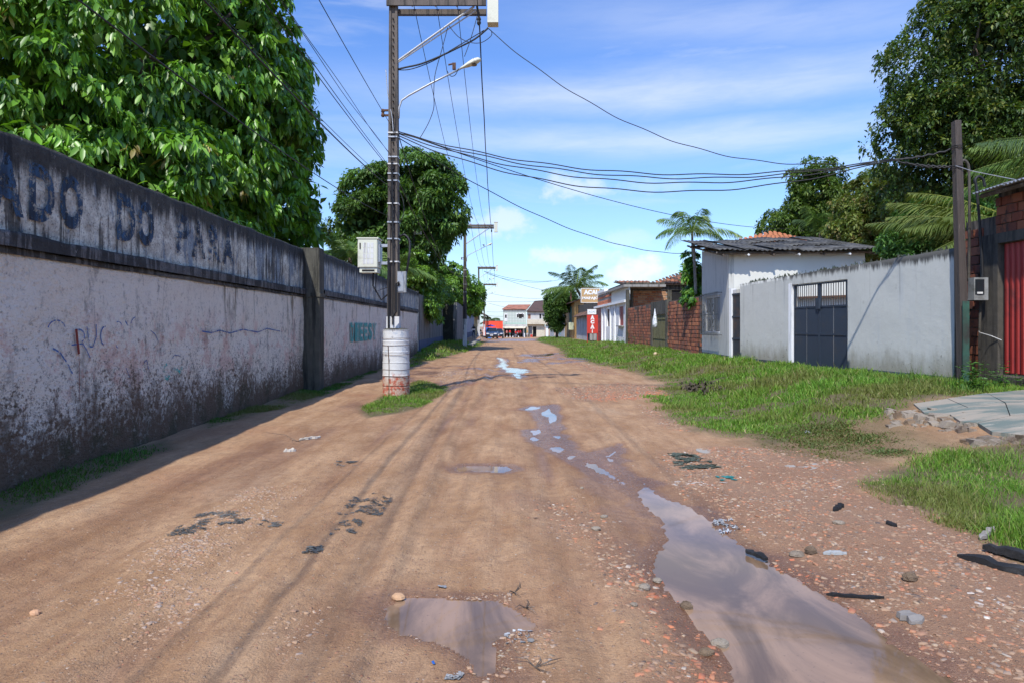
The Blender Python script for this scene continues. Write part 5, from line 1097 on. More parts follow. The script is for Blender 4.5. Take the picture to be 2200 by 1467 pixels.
def boundary_wall():
    r = empty('boundary_wall', (xl(18), 18, .4), 'pale grey painted boundary wall with broken glass along its top, right of the grey house', 'wall')
    yt = lambda Y: 3.07 + (22.7 - Y)/(22.7-13.94)*.20
    def rough(nm, y0, y1, z0, z1f, mat, off=0.):
        n = max(2, int((y1-y0)/.12)); ys = np.linspace(y1, y0, n); nz = 26; V = []; t = np.linspace(0, 1, nz)
        for Y in ys:
            top = z1f(Y) + (.022*float(fbm(Y, 0, 5, 3, 5)) if z1f is yt else 0)
            for q in t: z = z0 + (top-z0)*q; V.append((xl(Y) - off + .010*float(fbm(Y, z, 1.4, 3, 6)), Y, z))
        for Y in ys:
            for z in (z1f(Y), z0): V.append((xl(Y) + .16, Y, z))
        Fc = []
        for i in range(n-1):
            for j in range(nz-1): a = i*nz + j; Fc.append((a, a+nz, a+nz+1, a+1))
            a = i*nz + nz - 1; bk = n*nz + 2*i; Fc.append((a, a+nz, bk+2, bk)); Fc.append((bk, bk+2, bk+3, bk+1))
        Fc += [(0, 1, n*nz, n*nz+1)]; q = (n-1)*nz
        o = npmesh(nm, np.array(V), np.array(Fc), mat, None, r, True); return o
    rough('wall_panel', 13.94, 17.26, .60, yt, GREYW); rough('wall_panel', 17.26, 19.71, 2.86, yt, GREYW); rough('wall_panel', 19.71, 22.7, .60, yt, GREYW)
    b = MB()
    for y0, y1 in ((13.94, 17.2), (19.8, 22.7)): b.seg((xl(y1) - .012, y1), (xl(y0) - .012, y0), .1, .60, .17)
    build('plinth', b, PLINTH, r)
    b = MB()          # end faces, mossy
    b.seg((xl(13.94) + .17, 13.93), (xl(13.94) - .004, 13.93), .1, 3.25, .02); b.seg((xl(13.9) - .01, 13.90), (xl(13.9) + .2, 13.90), .1, 3.24, .03); build('end_face', b, MOSSC, r)
    b = MB(); b.seg((xl(19.86) - .015, 19.86), (xl(19.71) - .015, 19.71), .2, 2.9, .2); build('gate_post', b, WHT, r)
    rg = random.Random(3); m = bpy.data.meshes.new('glass_shard'); m.from_pydata([(-.03,-.004,0),(.03,-.004,0),(.018,-.004,.07),(-.01,-.004,.045),(-.03,.004,0),(.03,.004,0),(.018,.004,.07),(-.01,.004,.045)], [], [(0,1,2,3),(7,6,5,4),(0,4,5,1),(1,5,6,2),(2,6,7,3),(3,7,4,0)])
    m.materials.append(M('dirty_bottle_glass', (.06, .07, .045), .3, .5, 30))
    for i in range(190):
        Y = 13.98 + (22.6-13.98)*rg.random(); o = link('glass_shard', m, r, (xl(Y) + .02 + .1*rg.random(), Y, yt(Y) - .012)); s = .5 + 1.0*rg.random(); o.scale = (s, s, s*(.5 + rg.random()*.8)); o.rotation_euler = (rg.random()*.5 - .25, rg.random()*.8 - .4, rg.random()*6)
    # double gate: solid sheet below, bars above
    g = empty('double_gate', (xl(18.5), 18.5, .45), 'dark blue-grey double steel gate with upright bars above the solid panels', 'gate')
    y0, y1 = 19.68, 17.30; q = lambda t, off=.05: (xl(y0 + (y1-y0)*t) + off, y0 + (y1-y0)*t)
    for lf, (ta, tb) in enumerate(((0.01, .495), (.505, .99))):
        for za, zb in ((.48, 1.42), (1.44, 2.18)):
            for k in range(2):
                ua, ub = ta + (tb-ta)*k/2, ta + (tb-ta)*(k+1)/2; b = MB(); b.seg(q(ua + .003, .05 + .004*k), q(ub - .003, .05 + .004*k), za, zb, .012); build('panel', b, GATEM, g)
        b = MB()
        for za in (.44, 1.405, 2.165, 2.80): b.seg(q(ta, .035), q(tb, .035), za, za + .045, .04)
        for tt in (ta, tb - .012): b.seg(q(tt, .03), q(tt + .014, .03), .44, 2.84, .045)
        build('leaf_frame', b, GATEM, g); pane_bars(g, 'bar', q(ta + .01, .055), q(tb - .01, .055), 2.2, 2.82, 11, .011, GBAR)
    b = MB(); w = q(.5, .02); b.box(w[0] - .03, w[0] + .01, w[1] - .09, w[1] + .11, 2.12, 2.42); build('lock_box', b, GATEM, g)
    # what stands behind the bars
    p = empty('porch', (xl(20) + 2.2, 20.5, .4), 'small white porch seen through the bars of the double gate', 'porch'); b = MB(); b.seg((xl(21) + 1.1, 22.9), (xl(17) + 3.0, 19.8), .4, 3.05, .12); build('wall', b, WHITEW, p)
    b = MB(); b.seg((xl(21) + .95, 22.8), (xl(17) + 2.8, 19.7), 2.56, 2.62, .3); build('shelf', b, RUSTY, p)
    s = empty('pedestrian_gate', (xl(23), 23.0, .45), 'narrow dark steel gate between the corner of the grey house and the boundary wall', 'gate')
    b = MB(); b.seg((xl(23.28) + .04, 23.28), (xl(22.74) + .04, 22.74), .47, 2.78, .02); build('sheet', b, GATEM, s)
    for z in (.5, 1.2, 1.95, 2.72): b = MB(); b.seg((xl(23.28) + .01, 23.28), (xl(22.74) + .01, 22.74), z, z + .05, .03); build('rail', b, GATEM, s)
    pane_bars(s, 'bar', (xl(23.25) + .022, 23.25), (xl(22.76) + .022, 22.76), .5, 2.9, 6, .010, GBAR)
    b = MB(); b.seg((xl(23.42) - .02, 23.42), (xl(23.28) - .02, 23.28), .3, 2.95, .2); build('gate_post', b, WHT, s)
boundary_wall()

def grey_house():
    r = empty('grey_house', (8.5, 26, .4), 'grey and white house with a sagging corrugated roof and a barred window facing the street', 'house')
    fx = lambda Y: 7.62 + (Y - 23.6)*.05; A, B = (fx(27.6), 27.6), (fx(23.55), 23.55)
    ops = [(.55, 2.85, 1.40, 2.80)]; b = MB(); wall_open(b, A, B, .62, 4.72, .18, ops, z1b=4.20); build('street_wall', b, GW, r)
    b = MB(); b.seg((A[0] - .012, A[1]), (B[0] - .012, B[1]), .1, .62, .2); build('plinth', b, PLINTH, r)
    b = MB(); b.seg((fx(23.55) + .003, 23.55), (12.35, 23.45), .2, 4.16, .18, z1b=4.22); build('side_wall', b, WHITEW, r)
    b = MB(); b.seg((A[0] + .15, A[1]), (A[0] + 4.6, A[1] + .1), .2, 5.0, .15); b.box(12.2, 12.35, 23.7, 27.6, .2, 4.3); build('rear_wall', b, WHITEW, r)
    # the window: frame, shutters, then the grille standing off the wall
    d = (Vector(B) - Vector(A)).normalized(); pt = lambda u, off: (A[0] + d.x*u - .0 + off, A[1] + d.y*u)
    b = MB(); b.seg(pt(.55, .10), pt(2.85, .10), 1.40, 2.80, .02); wn = build('window', b, GATEM, r)
    b = MB()
    for ua, ub, za, zb in ((.55, .62, 1.4, 2.8), (2.78, 2.85, 1.4, 2.8), (1.66, 1.74, 1.4, 2.8), (.62, 2.78, 1.40, 1.46), (.62, 2.78, 2.74, 2.80)): b.seg(pt(ua, .03), pt(ub, .03), za, zb, .05)
    build('frame', b, WHT, wn); b = MB()
    for k in range(4): b.seg(pt(.64 + k*.53, .07), pt(1.12 + k*.53, .07), 1.48, 2.72, .012)
    build('pane', b, GREYP, wn)
    g = r
    pane_bars(g, 'grille_bar', pt(.35, -.16), pt(3.15, -.16), 1.30, 2.92, 19, .010, WINB, rails=(1.33, 2.10, 2.88))
    for u in (.35, 3.15):
        for z in (1.33, 2.88): b = MB(); b.tube([(*pt(u, -.16), z), (*pt(u, .02), z)], .012, 5); build('grille_stay', b, WINB, g)
    b = MB()
    for u in (1.0, 2.05, 2.55):
        for z in (1.75, 2.35):
            c = Vector((*pt(u, -.17), z)); b.tube([tuple(c + Vector((0, .09*math.cos(t), .16*math.sin(t)))) for t in np.linspace(0, 5.5, 9)], .009, 4)
    build('scroll_work', b, WINB, g)
    # roof: three overlapping rows of corrugated sheets on dark battens
    F0, F1 = Vector((7.05, 22.95, 4.22)), Vector((12.75, 22.95, 4.27)); K0, K1 = Vector((7.45, 29.6, 5.32)), Vector((13.6, 30.6, 5.62)); rg = random.Random(5)
    pr = lambda u, v: F0.lerp(F1, u).lerp(K0.lerp(K1, u), v)
    for row in range(3):
        v0, v1 = row/3 - (.03 if row else 0), (row+1)/3 + .015
        for i in range(6):
            u0, u1 = i/6, (i+1)/6 + .012; dz = Vector((0, 0, .028*row + .01*(i % 2) + rg.random()*.03)); jv = (rg.random()-.5)*.03
            corrugated('roof_sheet', r, pr(u0, v0 + jv) + dz, pr(u1, v0 + jv*.6) + dz, pr(u1, v1) + dz, pr(u0, v1) + dz, FIBRO, 6, .026, rough=.05, seed=row*7+i)
    b = MB()
    for v in (.035, .36, .7): a, c = pr(0, v), pr(1, v); b.tube([tuple(a - Vector((0, 0, .09))), tuple(c - Vector((0, 0, .09)))], .05, 4)
    build('batten', b, WOODD, r)
    for i in range(7): a = pr(.04 + i*.153, .0); e = pr(.04 + i*.153, .95); b = MB(); b.tube([tuple(a - Vector((0, -.1, .13))), tuple(e - Vector((0, 0, .13)))], .04, 4); build('rafter', b, WHT if i % 2 else WOODD, r)
    # the post at its left corner, and the orange tiled roof behind
    po = empty('wooden_post', (8.1, 29.0, .4), 'thin grey post holding the left corner of the corrugated roof', 'post'); b = MB(); b.tube([(8.08, 29.0, .3), (7.85, 29.0, 5.25)], .065, 7); build('post', b, CONC, po)
    h = empty('tiled_house', (16, 36, .4), 'house behind the grey house, only the top of its orange tiled roof showing', 'house')
    pk = at(1663, 501, 36); el, er = at(1590, 520, 34), at(1740, 520, 34); bk = (pk[0] + 1, pk[1] + 6, pk[2])
    b = MB(); b.box(el[0] + .3, er[0] - .2, 34.4, 39, .3, el[2] - .1); build('wall', b, WHITEW, h)
    b = MB(); b.hexa(el, er, pk, pk, .1); b.hexa(el, pk, (pk[0], 40, pk[2]), (el[0], 40, el[2]), .1); b.hexa(pk, er, (er[0], 40, er[2]), (pk[0], 40, pk[2]), .1); build('roof', b, TILE, h)
    tm = tile_mesh(.20, .36, TILEO, .045)
    a, c = Vector(el), Vector(er); apex = Vector(pk)
    for rw in range(7):
        v = rw/7; L0, R0 = a.lerp(apex, v), c.lerp(apex, v); n = max(1, int((R0-L0).length/.22))
        for i in range(n):
            q = L0.lerp(R0, (i+.5)/n); o = link('roof_tile', tm[(i*3+rw) % len(tm)], h, tuple(q + Vector((0, -.03, .02)))); sl = math.atan2(apex.z - a.z, 2.); o.rotation_euler = (sl + .1, 0, .03*((i*7+rw) % 3 - 1))
def tile_mesh(w, l, mat, rise):
    out = []
    for m in (mat if isinstance(mat, (list, tuple)) else [mat]):
        for s in (1, .93):
            me = bpy.data.meshes.new('roof_tile'); vs = []; n = 6
            for j, k in ((0, 1), (1, .82)):
                for i in range(n+1): t = math.pi*i/n; vs.append((-math.cos(t)*w/2*k*s, j*l, math.sin(t)*rise*k))
                for i in range(n+1): t = math.pi*i/n; vs.append((-math.cos(t)*w/2*k*s*.86, j*l, math.sin(t)*rise*k*.72 - .004))
            f = []; m_ = n+1
            for i in range(n): f += [(i, i+1, 2*m_+i+1, 2*m_+i), (m_+i+1, m_+i, 3*m_+i, 3*m_+i+1), (i+1, i, m_+i, m_+i+1)]
            f += [(0, 2*m_, 3*m_, m_), (n, m_+n, 3*m_+n, 2*m_+n)]
            me.from_pydata(vs, [], f); me.materials.append(m); me.update(); out.append(me)
    return out
grey_house()

def red_gate_house():
    X = 10.1; r = empty('brick_gate_house', (X, 13.8, .5), 'unfinished dark brick building with a red corrugated gate at the right edge', 'building')
    b = MB(); b.box(X + .03, X + .22, 13.95, 14.95, .2, 3.95); b.box(X + .03, X + .22, 9.5, 13.95, 3.35, 4.6); build('mortar_core', b, MORT, r)
    bricks(r, (X + .03, 14.95), (X + .03, 14.42), .45, 3.95, .30, .195, .02, BR3, 60, proud=.03, jitter=.03, seed=3)
    bricks(r, (X + .03, 14.0), (X + .03, 10.6), 3.56, 4.42, .30, .19, .018, BR3, 120, proud=.03, jitter=.03, seed=4)
    b = MB(); b.box(X - .03, X + .24, 13.90, 14.42, .2, 3.42); build('concrete_column', b, DARKC, r)
    b = MB(); b.box(X - .035, X + .24, 10.2, 14.30, 3.36, 3.57); build('lintel', b, DARKC, r)
    b = MB(); b.box(X - .35, X + .25, 10.5, 13.9, .2, .66); build('step', b, DARKC, r)
    g = MB(); n = 22; y0, y1 = 13.88, 10.6; k = 0
    for i in range(n): # red box-profile gate leaf ribs, each a part
        ya, yb = y0 + (y1-y0)*i/n, y0 + (y1-y0)*(i+1)/n; m = MB(); w = ya - yb
        m.add([(X+.10, ya, .70), (X+.10, ya - w*.3, .70), (X+.055, ya - w*.45, .70), (X+.055, ya - w*.8, .70), (X+.10, yb, .70), (X+.10, ya, 3.34), (X+.10, ya - w*.3, 3.34), (X+.055, ya - w*.45, 3.34), (X+.055, ya - w*.8, 3.34), (X+.10, yb, 3.34)],
              [(j, j+1, j+6, j+5) for j in range(4)]); build('gate_panel', m, REDP, r)
    b = MB(); b.box(X + .105, X + .14, y1, y0, .68, 3.35); build('gate_frame', b, REDP, r)
    for i in range(5):
        ya = 14.05 - i*.86; corrugated('roof_sheet', r, (X - .45, ya, 4.42), (X - .45, ya - .9, 4.44 + .002*i), (X + 2.0, ya - .9, 5.0), (X + 2.0, ya, 4.98), STEEL, 9, .018, seed=i)
    b = MB(); b.tube([(X - .3, 14.0, 4.36), (X - .3, 10, 4.4)], .05, 4); b.tube([(X + .4, 14.0, 4.55), (X + .4, 10, 4.58)], .05, 4); build('rafter', b, WOODD, r)
    s = 14.1/F
    def pp(px, py, Y=14.25): return P(px, py, Y)
    m = empty('electricity_meter', pp(2088, 640), 'grey electricity meter box on the brick pillar beside the wooden pole', 'meter box')
    x0, z1 = pp(2079, 600)[0], pp(2079, 598)[2]; x1, z0 = pp(2109, 598)[0], pp(2079, 646)[2]; Y = 14.15
    b = MB(); b.box(x0, x1, Y - .10, Y + .10, z0, z1); build('case', b, GREYP, m); b = MB(); b.box(x0 + .02, x1 - .09, Y - .112, Y - .101, z0 + .12, z1 - .04); build('window', b, GLASS, m); b = MB(); b.box(x0 + .05, x1 - .13, Y - .125, Y - .113, z0 + .13, z0 + .17); build('reading_dial', b, WHITEP, m)
    def pipe(pts, rr, lab):
        P3 = [Vector(pp(*p)) for p in pts]; out = []; q = [P3[0]] + P3 + [P3[-1]]
        for i in range(1, len(q)-2):
            for j in range(5):
                t = j/5; a, b_, c, d = q[i-1], q[i], q[i+1], q[i+2]; out.append(tuple(.5*((2*b_)+(c-a)*t+(2*a-5*b_+4*c-d)*t*t+(-a+3*b_-3*c+d)*t**3)))
        out.append(tuple(P3[-1])); b = MB(); b.tube(out, rr, 7); return tag(build('conduit', b, DARKC if 'grey' in lab else BLACKR, None, True), lab, 'pipe', 'service pipes beside the red gate')
    pipe([(2081,605),(2082,540),(2083,440),(2082,372),(2079,352),(2070,345),(2064,352)], .028, 'grey bent service pipe rising beside the wooden pole')
    pipe([(2112,640),(2110,560),(2104,470),(2098,405),(2095,388),(2102,380),(2112,386),(2116,402)], .028, 'black bent service pipe right of the meter box')
    pipe([(2107,646),(2105,700),(2104,760),(2105,826)], .026, 'grey pipe running from the meter box down to the weeds')
    b = MB(); b.tube([pp(2103, 712, 14.0), pp(2106, 715, 14.0), pp(2130, 722, 14.0), pp(2152, 731, 13.8)], .008, 5); tag(build('wire_tie', b, WHITEP), 'loose white wire between the thin pipe and the red gate', 'wire')
    # wooden pole
    w = empty('wooden_pole', (9.1, 13.6, .4), 'rough weathered wooden pole with a green painted foot at the end of the grey wall', 'pole')
    b = MB(); t0, t1 = Vector((9.17, 13.60, .3)), Vector((9.08, 13.70, 5.82)); n = 16; rg = random.Random(9)
    for i in range(n+1):
        t = i/n; c = t0.lerp(t1, t); hw = .085 - .022*t
        for (a, q) in ((-1, -1), (.3, -1.05), (1, -.9), (1.02, .2), (.9, 1), (-.2, 1), (-1, .9), (-.95, -.1)): b.v.append((c.x + a*hw*(1+.08*rg.random()), c.y + q*hw*(1+.08*rg.random()), c.z + (rg.random()*.05 if i == n else 0)))
    for i in range(n):
        for j in range(8): j2 = (j+1) % 8; b.f.append((i*8+j, i*8+j2, (i+1)*8+j2, (i+1)*8+j)); b.m.append(0)
    b.f.append(tuple(n*8+j for j in range(8))); b.m.append(0)
    WP = material('splintered_pole_wood'); p = WP.pos(); c = WP.mix(WP.noise(WP.scale(p, (22, 22, 1.2)), 1.5, 6, .75), (.022, .017, .014), (.12, .095, .08)); c = WP.mix(WP.ramp(WP.noise(WP.scale(p, (14, 14, 1)), 1.2, 6, .8), .60, .68), c, (.42, .36, .31))
    build('shaft', b, fin(WP, c, .9, WP.bump(WP.noise(WP.scale(p, (30, 30, 1.5)), 1.5, 5, .7), .9, .03)), w)
    gp = M('green_paint', (.03, .10, .07), .8, .3, 8, (.03, .03, .025), .6); b = MB(); b.box(9.06, 9.19, 13.465, 13.485, .35, 2.15); build('painted_strip', b, gp, w)
    b = MB()
    for z in (5.32, 5.28, 4.9, 4.86): b.tube([(9.09 + .10*math.cos(a), 13.70 + .11*math.sin(a), z) for a in np.linspace(0, 6.28, 12)], .008, 4)
    build('wire_lashing', b, CABLE, w)
    b = MB(); b.tube([(9.0, 13.6, 4.9), (9.3, 13.55, 4.78), (10.0, 13.3, 4.55)], .008, 5); tag(build('guy_wire', b, STEEL), 'thin pale wire from the wooden pole to the corrugated eave at the right', 'cable')
red_gate_house()

def mid_brick_wall():
    r = empty('brick_wall', (7.8, 36, .5), 'blackened bare brick yard wall with concrete posts, between the grey house and the white shop', 'wall')
    X = 7.8; uy = lambda Y: 45.2 - Y; z0, z1 = .30, 2.92
    ops = [(uy(37.5), uy(33.6), 0, 9)]
    b = MB(); wall_open(b, (X + .02, 45.2), (X + .02, 27.7), z0 - .2, z1 - .03, .12, [(uy(37.5), uy(33.6), -.5, 9)]); build('mortar_bed', b, MORT, r)
    bricks(r, (X + .02, 45.2), (X + .02, 27.7), z0, z1, .30, .17, .026, BR1, 298, ops, proud=.02, jitter=.02, z1f=lambda u: 2.92 + .09*math.sin(u*1.7), seed=8)
    b = MB(); b.box(X - .05, X + .15, 37.2, 37.5, .1, 2.98); b.box(X - .05, X + .15, 33.6, 33.9, .1, 2.98); build('gate_post', b, MOSSC, r); b = MB(); b.box(X - .045, X + .15, 33.9, 37.2, 2.28, 2.96); build('lintel', b, MOSSC, r)
    b = MB(); b.box(X - .1, X + .12, 45.2, 45.42, .1, 4.1); build('end_post', b, MOSSC, r)
    g = empty('plank_gate', (X, 35.5, .4), 'greenish wooden plank gate in the middle of the brick wall', 'gate')
    for i in range(4):
        ya = 33.93 + i*.815; b = MB(); b.box(X + .03, X + .06, ya, ya + .80, .35 + .03*(i % 2), 2.26); build('plank', b, WOODG, g)
    for z in (.98, 2.0): b = MB(); b.box(X + .005, X + .029, 33.95, 37.15, z, z + .09); build('rail', b, WOODG, g)
    # a white plastic bag hanging on it
    bag = MB(); c = Vector(at(1412, 690, 34.3)); prof = [(.02, .62), (.05, .5), (.10, .3), (.17, .05), (.22, -.15), (.20, -.3), (.10, -.38), (.02, -.39)]; rg = random.Random(2)
    for r_, z in prof:
        for j in range(12): t = 6.2832*j/12; q = r_*(1 + .25*rg.random() - .1); bag.v.append((c.x - .12 + q*math.cos(t)*.6, c.y + q*math.sin(t), c.z + z + .02*rg.random()))
    for i in range(len(prof)-1):
        for j in range(12): j2 = (j+1) % 12; bag.f.append((i*12+j, i*12+j2, (i+1)*12+j2, (i+1)*12+j)); bag.m.append(0)
    t = material('thin_white_plastic'); bm = fin(t, t.mix(t.ramp(t.noise(t.pos(), 9, 3), .5, .62), (.72, .74, .78), (.35, .42, .38)), .35, t.bump(t.noise(t.pos(), 25, 4), .8, .02))
    tag(build('plastic_bag', bag, bm, None, True), 'white plastic bag of rubbish hanging on the plank gate', 'bag')
    # house behind the wall
    h = empty('old_tiled_house', (10.5, 48, .4), 'old brick house with concrete beam and mossy clay tile roof behind the brick wall', 'house')
    Y = 47.2; x0, x1 = at(1348, 0, Y)[0], at(1492, 0, Y)[0]; zb, zt = at(0, 624, Y)[2], at(0, 612, Y)[2]
    b = MB(); b.box(x0, x1, Y, Y + .3, zb, zt); build('beam', b, MOSSC, h)
    b = MB(); b.box(x0, x1, Y + .1, Y + .25, .3, zb - .003); build('wall', b, MORTP, h)
    bricks(h, (at(1361, 0, Y)[0], Y + .1), (at(1434, 0, Y)[0], Y + .1), 2.6, zb - .02, .33, .17, .028, BR2, 200, proud=.03, jitter=.02, seed=12)
    b = MB(); b.box(at(1444, 0, Y)[0], x1 - .2, Y + .09, Y + .097, 3.3, zb - .005); build('window_opening', b, BLACK, h); b = MB(); b.box(at(1434, 0, Y)[0], at(1443, 0, Y)[0], Y - .02, Y + .1, 2.6, zb - .004); build('column', b, MOSSC, h); b = MB(); b.box(x0, at(1359, 0, Y)[0], Y - .02, Y + .1, 2.3, zb - .004); build('column', b, MOSSC, h)
    tm = tile_mesh(.26, .50, [TILE, TILE, TILEO], .06); e0, e1 = Vector((at(1400, 0, Y)[0], Y - .25, zt + .03)), Vector((x1 + .3, Y - .25, zt + .03)); k0, k1 = Vector(at(1478, 584, Y + 4.6)), Vector(at(1515, 576, Y + 4.6))
    b = MB(); b.hexa(e0, e1, k1, k0, .06); l0 = Vector((x0 - .4, Y - .25, zt + .02)); l1 = Vector(at(1318, 606, Y + 2.5)); kk = Vector(at(1395, 606, Y + 2.8)); b.hexa(l0, e0, kk, l1, .06); build('roof_deck', b, TILE, h)
    n = 0
    for rw in range(11):
        for (A0, A1, B0, B1, nr) in ((e0, e1, k0, k1, 11), (l0, e0, l1, kk, 5)):
            if rw >= nr: continue
            v = rw/nr; L0, R0 = A0.lerp(B0, v), A1.lerp(B1, v); m = int((R0-L0).length/.27); sl = math.atan2(B0.z - A0.z, (B0 - A0).y)
            for i in range(m): o = link('roof_tile', tm[(i*5 + rw*3 + (i*rw) % 4) % len(tm)], h, tuple(L0.lerp(R0, (i+.5)/m) + Vector((0, 0, .025)))); o.rotation_euler = (sl + .05, 0, 0); n += 1
    an = empty('tv_antenna', at(1467, 580, 47), 'thin television antenna on the mossy tile roof', 'antenna'); q = WL[an.name]; b = MB(); b.tube([(q.x, q.y, q.z - .3), (q.x, q.y, q.z + 1.0)], .018, 5); b.tube([(q.x - .35, q.y, q.z + .25), (q.x + .35, q.y, q.z + .25)], .012, 5); build('mast', b, STEEL, an)
mid_brick_wall()

def shop():
    r = empty('white_shop', (7.8, 51, .3), 'low white painted shopfront with red door and red window shutter behind the red sign', 'shop')
    X = 7.8; A = 58.2; u = lambda Y: A - Y; zt = 3.28
    ops = [(u(57.6), u(56.6), .2, 9), (u(55.3), u(53.2), 1.62, 3.02), (u(51.6), u(51.0), .25, 3.02), (u(48.9), u(46.9), 1.7, 3.05)]
    b = MB(); wall_open(b, (X, A), (X, 45.45), .05, zt - .02, .14, ops[1:]); build('front_wall', b, WHT, r)
    b = MB(); b.box(X - .22, X + .1, 45.4, 62.2, zt - .02, zt + .16); build('fascia', b, WHT, r)
    for y in (57.6, 55.7, 52.7, 50.4, 45.42): b = MB(); b.box(X - .10, X + .0, y, y + .28, .05, zt - .022); build('pilaster', b, WHT, r)
    b = MB(); b.box(X + .10, X + .13, 46.9, 48.9, 1.7, 3.05); build('shutter', b, REDP, r); b = MB(); b.box(X - .2, X + .02, 46.7, 49.1, 1.62, 1.69); build('sill', b, CONC, r)
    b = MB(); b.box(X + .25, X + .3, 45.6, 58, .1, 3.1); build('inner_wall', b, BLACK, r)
    bricks(r, (X + .22, 55.4), (X + .22, 53.1), 1.5, 3.1, .3, .16, .02, BR1, 60, proud=.02, seed=20)
    d = MB(); 
    for k in range(2):
        for z0, z1 in ((.15, 1.15), (1.17, 2.0), (2.02, 3.2)): m = MB(); m.box(X + .03, X + .07, 58.3 + k*1.7, 59.96 + k*1.7, z0, z1); build('door_panel', m, REDP, r)
    # upper part: white wall, slab roof, bare brick patch
    b = MB(); b.seg((X + .06, 53.0), (X + .06, 45.45), zt + .16, 4.30, .15); build('upper_wall', b, WHITEW, r)
    b = MB(); b.box(X - .25, X + 2.6, 45.3, 54.2, 4.302, 4.46); build('roof_slab', b, CONC, r); b = MB(); b.box(X - .05, X + 2.6, 45.6, 54.0, 4.462, 4.62); build('parapet', b, MOSSC, r)
    b = MB(); b.seg((X + .08, 61.5), (X + .08, 53.0), zt + .16, 4.40, .15); build('mortar_core', b, MORTP, r)
    bricks(r, (X + .08, 61.5), (X + .08, 53.0), zt + .18, 4.38, .42, .19, .03, brick_mats('orange_brick', [(.52,.16,.07),(.44,.14,.07)], amt=0.), 140, [(u(59.9) + 3.3 - 3.3, u(53.0) + 9, 3.83, 3.98)], proud=.03, seed=21)
    b = MB(); b.box(X + .0, X + 1.4, 54.3, 61.3, 4.41, 4.52); b.box(X - .1, X + .4, 56, 60.5, 4.53, 4.75); build('ragged_coping', b, WHT, r)
    b = MB(); b.box(X - .9, X + .3, 45.0, 58.5, -.1, .30); build('concrete_step', b, CONC, r)
shop()
def signs():
    s = empty('hanging_sign', at(1268, 636, 62), 'square tan sign with white serif letters hung out over the verge', 'sign'); q = WL[s.name]; Y = 62; (x0, _, z1), (x1, _, z0) = at(1249, 621, Y), at(1288, 650, Y)
    tan = M('tan_sign_paint', (.48, .31, .14), .7, .05, 3); wl = M('white_sign_paint', (.78, .78, .75), .6, .03, 3)
    b = MB(); b.box(x0, x1, Y, Y + .08, z0, z1); build('panel', b, tan, s)
    b = MB(); w = .045
    for (a, c, d, e) in ((x0-w, x1+w, z0-w, z0+.0), (x0-w, x1+w, z1, z1+w), (x0-w, x0, z0, z1), (x1, x1+w, z0, z1)): b.box(a, c, Y - .02, Y + .1, d, e)
    build('frame', b, wl, s); W_ = x1 - x0; H = z1 - z0
    text_mesh('lettering', 'AÇAI', H*.42, W_*.74, wl, s, (x0 + W_*.13, Y - .012, z0 + H*.50), (1, 0, 0), (0, 0, 1), 0, .07); text_mesh('lettering', 'MARAJÓ', H*.30, W_*.9, wl, s, (x0 + W_*.05, Y - .012, z0 + H*.16), (1, 0, 0), (0, 0, 1), 0, .06)
    b = MB(); b.tube([(x0, Y + .04, z1 + .12), (x1 + .4, Y + .04, z1 + .14)], .03, 6); b.tube([(x1 + .05, Y + .04, z0 + .2), (x1 + .5, Y + .04, z0 + .2)], .025, 6); build('bracket', b, RUSTY, s)
    s = empty('standing_sign', at(1272, 735, 57.5), 'tall red sign on two posts with fat white letters in front of the white shop', 'sign'); Y = 57.5; f = lambda a, b_: at(a, b_, Y)
    for px in (1262, 1284): x = f(px, 0)[0]; b = MB(); b.box(x - .025, x + .025, Y + .01, Y + .06, Z(x, Y) - .2, f(0, 677)[2]); build('post', b, REDB, s)
    x0, z1 = f(1261, 677)[0], f(0, 677)[2]; x1, z0 = f(1284.5, 0)[0], f(0, 716.5)[2]; b = MB(); b.box(x0, x1, Y - .03, Y + .008, z0, z1); build('panel', b, REDB, s)
    xa, xb, za, zb = f(1262, 0)[0], f(1281, 0)[0], f(0, 676)[2], f(0, 665)[2]; b = MB(); b.box(xa, xb, Y - .03, Y + .008, za + .005, zb); build('top_board', b, wl, s)
    xc, xd, zc, zd = f(1267, 0)[0], f(1282, 0)[0], f(0, 731)[2], f(0, 717)[2]; b = MB(); b.box(xc, xd, Y - .02, Y + .008, zc, zd); build('bottom_board', b, CONC, s)
    cy = M('pale_blue_lettering', (.35, .55, .62), .7); text_mesh('lettering', 'AÇAÍ', (zb-za)*.5, (xb-xa)*.8, cy, s, (xa + (xb-xa)*.1, Y - .034, za + (zb-za)*.25), (1, 0, 0), (0, 0, 1), 0, .02)
    H = z1 - z0; cx = (x0+x1)/2
    for i, (ch, hh, ww, zz) in enumerate((('A', .23, .38, .745), ('Ç', .25, .34, .475), ('A', .23, .38, .25), ('Í', .22, .13, .02))):
        text_mesh('letter', ch, H*hh, (x1-x0)*ww, wl, s, (cx - (x1-x0)*ww/2, Y - .036, z0 + H*zz), (1, 0, 0), (0, 0, 1), 0, .09)
signs()
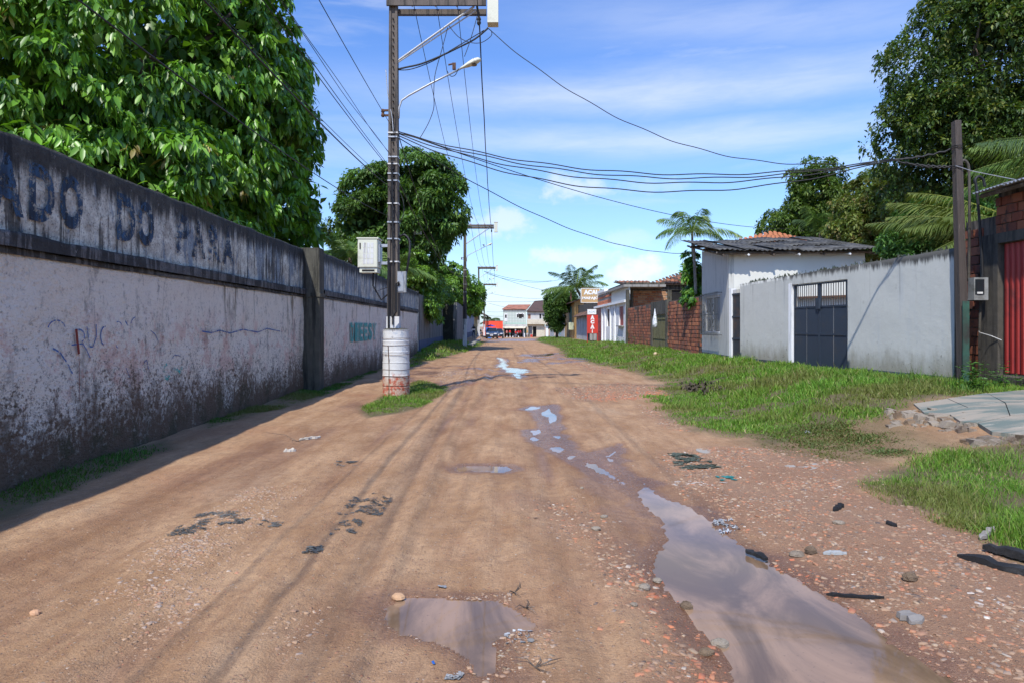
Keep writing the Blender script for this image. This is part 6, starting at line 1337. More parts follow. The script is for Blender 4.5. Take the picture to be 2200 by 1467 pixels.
def old_houses():
    X = 7.8
    r = empty('ruined_house', (X, 70, .2), 'ruined stone-walled house with peeling white plaster left of the shop', 'house')
    b = MB(); b.seg((X + .5, 84), (X + .5, 61.6), 2.9, 4.25, .3, z1b=3.95); build('stone_wall', b, DARKC, r)
    wp = M('peeling_white_plaster', (.55, .56, .57), .9, .15, 5, (.14, .13, .12), .7, .6, .02, streak=True); b = MB(); b.seg((X + .1, 82), (X + .1, 70.5), -.1, 2.9, .3); build('plaster_wall', b, wp, r)
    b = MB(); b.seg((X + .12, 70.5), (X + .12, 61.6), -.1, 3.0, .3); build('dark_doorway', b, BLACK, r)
    for i in range(5): y = 64 + i*3.6; b = MB(); b.hexa((X - .5, y + 3.5, 2.75), (X - .5, y, 2.75), (X + .6, y, 3.35), (X + .6, y + 3.5, 3.35), .08); build('eave_tiles', b, TILE, r)
    h = empty('ochre_house', (X, 92, 0), 'small ochre wooden house with a teal shutter at the far end of the verge', 'house')
    for i in range(9): y = 84.2 + i*1.65; b = MB(); b.seg((X + .02*(i % 2), y + 1.62), (X + .02*(i % 2), y), -.3, 4.6, .12); build('plank', b, WOODY, h)
    b = MB(); b.box(X, X + 5, 84.0, 84.19, -.3, 4.9); build('end_wall', b, WOODY, h)
    b = MB(); b.box(X - .04, X - .01, 87.5, 91.5, 2.0, 4.2); build('shutter', b, M('teal_paint', (.05, .18, .17), .7, .2), h)
    b = MB(); b.hexa((X - .7, 99.5, 4.6), (X - .7, 83.6, 4.6), (X + 2.6, 83.6, 5.7), (X + 2.6, 99.5, 5.7), .14); build('roof', b, TILE, h); b = MB(); b.box(X - .3, X - .1, 86.3, 86.6, 5.0, 6.6); build('chimney_post', b, TILEB, h)
    b = MB(); c = Vector(at(1225, 700, 84.5)); b.box(c.x - .25, c.x + .35, 84.0 - .4, 83.95, c.z - .5, c.z + .4); tag(build('letter_box', b, M('pale_yellow_plastic', (.55, .56, .35), .6)), 'pale yellow box fixed to the ochre house', 'box')
    w = empty('white_house', (8.4, 106, -.1), 'white walls half hidden behind the dark street tree', 'house'); b = MB(); b.seg((7.9, 122), (7.9, 101), -.5, 3.9, .2); b.seg((7.6, 135), (7.6, 123), -.6, 3.2, .2); build('wall', b, wp, w); b = MB(); b.hexa((7.3, 122, 3.9), (7.3, 101, 3.9), (10.5, 101, 5), (10.5, 122, 5), .12); build('roof', b, TILED, w)
    b = MB(); b.box(7.87, 7.89, 108, 112, .3, 2.6); b.box(7.87, 7.89, 115, 117, -.2, 2.4); build('door', b, M('pale_blue_paint', (.25, .42, .45), .7, .2), w)
old_houses()

# ------------------------------------------------------------------ the far end of the street
def far_end():
    Y = 149.; f = lambda a, b_, d=0: at(a, b_, Y + d)
    base = -1.2
    t = material('checked_facade_tile'); p = t.pos(); x, y, z = t.sep(p)
    gx = t.math('PINGPONG', x, .17); gz = t.math('PINGPONG', z, .17); g = t.math('MAXIMUM', t.ramp(gx, .12, .16), t.ramp(gz, .12, .16))
    low = t.ramp(z, 2.45, 2.4); fm = fin(t, t.mix(g, t.mix(low, (.56, .60, .54), (.42, .52, .44)), t.mix(low, (.20, .27, .22), (.22, .38, .28))), .5)
    cream = M('cream_plaster', (.58, .52, .40), .85, .08, 2, (.35, .3, .24), .4); greyp = M('grey_plaster', (.46, .45, .43), .85, .1, 2, (.25, .24, .22), .4); white = M('white_plaster', (.72, .72, .70), .8, .05, 2)
    r = empty('tiled_facade_building', (f(1106, 0)[0], Y, base), 'two-storey building with pale green checked tile facade and orange roof facing down the road', 'building')
    x0, x1 = f(1081, 0)[0], f(1130, 0)[0]; zt, zm, zl = f(0, 664)[2], f(0, 697)[2], f(0, 702)[2]
    ops = []
    def rect(a, b_, c, d): return (f(a, 0)[0] - x0, f(b_, 0)[0] - x0, f(0, d)[2], f(0, c)[2])
    wins = [(1085, 1088.6, 676.5, 683.5), (1110.5, 1113.4, 675.5, 682.5), (1114.7, 1121.5, 675, 684.5), (1122.6, 1125.5, 675.5, 682.5)]
    b = MB(); wall_open(b, (x0, Y), (x1, Y), zm, zt, .3, [rect(*w) for w in wins]); build('tile_wall', b, fm, r)
    for w in wins:
        a, c, d, e = rect(*w); k = MB(); k.box(x0 + a - .12, x0 + c + .12, Y - .06, Y - .003, e, e + .22); k.box(x0+a-.12, x0+a, Y - .06, Y - .003, d, e); k.box(x0+c, x0+c+.12, Y - .06, Y - .003, d, e); wn = build('window', k, white, r); k = MB(); k.box(x0+a, x0+c, Y + .1, Y + .15, d, e); build('pane', k, BLACK, wn)
    b = MB(); b.box(f(1085, 0)[0] - .1, f(1090, 0)[0], Y - .05, Y - .004, f(0, 690.5)[2], f(0, 684)[2]); build('air_conditioner_panel', b, white, r)
    b = MB(); b.box(x0 - .1, x1 + .1, Y - .5, Y + .2, zl, zm - .003); b.box(x0 - .12, x1 + .12, Y - .14, Y - .003, f(0, 668.6)[2], f(0, 667.6)[2]); build('ledge', b, greyp, r)
    b = MB(); b.hexa((x0 - .3, Y - 1.6, zl - .35), (x1 - .2, Y - 1.6, zl - .35), (x1, Y - .51, zl + .02), (x0 - .1, Y - .51, zl + .02), .06); build('awning', b, cream, r)
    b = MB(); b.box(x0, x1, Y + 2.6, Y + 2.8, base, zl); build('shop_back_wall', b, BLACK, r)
    for px in (1081.2, 1105.5, 1123.5): xx = f(px, 0)[0]; b = MB(); b.box(xx, xx + .3, Y - .02, Y + .28, base, zl - .003); build('column', b, white if px > 1081.5 else cream, r)
    b = MB(); b.box(f(1125, 0)[0], x1 + .1, Y + .05, Y + .25, base, zl - .003); build('green_door', b, M('green_door_paint', (.02, .09, .05), .6), r)
    za = f(0, 655)[2]; ra = [(x0 - .3, Y - .35, zt - .05), (x1 + .2, Y - .35, zt - .05), (f(1141, 0)[0], Y + 3.2, za + .15), (f(1092, 0)[0], Y + 3.2, za + .1)]; b = MB(); b.hexa(*ra, .15)
    build('roof', b, M('orange_roof', (.34, .14, .085), .9, .22, 3, (.20, .09, .06), .5), r)
    b = MB(); b.box(x0, x0 + .25, Y + .31, Y + 5, base, zt); build('side_wall', b, cream, r)
    r = empty('grey_townhouse', (f(1155, 0)[0], Y, base), 'two-storey cream and grey townhouse with a dark brown roof, right of the tiled facade', 'building')
    x0, x1 = f(1131.5, 0)[0] + .1, f(1180, 0)[0]; zt, z2, z3 = f(0, 669)[2], f(0, 687)[2], f(0, 697)[2]
    ops = [(f(1134.5, 0)[0]-x0, f(1140, 0)[0]-x0, f(0, 685.5)[2], f(0, 675.5)[2]), (f(1159, 0)[0]-x0, f(1163, 0)[0]-x0, f(0, 685)[2], f(0, 675)[2]), (f(1165.5, 0)[0]-x0, f(1168, 0)[0]-x0, f(0, 680)[2], f(0, 675)[2])]
    b = MB(); wall_open(b, (x0, Y + .1), (x1, Y + .1), z2, zt, .3, ops); build('upper_wall', b, greyp, r)
    for o, mt in zip(ops, (M('brown_shutter', (.25, .10, .05), .7), BLACK, BLACK)): b = MB(); b.box(x0 + o[0], x0 + o[1], Y + .2, Y + .24, o[2], o[3]); build('window', b, mt, r)
    b = MB(); b.box(x0, x1, Y - .9, Y + .09, z3, z2 - .003); build('balcony', b, cream, r)
    dops = [(f(1135, 0)[0]-x0, f(1143.5, 0)[0]-x0, base - .1, f(0, 701)[2]), (f(1144.8, 0)[0]-x0, f(1152.5, 0)[0]-x0, base - .1, f(0, 702)[2])]
    b = MB(); wall_open(b, (x0, Y), (x1 - 1, Y), base - .1, z3 - .003, .25, dops); build('ground_floor_wall', b, cream, r)
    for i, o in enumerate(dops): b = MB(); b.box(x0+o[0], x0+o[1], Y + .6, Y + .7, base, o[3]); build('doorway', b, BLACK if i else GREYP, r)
    b = MB(); b.box(f(1139.5, 0)[0], f(1144, 0)[0], Y - .4, Y - .2, base, base + 1.0); tag(build('red_crate_stack', b, REDB), 'low red cabinet standing in the doorway of the grey townhouse', 'cabinet')
    b = MB(); zr = f(0, 647.5)[2]; b.hexa((x0 - .2, Y - .5, zt - .05), (x1, Y - .5, zt - .05), (x1 + .4, Y + 4.2, zr + .5), (f(1147, 0)[0] + .3, Y + 4.2, zr + .2), .15); build('roof', b, TILED, r)
    b = MB(); b.box(x1 - .8, x1 - .2, Y - .3, Y + .1, base, z2); build('corner_pillar', b, white, r)
    r = empty('red_wall_shop', (f(1060, 0)[0], 146, base), 'bright red wall at the end of the road behind the parked cars', 'building'); g = lambda a, b_: at(a, b_, 146)
    b = MB(); b.box(g(1038, 0)[0], g(1080.3, 0)[0], 146, 146.3, base, g(0, 690)[2]); build('wall', b, M('orange_red_paint', (.80, .075, .03), .75, .05, 1.5), r); b = MB(); b.box(g(1038, 0)[0], g(1080.5, 0)[0], 145.95, 146.4, g(0, 690)[2] + .002, g(0, 689.2)[2]); build('coping', b, TILE, r)
    b = MB(); 
    for i, px in enumerate((1078.5, 1081.5, 1089, 1096, 1102, 1114, 1127)):
        q = at(px, 722, 144.5); k = MB(); zz = float(hbase(q[0], q[1])); k.lathe((q[0], q[1], zz - .1), [(.11, 0), (.11, .95 if i < 2 or i > 5 else .35), (.07, 1.0 if i < 2 or i > 5 else .4)], 8); tag(build('bollard', k, white), ['tall white kerb post at the right end of the red wall', 'tall white kerb post at the left corner of the tiled shop', 'low white kerb stone, leftmost before the open shop', 'low white kerb stone before the person in red and teal', 'low white kerb stone in the middle of the open shop front', 'low white kerb stone right of the motorcycle', 'tall white kerb post before the green door'][i], 'bollard', 'white posts along the far kerb')
    # yellow house behind the left wall
    r = empty('yellow_house', (-6.5, 95, 0), 'yellow house with dark mossy eaves behind the blue-white wall on the left', 'house'); Y = 88
    yl = M('yellow_plaster', (.62, .46, .20), .85, .08, 2, (.25, .2, .12), .4)
    b = MB(); b.box(-10, -5.4, 90.5, 90.8, 0, 4.4); b.box(-5.6, -5.4, 90.8, 108, 0, 4.4); build('wall', b, yl, r)
    b = MB(); b.box(-5.39, -5.37, 93.5, 94.6, 2.9, 3.8); b.box(-5.39, -5.37, 98.5, 99.6, 2.9, 3.8); build('window', b, BLACK, r)
    b = MB(); b.hexa((-10.2, 90.1, 4.35), (-5.0, 90.1, 4.3), (-6.2, 94, 5.0), (-10.2, 94, 5.1), .12); b.hexa((-5.0, 90.1, 4.3), (-5.0, 108, 4.2), (-6.4, 108, 4.9), (-6.4, 94, 5.0), .12); build('roof', b, MOSSC, r)
    r = empty('lean_to', (-4.5, 101, 0), 'dark lean-to roof reaching out over the pavement beyond the yellow house', 'roof'); b = MB(); b.hexa((-5.35, 97, 4.0), (-3.6, 97, 3.25), (-3.6, 107, 3.1), (-5.35, 107, 3.9), .12); build('roof_sheet', b, WOODD, r)
    for y in (97.4, 102, 106.6): b = MB(); b.tube([(-3.8, y, -.5), (-3.8, y, 3.1)], .07, 6); build('post', b, WOODD, r)
far_end()

# ------------------------------------------------------------------ cars
def car(x, y, label, paint, group='cars parked on the left at the end of the road', seed=0):
    z = float(hbase(x, y)) + .02; r = empty('parked_car', (x, y, z), label, 'car', group); W2 = .82
    S = [(0, .22, .50, .62), (.04, .20, .66, .72), (.25, .18, .78, .78), (.95, .18, .93, .82), (1.10, .18, .96, .82), (3.5, .2, .98, .82), (3.85, .24, .92, .78), (3.95, .3, .70, .70)]
    b = MB()
    for (dy, lo, hi, w) in S:
        for (a, h) in ((-1, lo + .06), (-1.0, (lo+hi)/2), (-.96, hi - .06), (-.84, hi), (.84, hi), (.96, hi - .06), (1.0, (lo+hi)/2), (1, lo + .06), (.9, lo), (-.9, lo)): b.v.append((x + a*w, y + dy, z + h))
    n = 10
    for i in range(len(S)-1):
        for j in range(n): j2 = (j+1) % n; b.f.append((i*n+j, (i+1)*n+j, (i+1)*n+j2, i*n+j2)); b.m.append(0)
    b.f += [tuple(range(n)), tuple(range((len(S)-1)*n, len(S)*n))[::-1]]; b.m += [0, 0]; build('body', b, paint, r, True)
    def hull(S2, name, mat, smooth=False, par=None):
        b = MB()
        for (dy, wl, zl, wu, zu, dyu) in S2: b.v += [(x - wl, y + dy, z + zl), (x + wl, y + dy, z + zl), (x + wu, y + dyu, z + zu), (x - wu, y + dyu, z + zu)]
        b.f += [(0,1,2,3), (1,5,6,2), (5,4,7,6), (4,0,3,7), (3,2,6,7)]; b.m += [0]*5; return build(name, b, mat, par or r, smooth)
    hull([(1.0, .76, .93, .60, 1.42, 1.75), (3.7, .76, .93, .60, 1.42, 3.3)], 'cabin', paint)
    b = MB(); b.add([(x-.70, y+.99, z+.97), (x+.70, y+.99, z+.97), (x+.57, y+1.66, z+1.385), (x-.57, y+1.66, z+1.385)], [(0,1,2,3)]); build('windscreen', b, GLASS, r)
    for s in (-1, 1):
        b = MB(); b.add([(x+s*.765, y+1.3, z+.98), (x+s*.765, y+3.3, z+.98), (x+s*.612, y+3.1, z+1.385), (x+s*.612, y+1.85, z+1.385)], [(0,1,2,3)]); build('side_window', b, GLASS, r)
        b = MB(); b.box(x + s*.52 - .17, x + s*.52 + .17, y - .02, y + .12, z + .60, z + .74); build('headlight', b, M('headlight_glass', (.75, .77, .80), .15, .05), r)
        b = MB(); b.box(x + s*.85 - .06, x + s*.85 + .06, y + 1.15, y + 1.27, z + .93, z + 1.06); build('wing_mirror', b, paint, r)
        for yy in (.72, 3.2): b = MB(); b.lathe((x + s*.72 - .1, y + yy, z + .28), [(.10, 0), (.29, .01), (.31, .06), (.31, .14), (.29, .2), (.10, .21)], 16, axis='x'); wh = build('wheel', b, BLACKR, r, True); b = MB(); b.lathe((x + s*.82 - .02, y + yy, z + .28), [(.03, 0), (.17, .005), (.17, .03), (.03, .04)], 12, axis='x'); build('rim', b, STEEL, wh)
    b = MB(); b.box(x - .33, x + .33, y - .03, y + .03, z + .60, z + .70); build('grille', b, STEEL, r); b = MB(); b.box(x - .76, x + .76, y - .05, y + .1, z + .22, z + .50); build('bumper', b, BLACKR, r)
    b = MB(); b.box(x - .20, x + .20, y - .07, y - .052, z + .40, z + .52); build('number_plate', b, WHT, r)
cb = M('blue_grey_car_paint', (.045, .085, .16), .25, .04, 3, metal=.4, bs=0)
_p = at(1056, 728, 90); car(_p[0], 90, 'dark blue-grey hatchback parked facing the camera at the end of the road', cb)
_p = at(1068, 725, 99); car(_p[0] + .1, 99, 'second dark car half hidden behind the blue-grey hatchback', M('slate_car_paint', (.035, .06, .11), .25, .04, 3, metal=.4, bs=0))
def umbrella():
    c = at(1054, 700, 104); z = float(hbase(c[0], c[1])); r = empty('beach_umbrella', (c[0], c[1], z), 'blue and white beach umbrella open above the parked cars', 'umbrella'); zt = at(0, 697.5, 104)[2]
    bl = M('blue_canvas', (.02, .06, .42), .7, .1, 4); wh = M('white_canvas', (.7, .72, .75), .7, .05, 4); m = 8; b = None
    for k in range(m):
        a0, a1 = 6.2832*k/m, 6.2832*(k+1)/m; q = MB(); q.add([(c[0], c[1], zt), (c[0] + .72*math.cos(a0), c[1] + .72*math.sin(a0), zt - .22), (c[0] + .72*math.cos(a1), c[1] + .72*math.sin(a1), zt - .22), (c[0] + .12*math.cos((a0+a1)/2)*1.3+ .62*math.cos((a0+a1)/2), c[1] + .75*math.sin((a0+a1)/2), zt - .34)], [(0,1,2), (1,3,2)]); build('canopy_panel', q, wh if k % 4 == 0 else bl, r)
    b = MB(); b.tube([(c[0], c[1], z), (c[0], c[1], zt)], .025, 6); build('pole', b, STEEL, r)
    b = MB(); c2 = at(1051, 705, 97); z2 = float(hbase(c2[0], c2[1])); b.box(c2[0] - .5, c2[0] + .35, 97, 98.2, z2 + 1.25, z2 + 1.55); b.box(c2[0] - .45, c2[0] + .3, 97.05, 98.1, z2, z2 + 1.249); tag(build('street_stall', b, M('bright_blue_paint', (.03, .18, .60), .6)), 'small blue street stall between the two parked cars', 'stall')
umbrella()

# ------------------------------------------------------------------ people
SKIN = M('brown_skin', (.20, .095, .055), .6, .08, 9, bs=0); HAIR = M('black_hair', (.012, .010, .009), .6)
def person(x, y, h, label, shirt, trousers, pose='stand', turn=0., legs_bare=False, group=None, cap=None, z=None):
    zg = float(hfull(np.array([x]), np.array([y]))[0]) if z is None else z
    k = h/1.70; ca, sa = math.cos(turn), math.sin(turn)
    T = lambda p: (x + (p[0]*ca - p[1]*sa)*k, y + (p[0]*sa + p[1]*ca)*k, zg + p[2]*k)
    r = empty('person', (x, y, zg), label, 'person', group)
    walk = .16 if pose == 'walk' else .03; J = {}
    pel = (0, 0, .93)
    if pose == 'sit': hips = .62
    pts = [pel, (0, 0, 1.12), (0, -.01, 1.32), (0, -.01, 1.44), (0, -.02, 1.52), (0, -.03, 1.60), (0, -.02, 1.68)]; rad = [.135, .125, .15, .075, .055, .092, .07]
    E = [(0,1),(1,2),(2,3),(3,4),(4,5),(5,6)]
    def chain(root, ps, rs):
        last = root
        for p, q in zip(ps, rs): pts.append(p); rad.append(q); E.append((last, len(pts)-1)); last = len(pts)-1
    for s in (-1, 1):
        if pose == 'sit': chain(0, [(s*.10, -.02, .86), (s*.13, -.40, .78), (s*.14, -.42, .42), (s*.14, -.40, .12), (s*.14, -.54, .06)], [.10, .078, .058, .042, .04])
        else: chain(0, [(s*.095, 0, .84), (s*.10, -.02 - s*walk*.6, .50), (s*.10, s*-walk + .04, .10), (s*.11, s*-walk - .10, .045)], [.095, .065, .042, .038])
        if pose == 'carry': chain(2, [(s*.19, -.01, 1.38), (s*.23, .0, 1.12), (s*.12, -.24, 1.10), (s*.05, -.30, 1.12)], [.062, .046, .036, .034])
        elif pose == 'reach': chain(2, [(s*.19, -.01, 1.38), (s*.24, -.12, 1.16), (s*.18, -.34, 1.12), (s*.17, -.42, 1.13)], [.062, .046, .036, .034])
        else: chain(2, [(s*.19, -.01, 1.38), (s*.25, .02, 1.10), (s*.26, -.05 + s*walk*.5, .86), (s*.26, -.08, .78)], [.062, .046, .036, .034])
    me = bpy.data.meshes.new('body'); me.from_pydata([T(p) for p in pts], E, []); o = bpy.data.objects.new('body', me); COL.objects.link(o)
    sk = o.modifiers.new('s', 'SKIN'); 
    for v, q in zip(me.skin_vertices[0].data if me.skin_vertices else [], rad): v.radius = (q*k, q*k*.8)
    if not me.skin_vertices:
        bpy.context.view_layer.objects.active = o
    sb = o.modifiers.new('d', 'SUBSURF'); sb.levels = 1; sb.render_levels = 1
    dg = bpy.context.evaluated_depsgraph_get(); m2 = bpy.data.meshes.new_from_object(o.evaluated_get(dg)); bpy.data.objects.remove(o); m2.name = 'body'
    m2.materials.clear()
    for m in (SKIN, shirt, trousers, HAIR, BLACKR): m2.materials.append(m)
    for p in m2.polygons:
        c = p.center; hz = (c.z - zg)/k; dx, dy = c.x - x, c.y - y; ly = (-dx*sa + dy*ca)/k; lx_ = (dx*ca + dy*sa)/k; i = 1
        if hz > 1.49: i = 3 if (hz > 1.66 or ly > .015) else 0
        elif hz < .07: i = 4
        elif hz < .95 and abs(lx_) < .22: i = 0 if (legs_bare and hz < .55) else 2
        if i == 1 and abs(lx_) > .18 and hz < 1.2: i = 0
        if i == 1 and ly < -.2: i = 0
        p.material_index = i; p.use_smooth = True
    for v in m2.vertices: v.co -= Vector((x, y, zg))
    link('body', m2, r, (x, y, zg))
    b = MB(); c = T((0, -.135, 1.575)); b.lathe((c[0], c[1], c[2] - .02*k), [(.012*k, 0), (.018*k, .012*k), (.006*k, .045*k)], 6); build('nose', b, SKIN, r)
    if cap is not None: b = MB(); c = T((0, -.02, 1.64)); b.lathe(c, [(.12*k, -.04*k), (.118*k, .03*k), (.07*k, .1*k), (.01*k, .12*k)], 12); build('helmet', b, cap, r, True)
    return r
C = lambda n, c: M(n, c, .85, .08, 9, bs=0)
navy, blackc, redc, pinkc, teal, yel, whc, jean = C('dark_cloth', (.018, .02, .03)), C('black_cloth', (.012, .012, .013)), C('red_cloth', (.60, .03, .03)), C('pink_cloth', (.62, .22, .20)), C('teal_cloth', (.04, .28, .24)), C('yellow_cloth', (.70, .36, .03)), C('white_cloth', (.7, .7, .7)), C('denim_cloth', (.03, .05, .10))
_p = at(1018, 736, 68); person(_p[0], 68, 1.52, 'person in dark clothes walking along the left pavement holding something white', navy, jean, 'carry', z=float(hbase(_p[0], 68)) + .17)
b = MB(); _q = (_p[0], 67.62, float(hbase(_p[0], 68)) + .17 + .98); b.box(_q[0] - .16, _q[0] + .16, _q[1] - .08, _q[1] + .06, _q[2] - .05, _q[2] + .09); tag(build('white_parcel', b, whc), 'small white parcel held by the person walking on the left pavement', 'parcel')
for (px, Yp, h, s, t_, ps, tn, lab, bare, cap) in [
    (1089, 147, 1.65, pinkc, blackc, 'stand', 0, 'person in a pink top in front of the open shop, leftmost of the group', True, None),
    (1095.5, 147.4, 1.72, redc, teal, 'stand', 2.6, 'person in a red top and teal shorts at the open shop, back turned', True, None),
    (1113.5, 146.5, 1.62, redc, blackc, 'reach', .3, 'person in a bright red shirt standing beside the motorcycle at the shop', False, None),
    (1118, 147.6, 1.7, C('dark_red_cloth', (.35, .02, .03)), blackc, 'stand', -.5, 'person in a darker red shirt standing in the shade of the shop', False, None),
    (1102, 148.5, 1.6, blackc, jean, 'stand', .6, 'person in black standing inside the open shop', False, None),
    (1133, 146.2, 1.66, yel, whc, 'walk', 1.2, 'person in a yellow shirt walking in front of the grey townhouse', True, None)]:
    q = at(px, 720, Yp); person(q[0], Yp, h, lab, s, t_, ps, tn, bare, None, cap)
def motorcycle(x, y, label, turn, paint):
    z = float(hbase(x, y)); r = empty('motorcycle', (x, y, z), label, 'motorcycle'); ca, sa = math.cos(turn), math.sin(turn); T = lambda a, b_, c: (x + a*ca - b_*sa, y + a*sa + b_*ca, z + c)
    for a in (-.62, .62):
        b = MB(); ring = [T(a + .28*math.cos(t), 0, .30 + .28*math.sin(t)) for t in np.linspace(0, 6.2832, 17)]; b.tube(ring, .045, 6, cap=False); w = build('wheel', b, BLACKR, r, True); b = MB()
        for t in np.linspace(0, 3.14, 6)[:-1]: b.tube([T(a + .25*math.cos(t), 0, .3 + .25*math.sin(t)), T(a - .25*math.cos(t), 0, .3 - .25*math.sin(t))], .008, 4)
        build('spokes', b, STEEL, w)
    b = MB(); b.tube([T(-.62, 0, .3), T(-.2, 0, .45), T(.3, 0, .75), T(.42, 0, .95)], .04, 6); b.tube([T(.62, 0, .3), T(.40, 0, 1.0)], .03, 6); build('frame', b, STEEL, r)
    b = MB(); b.tube([T(-.1, 0, .74), T(.12, 0, .82), T(.32, 0, .80)], [.09, .14, .09], 10); build('fuel_tank', b, paint, r, True); b = MB(); b.tube([T(-.68, 0, .80), T(-.4, 0, .76), T(-.08, 0, .75)], [.07, .10, .09], 8); build('seat', b, BLACKR, r, True)
    b = MB(); b.tube([T(.38, -.32, 1.05), T(.42, -.1, 1.0), T(.42, .1, 1.0), T(.38, .32, 1.05)], .016, 5); build('handlebar', b, STEEL, r); b = MB(); b.tube([T(-.15, 0, .40), T(.18, 0, .42)], .14, 8); build('engine', b, GREYP, r); b = MB(); b.tube([T(.44, 0, .88), T(.54, 0, .88)], [.06, .09], 10); build('headlight', b, WHT, r)
_p = at(1108.5, 722, 145.2); motorcycle(_p[0], 145.2, 'motorcycle parked in front of the open shop among the people', .9, REDB)
person(_p[0] - .05, 145.2, 1.6, 'person in red shirt and white helmet sitting on the motorcycle', redc, blackc, 'sit', .9 + 1.57, False, None, WHT, z=float(hbase(*_p[:2])) - .02)
_p = at(1038, 722, 96); motorcycle(-4.3, 90, 'dark motorcycle parked on the pavement left of the blue-grey hatchback', 1.2, blackc)

# ------------------------------------------------------------------ things lying on the road and verge
def gz(px, py, dz=0): x, y = G(px, py); return Vector((x, y, Z(x, y) + dz))
CHAR = M('charred_wood', (.014, .013, .013), .75, .5, 20, (.10, .10, .10), .3, 1, .02); PALEW = M('pale_weathered_wood', (.48, .44, .38), .85, .2, 12); GREYWD = M('grey_weathered_wood', (.22, .20, .18), .9, .3, 12)
ROCK = M('pale_rock', (.34, .28, .21), .9, .35, 14, (.16, .11, .07), .5, .9, .02); ROCKD = M('brown_rock', (.22, .15, .09), .9, .35, 14, (.1, .07, .05), .5, .9, .02); ROCKR = M('broken_brick', (.48, .13, .05), .9, .25, 14, (.2, .1, .06), .5, .9, .01)
def board(name, p0, p1, w, th, mat, label, cat, lift=.0, tilt=0):
    a, b_ = gz(*p0, lift), gz(*p1, lift + tilt); d = (b_ - a).normalized(); s = d.cross(Vector((0, 0, 1))).normalized(); u = s.cross(d); mb = MB(); n = 9; rg = random.Random(int(p0[0])); k = 0
    for i in range(n+1):
        t = i/n; c = a.lerp(b_, t); g = Z(c.x, c.y); c.z = max(c.z, g + .002); e = 1 if 1 < i < n-1 else (.75 if 0 < i < n else .12 + .3*rg.random()); ww = w*(.65 + .6*rg.random())*e/2; tt = th*(.55 + .6*rg.random())*(.4 + .6*e); c = c + s*w*.22*(rg.random() - .5)
        for (q, v) in ((-1, 0), (1, 0), (.92, 1), (0, 1.15), (-.9, 1)): mb.v.append(tuple(c + s*q*ww + u*v*tt))
    for i in range(n):
        for j in range(5): j2 = (j+1) % 5; mb.f.append((i*5+j, i*5+j2, (i+1)*5+j2, (i+1)*5+j)); mb.m.append(0)
    mb.f += [tuple(range(5))[::-1], tuple(n*5+j for j in range(5))]; mb.m += [0, 0]; return tag(build(name, mb, mat), label, cat)
board('burnt_plank', (2058, 1205), (2250, 1252), .11, .05, CHAR, 'long charred plank lying at the right edge, lowest of the burnt timbers', 'plank')
board('burnt_plank', (2110, 1195), (2260, 1225), .09, .06, CHAR, 'shorter charred plank lying behind the long one at the right edge', 'plank', .02)
board('burnt_stick', (2105, 1170), (2135, 1156), .05, .03, GREYWD, 'small grey forked stick above the burnt planks', 'stick', 0, .05)
board('burnt_stick', (1775, 1272), (1900, 1286), .035, .02, CHAR, 'thin charred stick along the right bank of the long puddle', 'stick')
board('burnt_stick', (1602, 1182), (1648, 1203), .06, .025, CHAR, 'short charred piece of wood on the right edge of the long puddle', 'stick', .03)
board('wood_offcut', (1934, 1318), (1978, 1340), .10, .03, GREYWD, 'grey wood offcut lying among chips at the lower right', 'wood')
board('wood_offcut', (1768, 1196), (1818, 1198), .05, .02, M('grey_board', (.34, .35, .34), .9, .15), 'pale grey flat strip lying on orange chips right of the puddle', 'wood')
board('burnt_stick', (1790, 1102), (1812, 1092), .05, .03, CHAR, 'short black stick on bare ground between the puddle and the grass', 'stick')
board('pale_board', (643, 943), (687, 937), .09, .035, PALEW, 'pale board lying on the road left of centre, the longer of two', 'board')
board('pale_board', (609, 968), (636, 965), .08, .035, PALEW, 'short pale board lying on the road, nearer the camera than the longer one', 'board')
board('twig', (905, 926), (905, 926.1), .01, .01, PALEW, 'tiny pale twig', 'twig') if False else None
board('burnt_stick', (1905, 1135), (1925, 1142), .06, .03, CHAR, 'small black stick at the edge of the grass patch at the right', 'stick')
def stone(px, py, s, mat, label, flat=.55, sub=2, name='stone', cat='stone', group=None):
    c = gz(px, py); rg = random.Random(int(px*7 + py)); mb = MB(); n, m = 9, 5; sx, sy = s*(.8 + .4*rg.random()), s*(.6 + .3*rg.random()); rot = rg.random()*3
    for i in range(m+1):
        th = math.pi*i/m
        for j in range(n):
            a = 6.2832*j/n + rot; rr = math.sin(th)*(1 + .28*(rg.random() - .5)); mb.v.append((c.x + sx*rr*math.cos(a)/2, c.y + sy*rr*math.sin(a)/2, c.z + s*flat*.5*(math.cos(th)*(1 + .2*rg.random()) + .55)))
    for i in range(m):
        for j in range(n): j2 = (j+1) % n; mb.f.append((i*n+j, (i+1)*n+j, (i+1)*n+j2, i*n+j2)); mb.m.append(0)
    return tag(build(name, mb, mat), label, cat, group)
stone(1475, 1297, .075, ROCKD, 'brown stone standing in the left edge of the long puddle', .8); stone(1547, 1376, .12, ROCK, 'flat pale stone on the left bank of the long puddle, the biggest there', .4); stone(1385, 1262, .09, ROCK, 'pale stone above the orange chips left of the puddle', .5)
stone(1412, 1244, .07, ROCK, 'small pale stone at the water edge where the puddle bends', .5); stone(1518, 1398, .07, ROCKD, 'small brown stone on the left bank just below the biggest one', .5); stone(75, 1313, .075, M('peach_stone', (.52, .30, .17), .8, .15), 'smooth peach-coloured stone alone on the dirt at the lower left', .45)
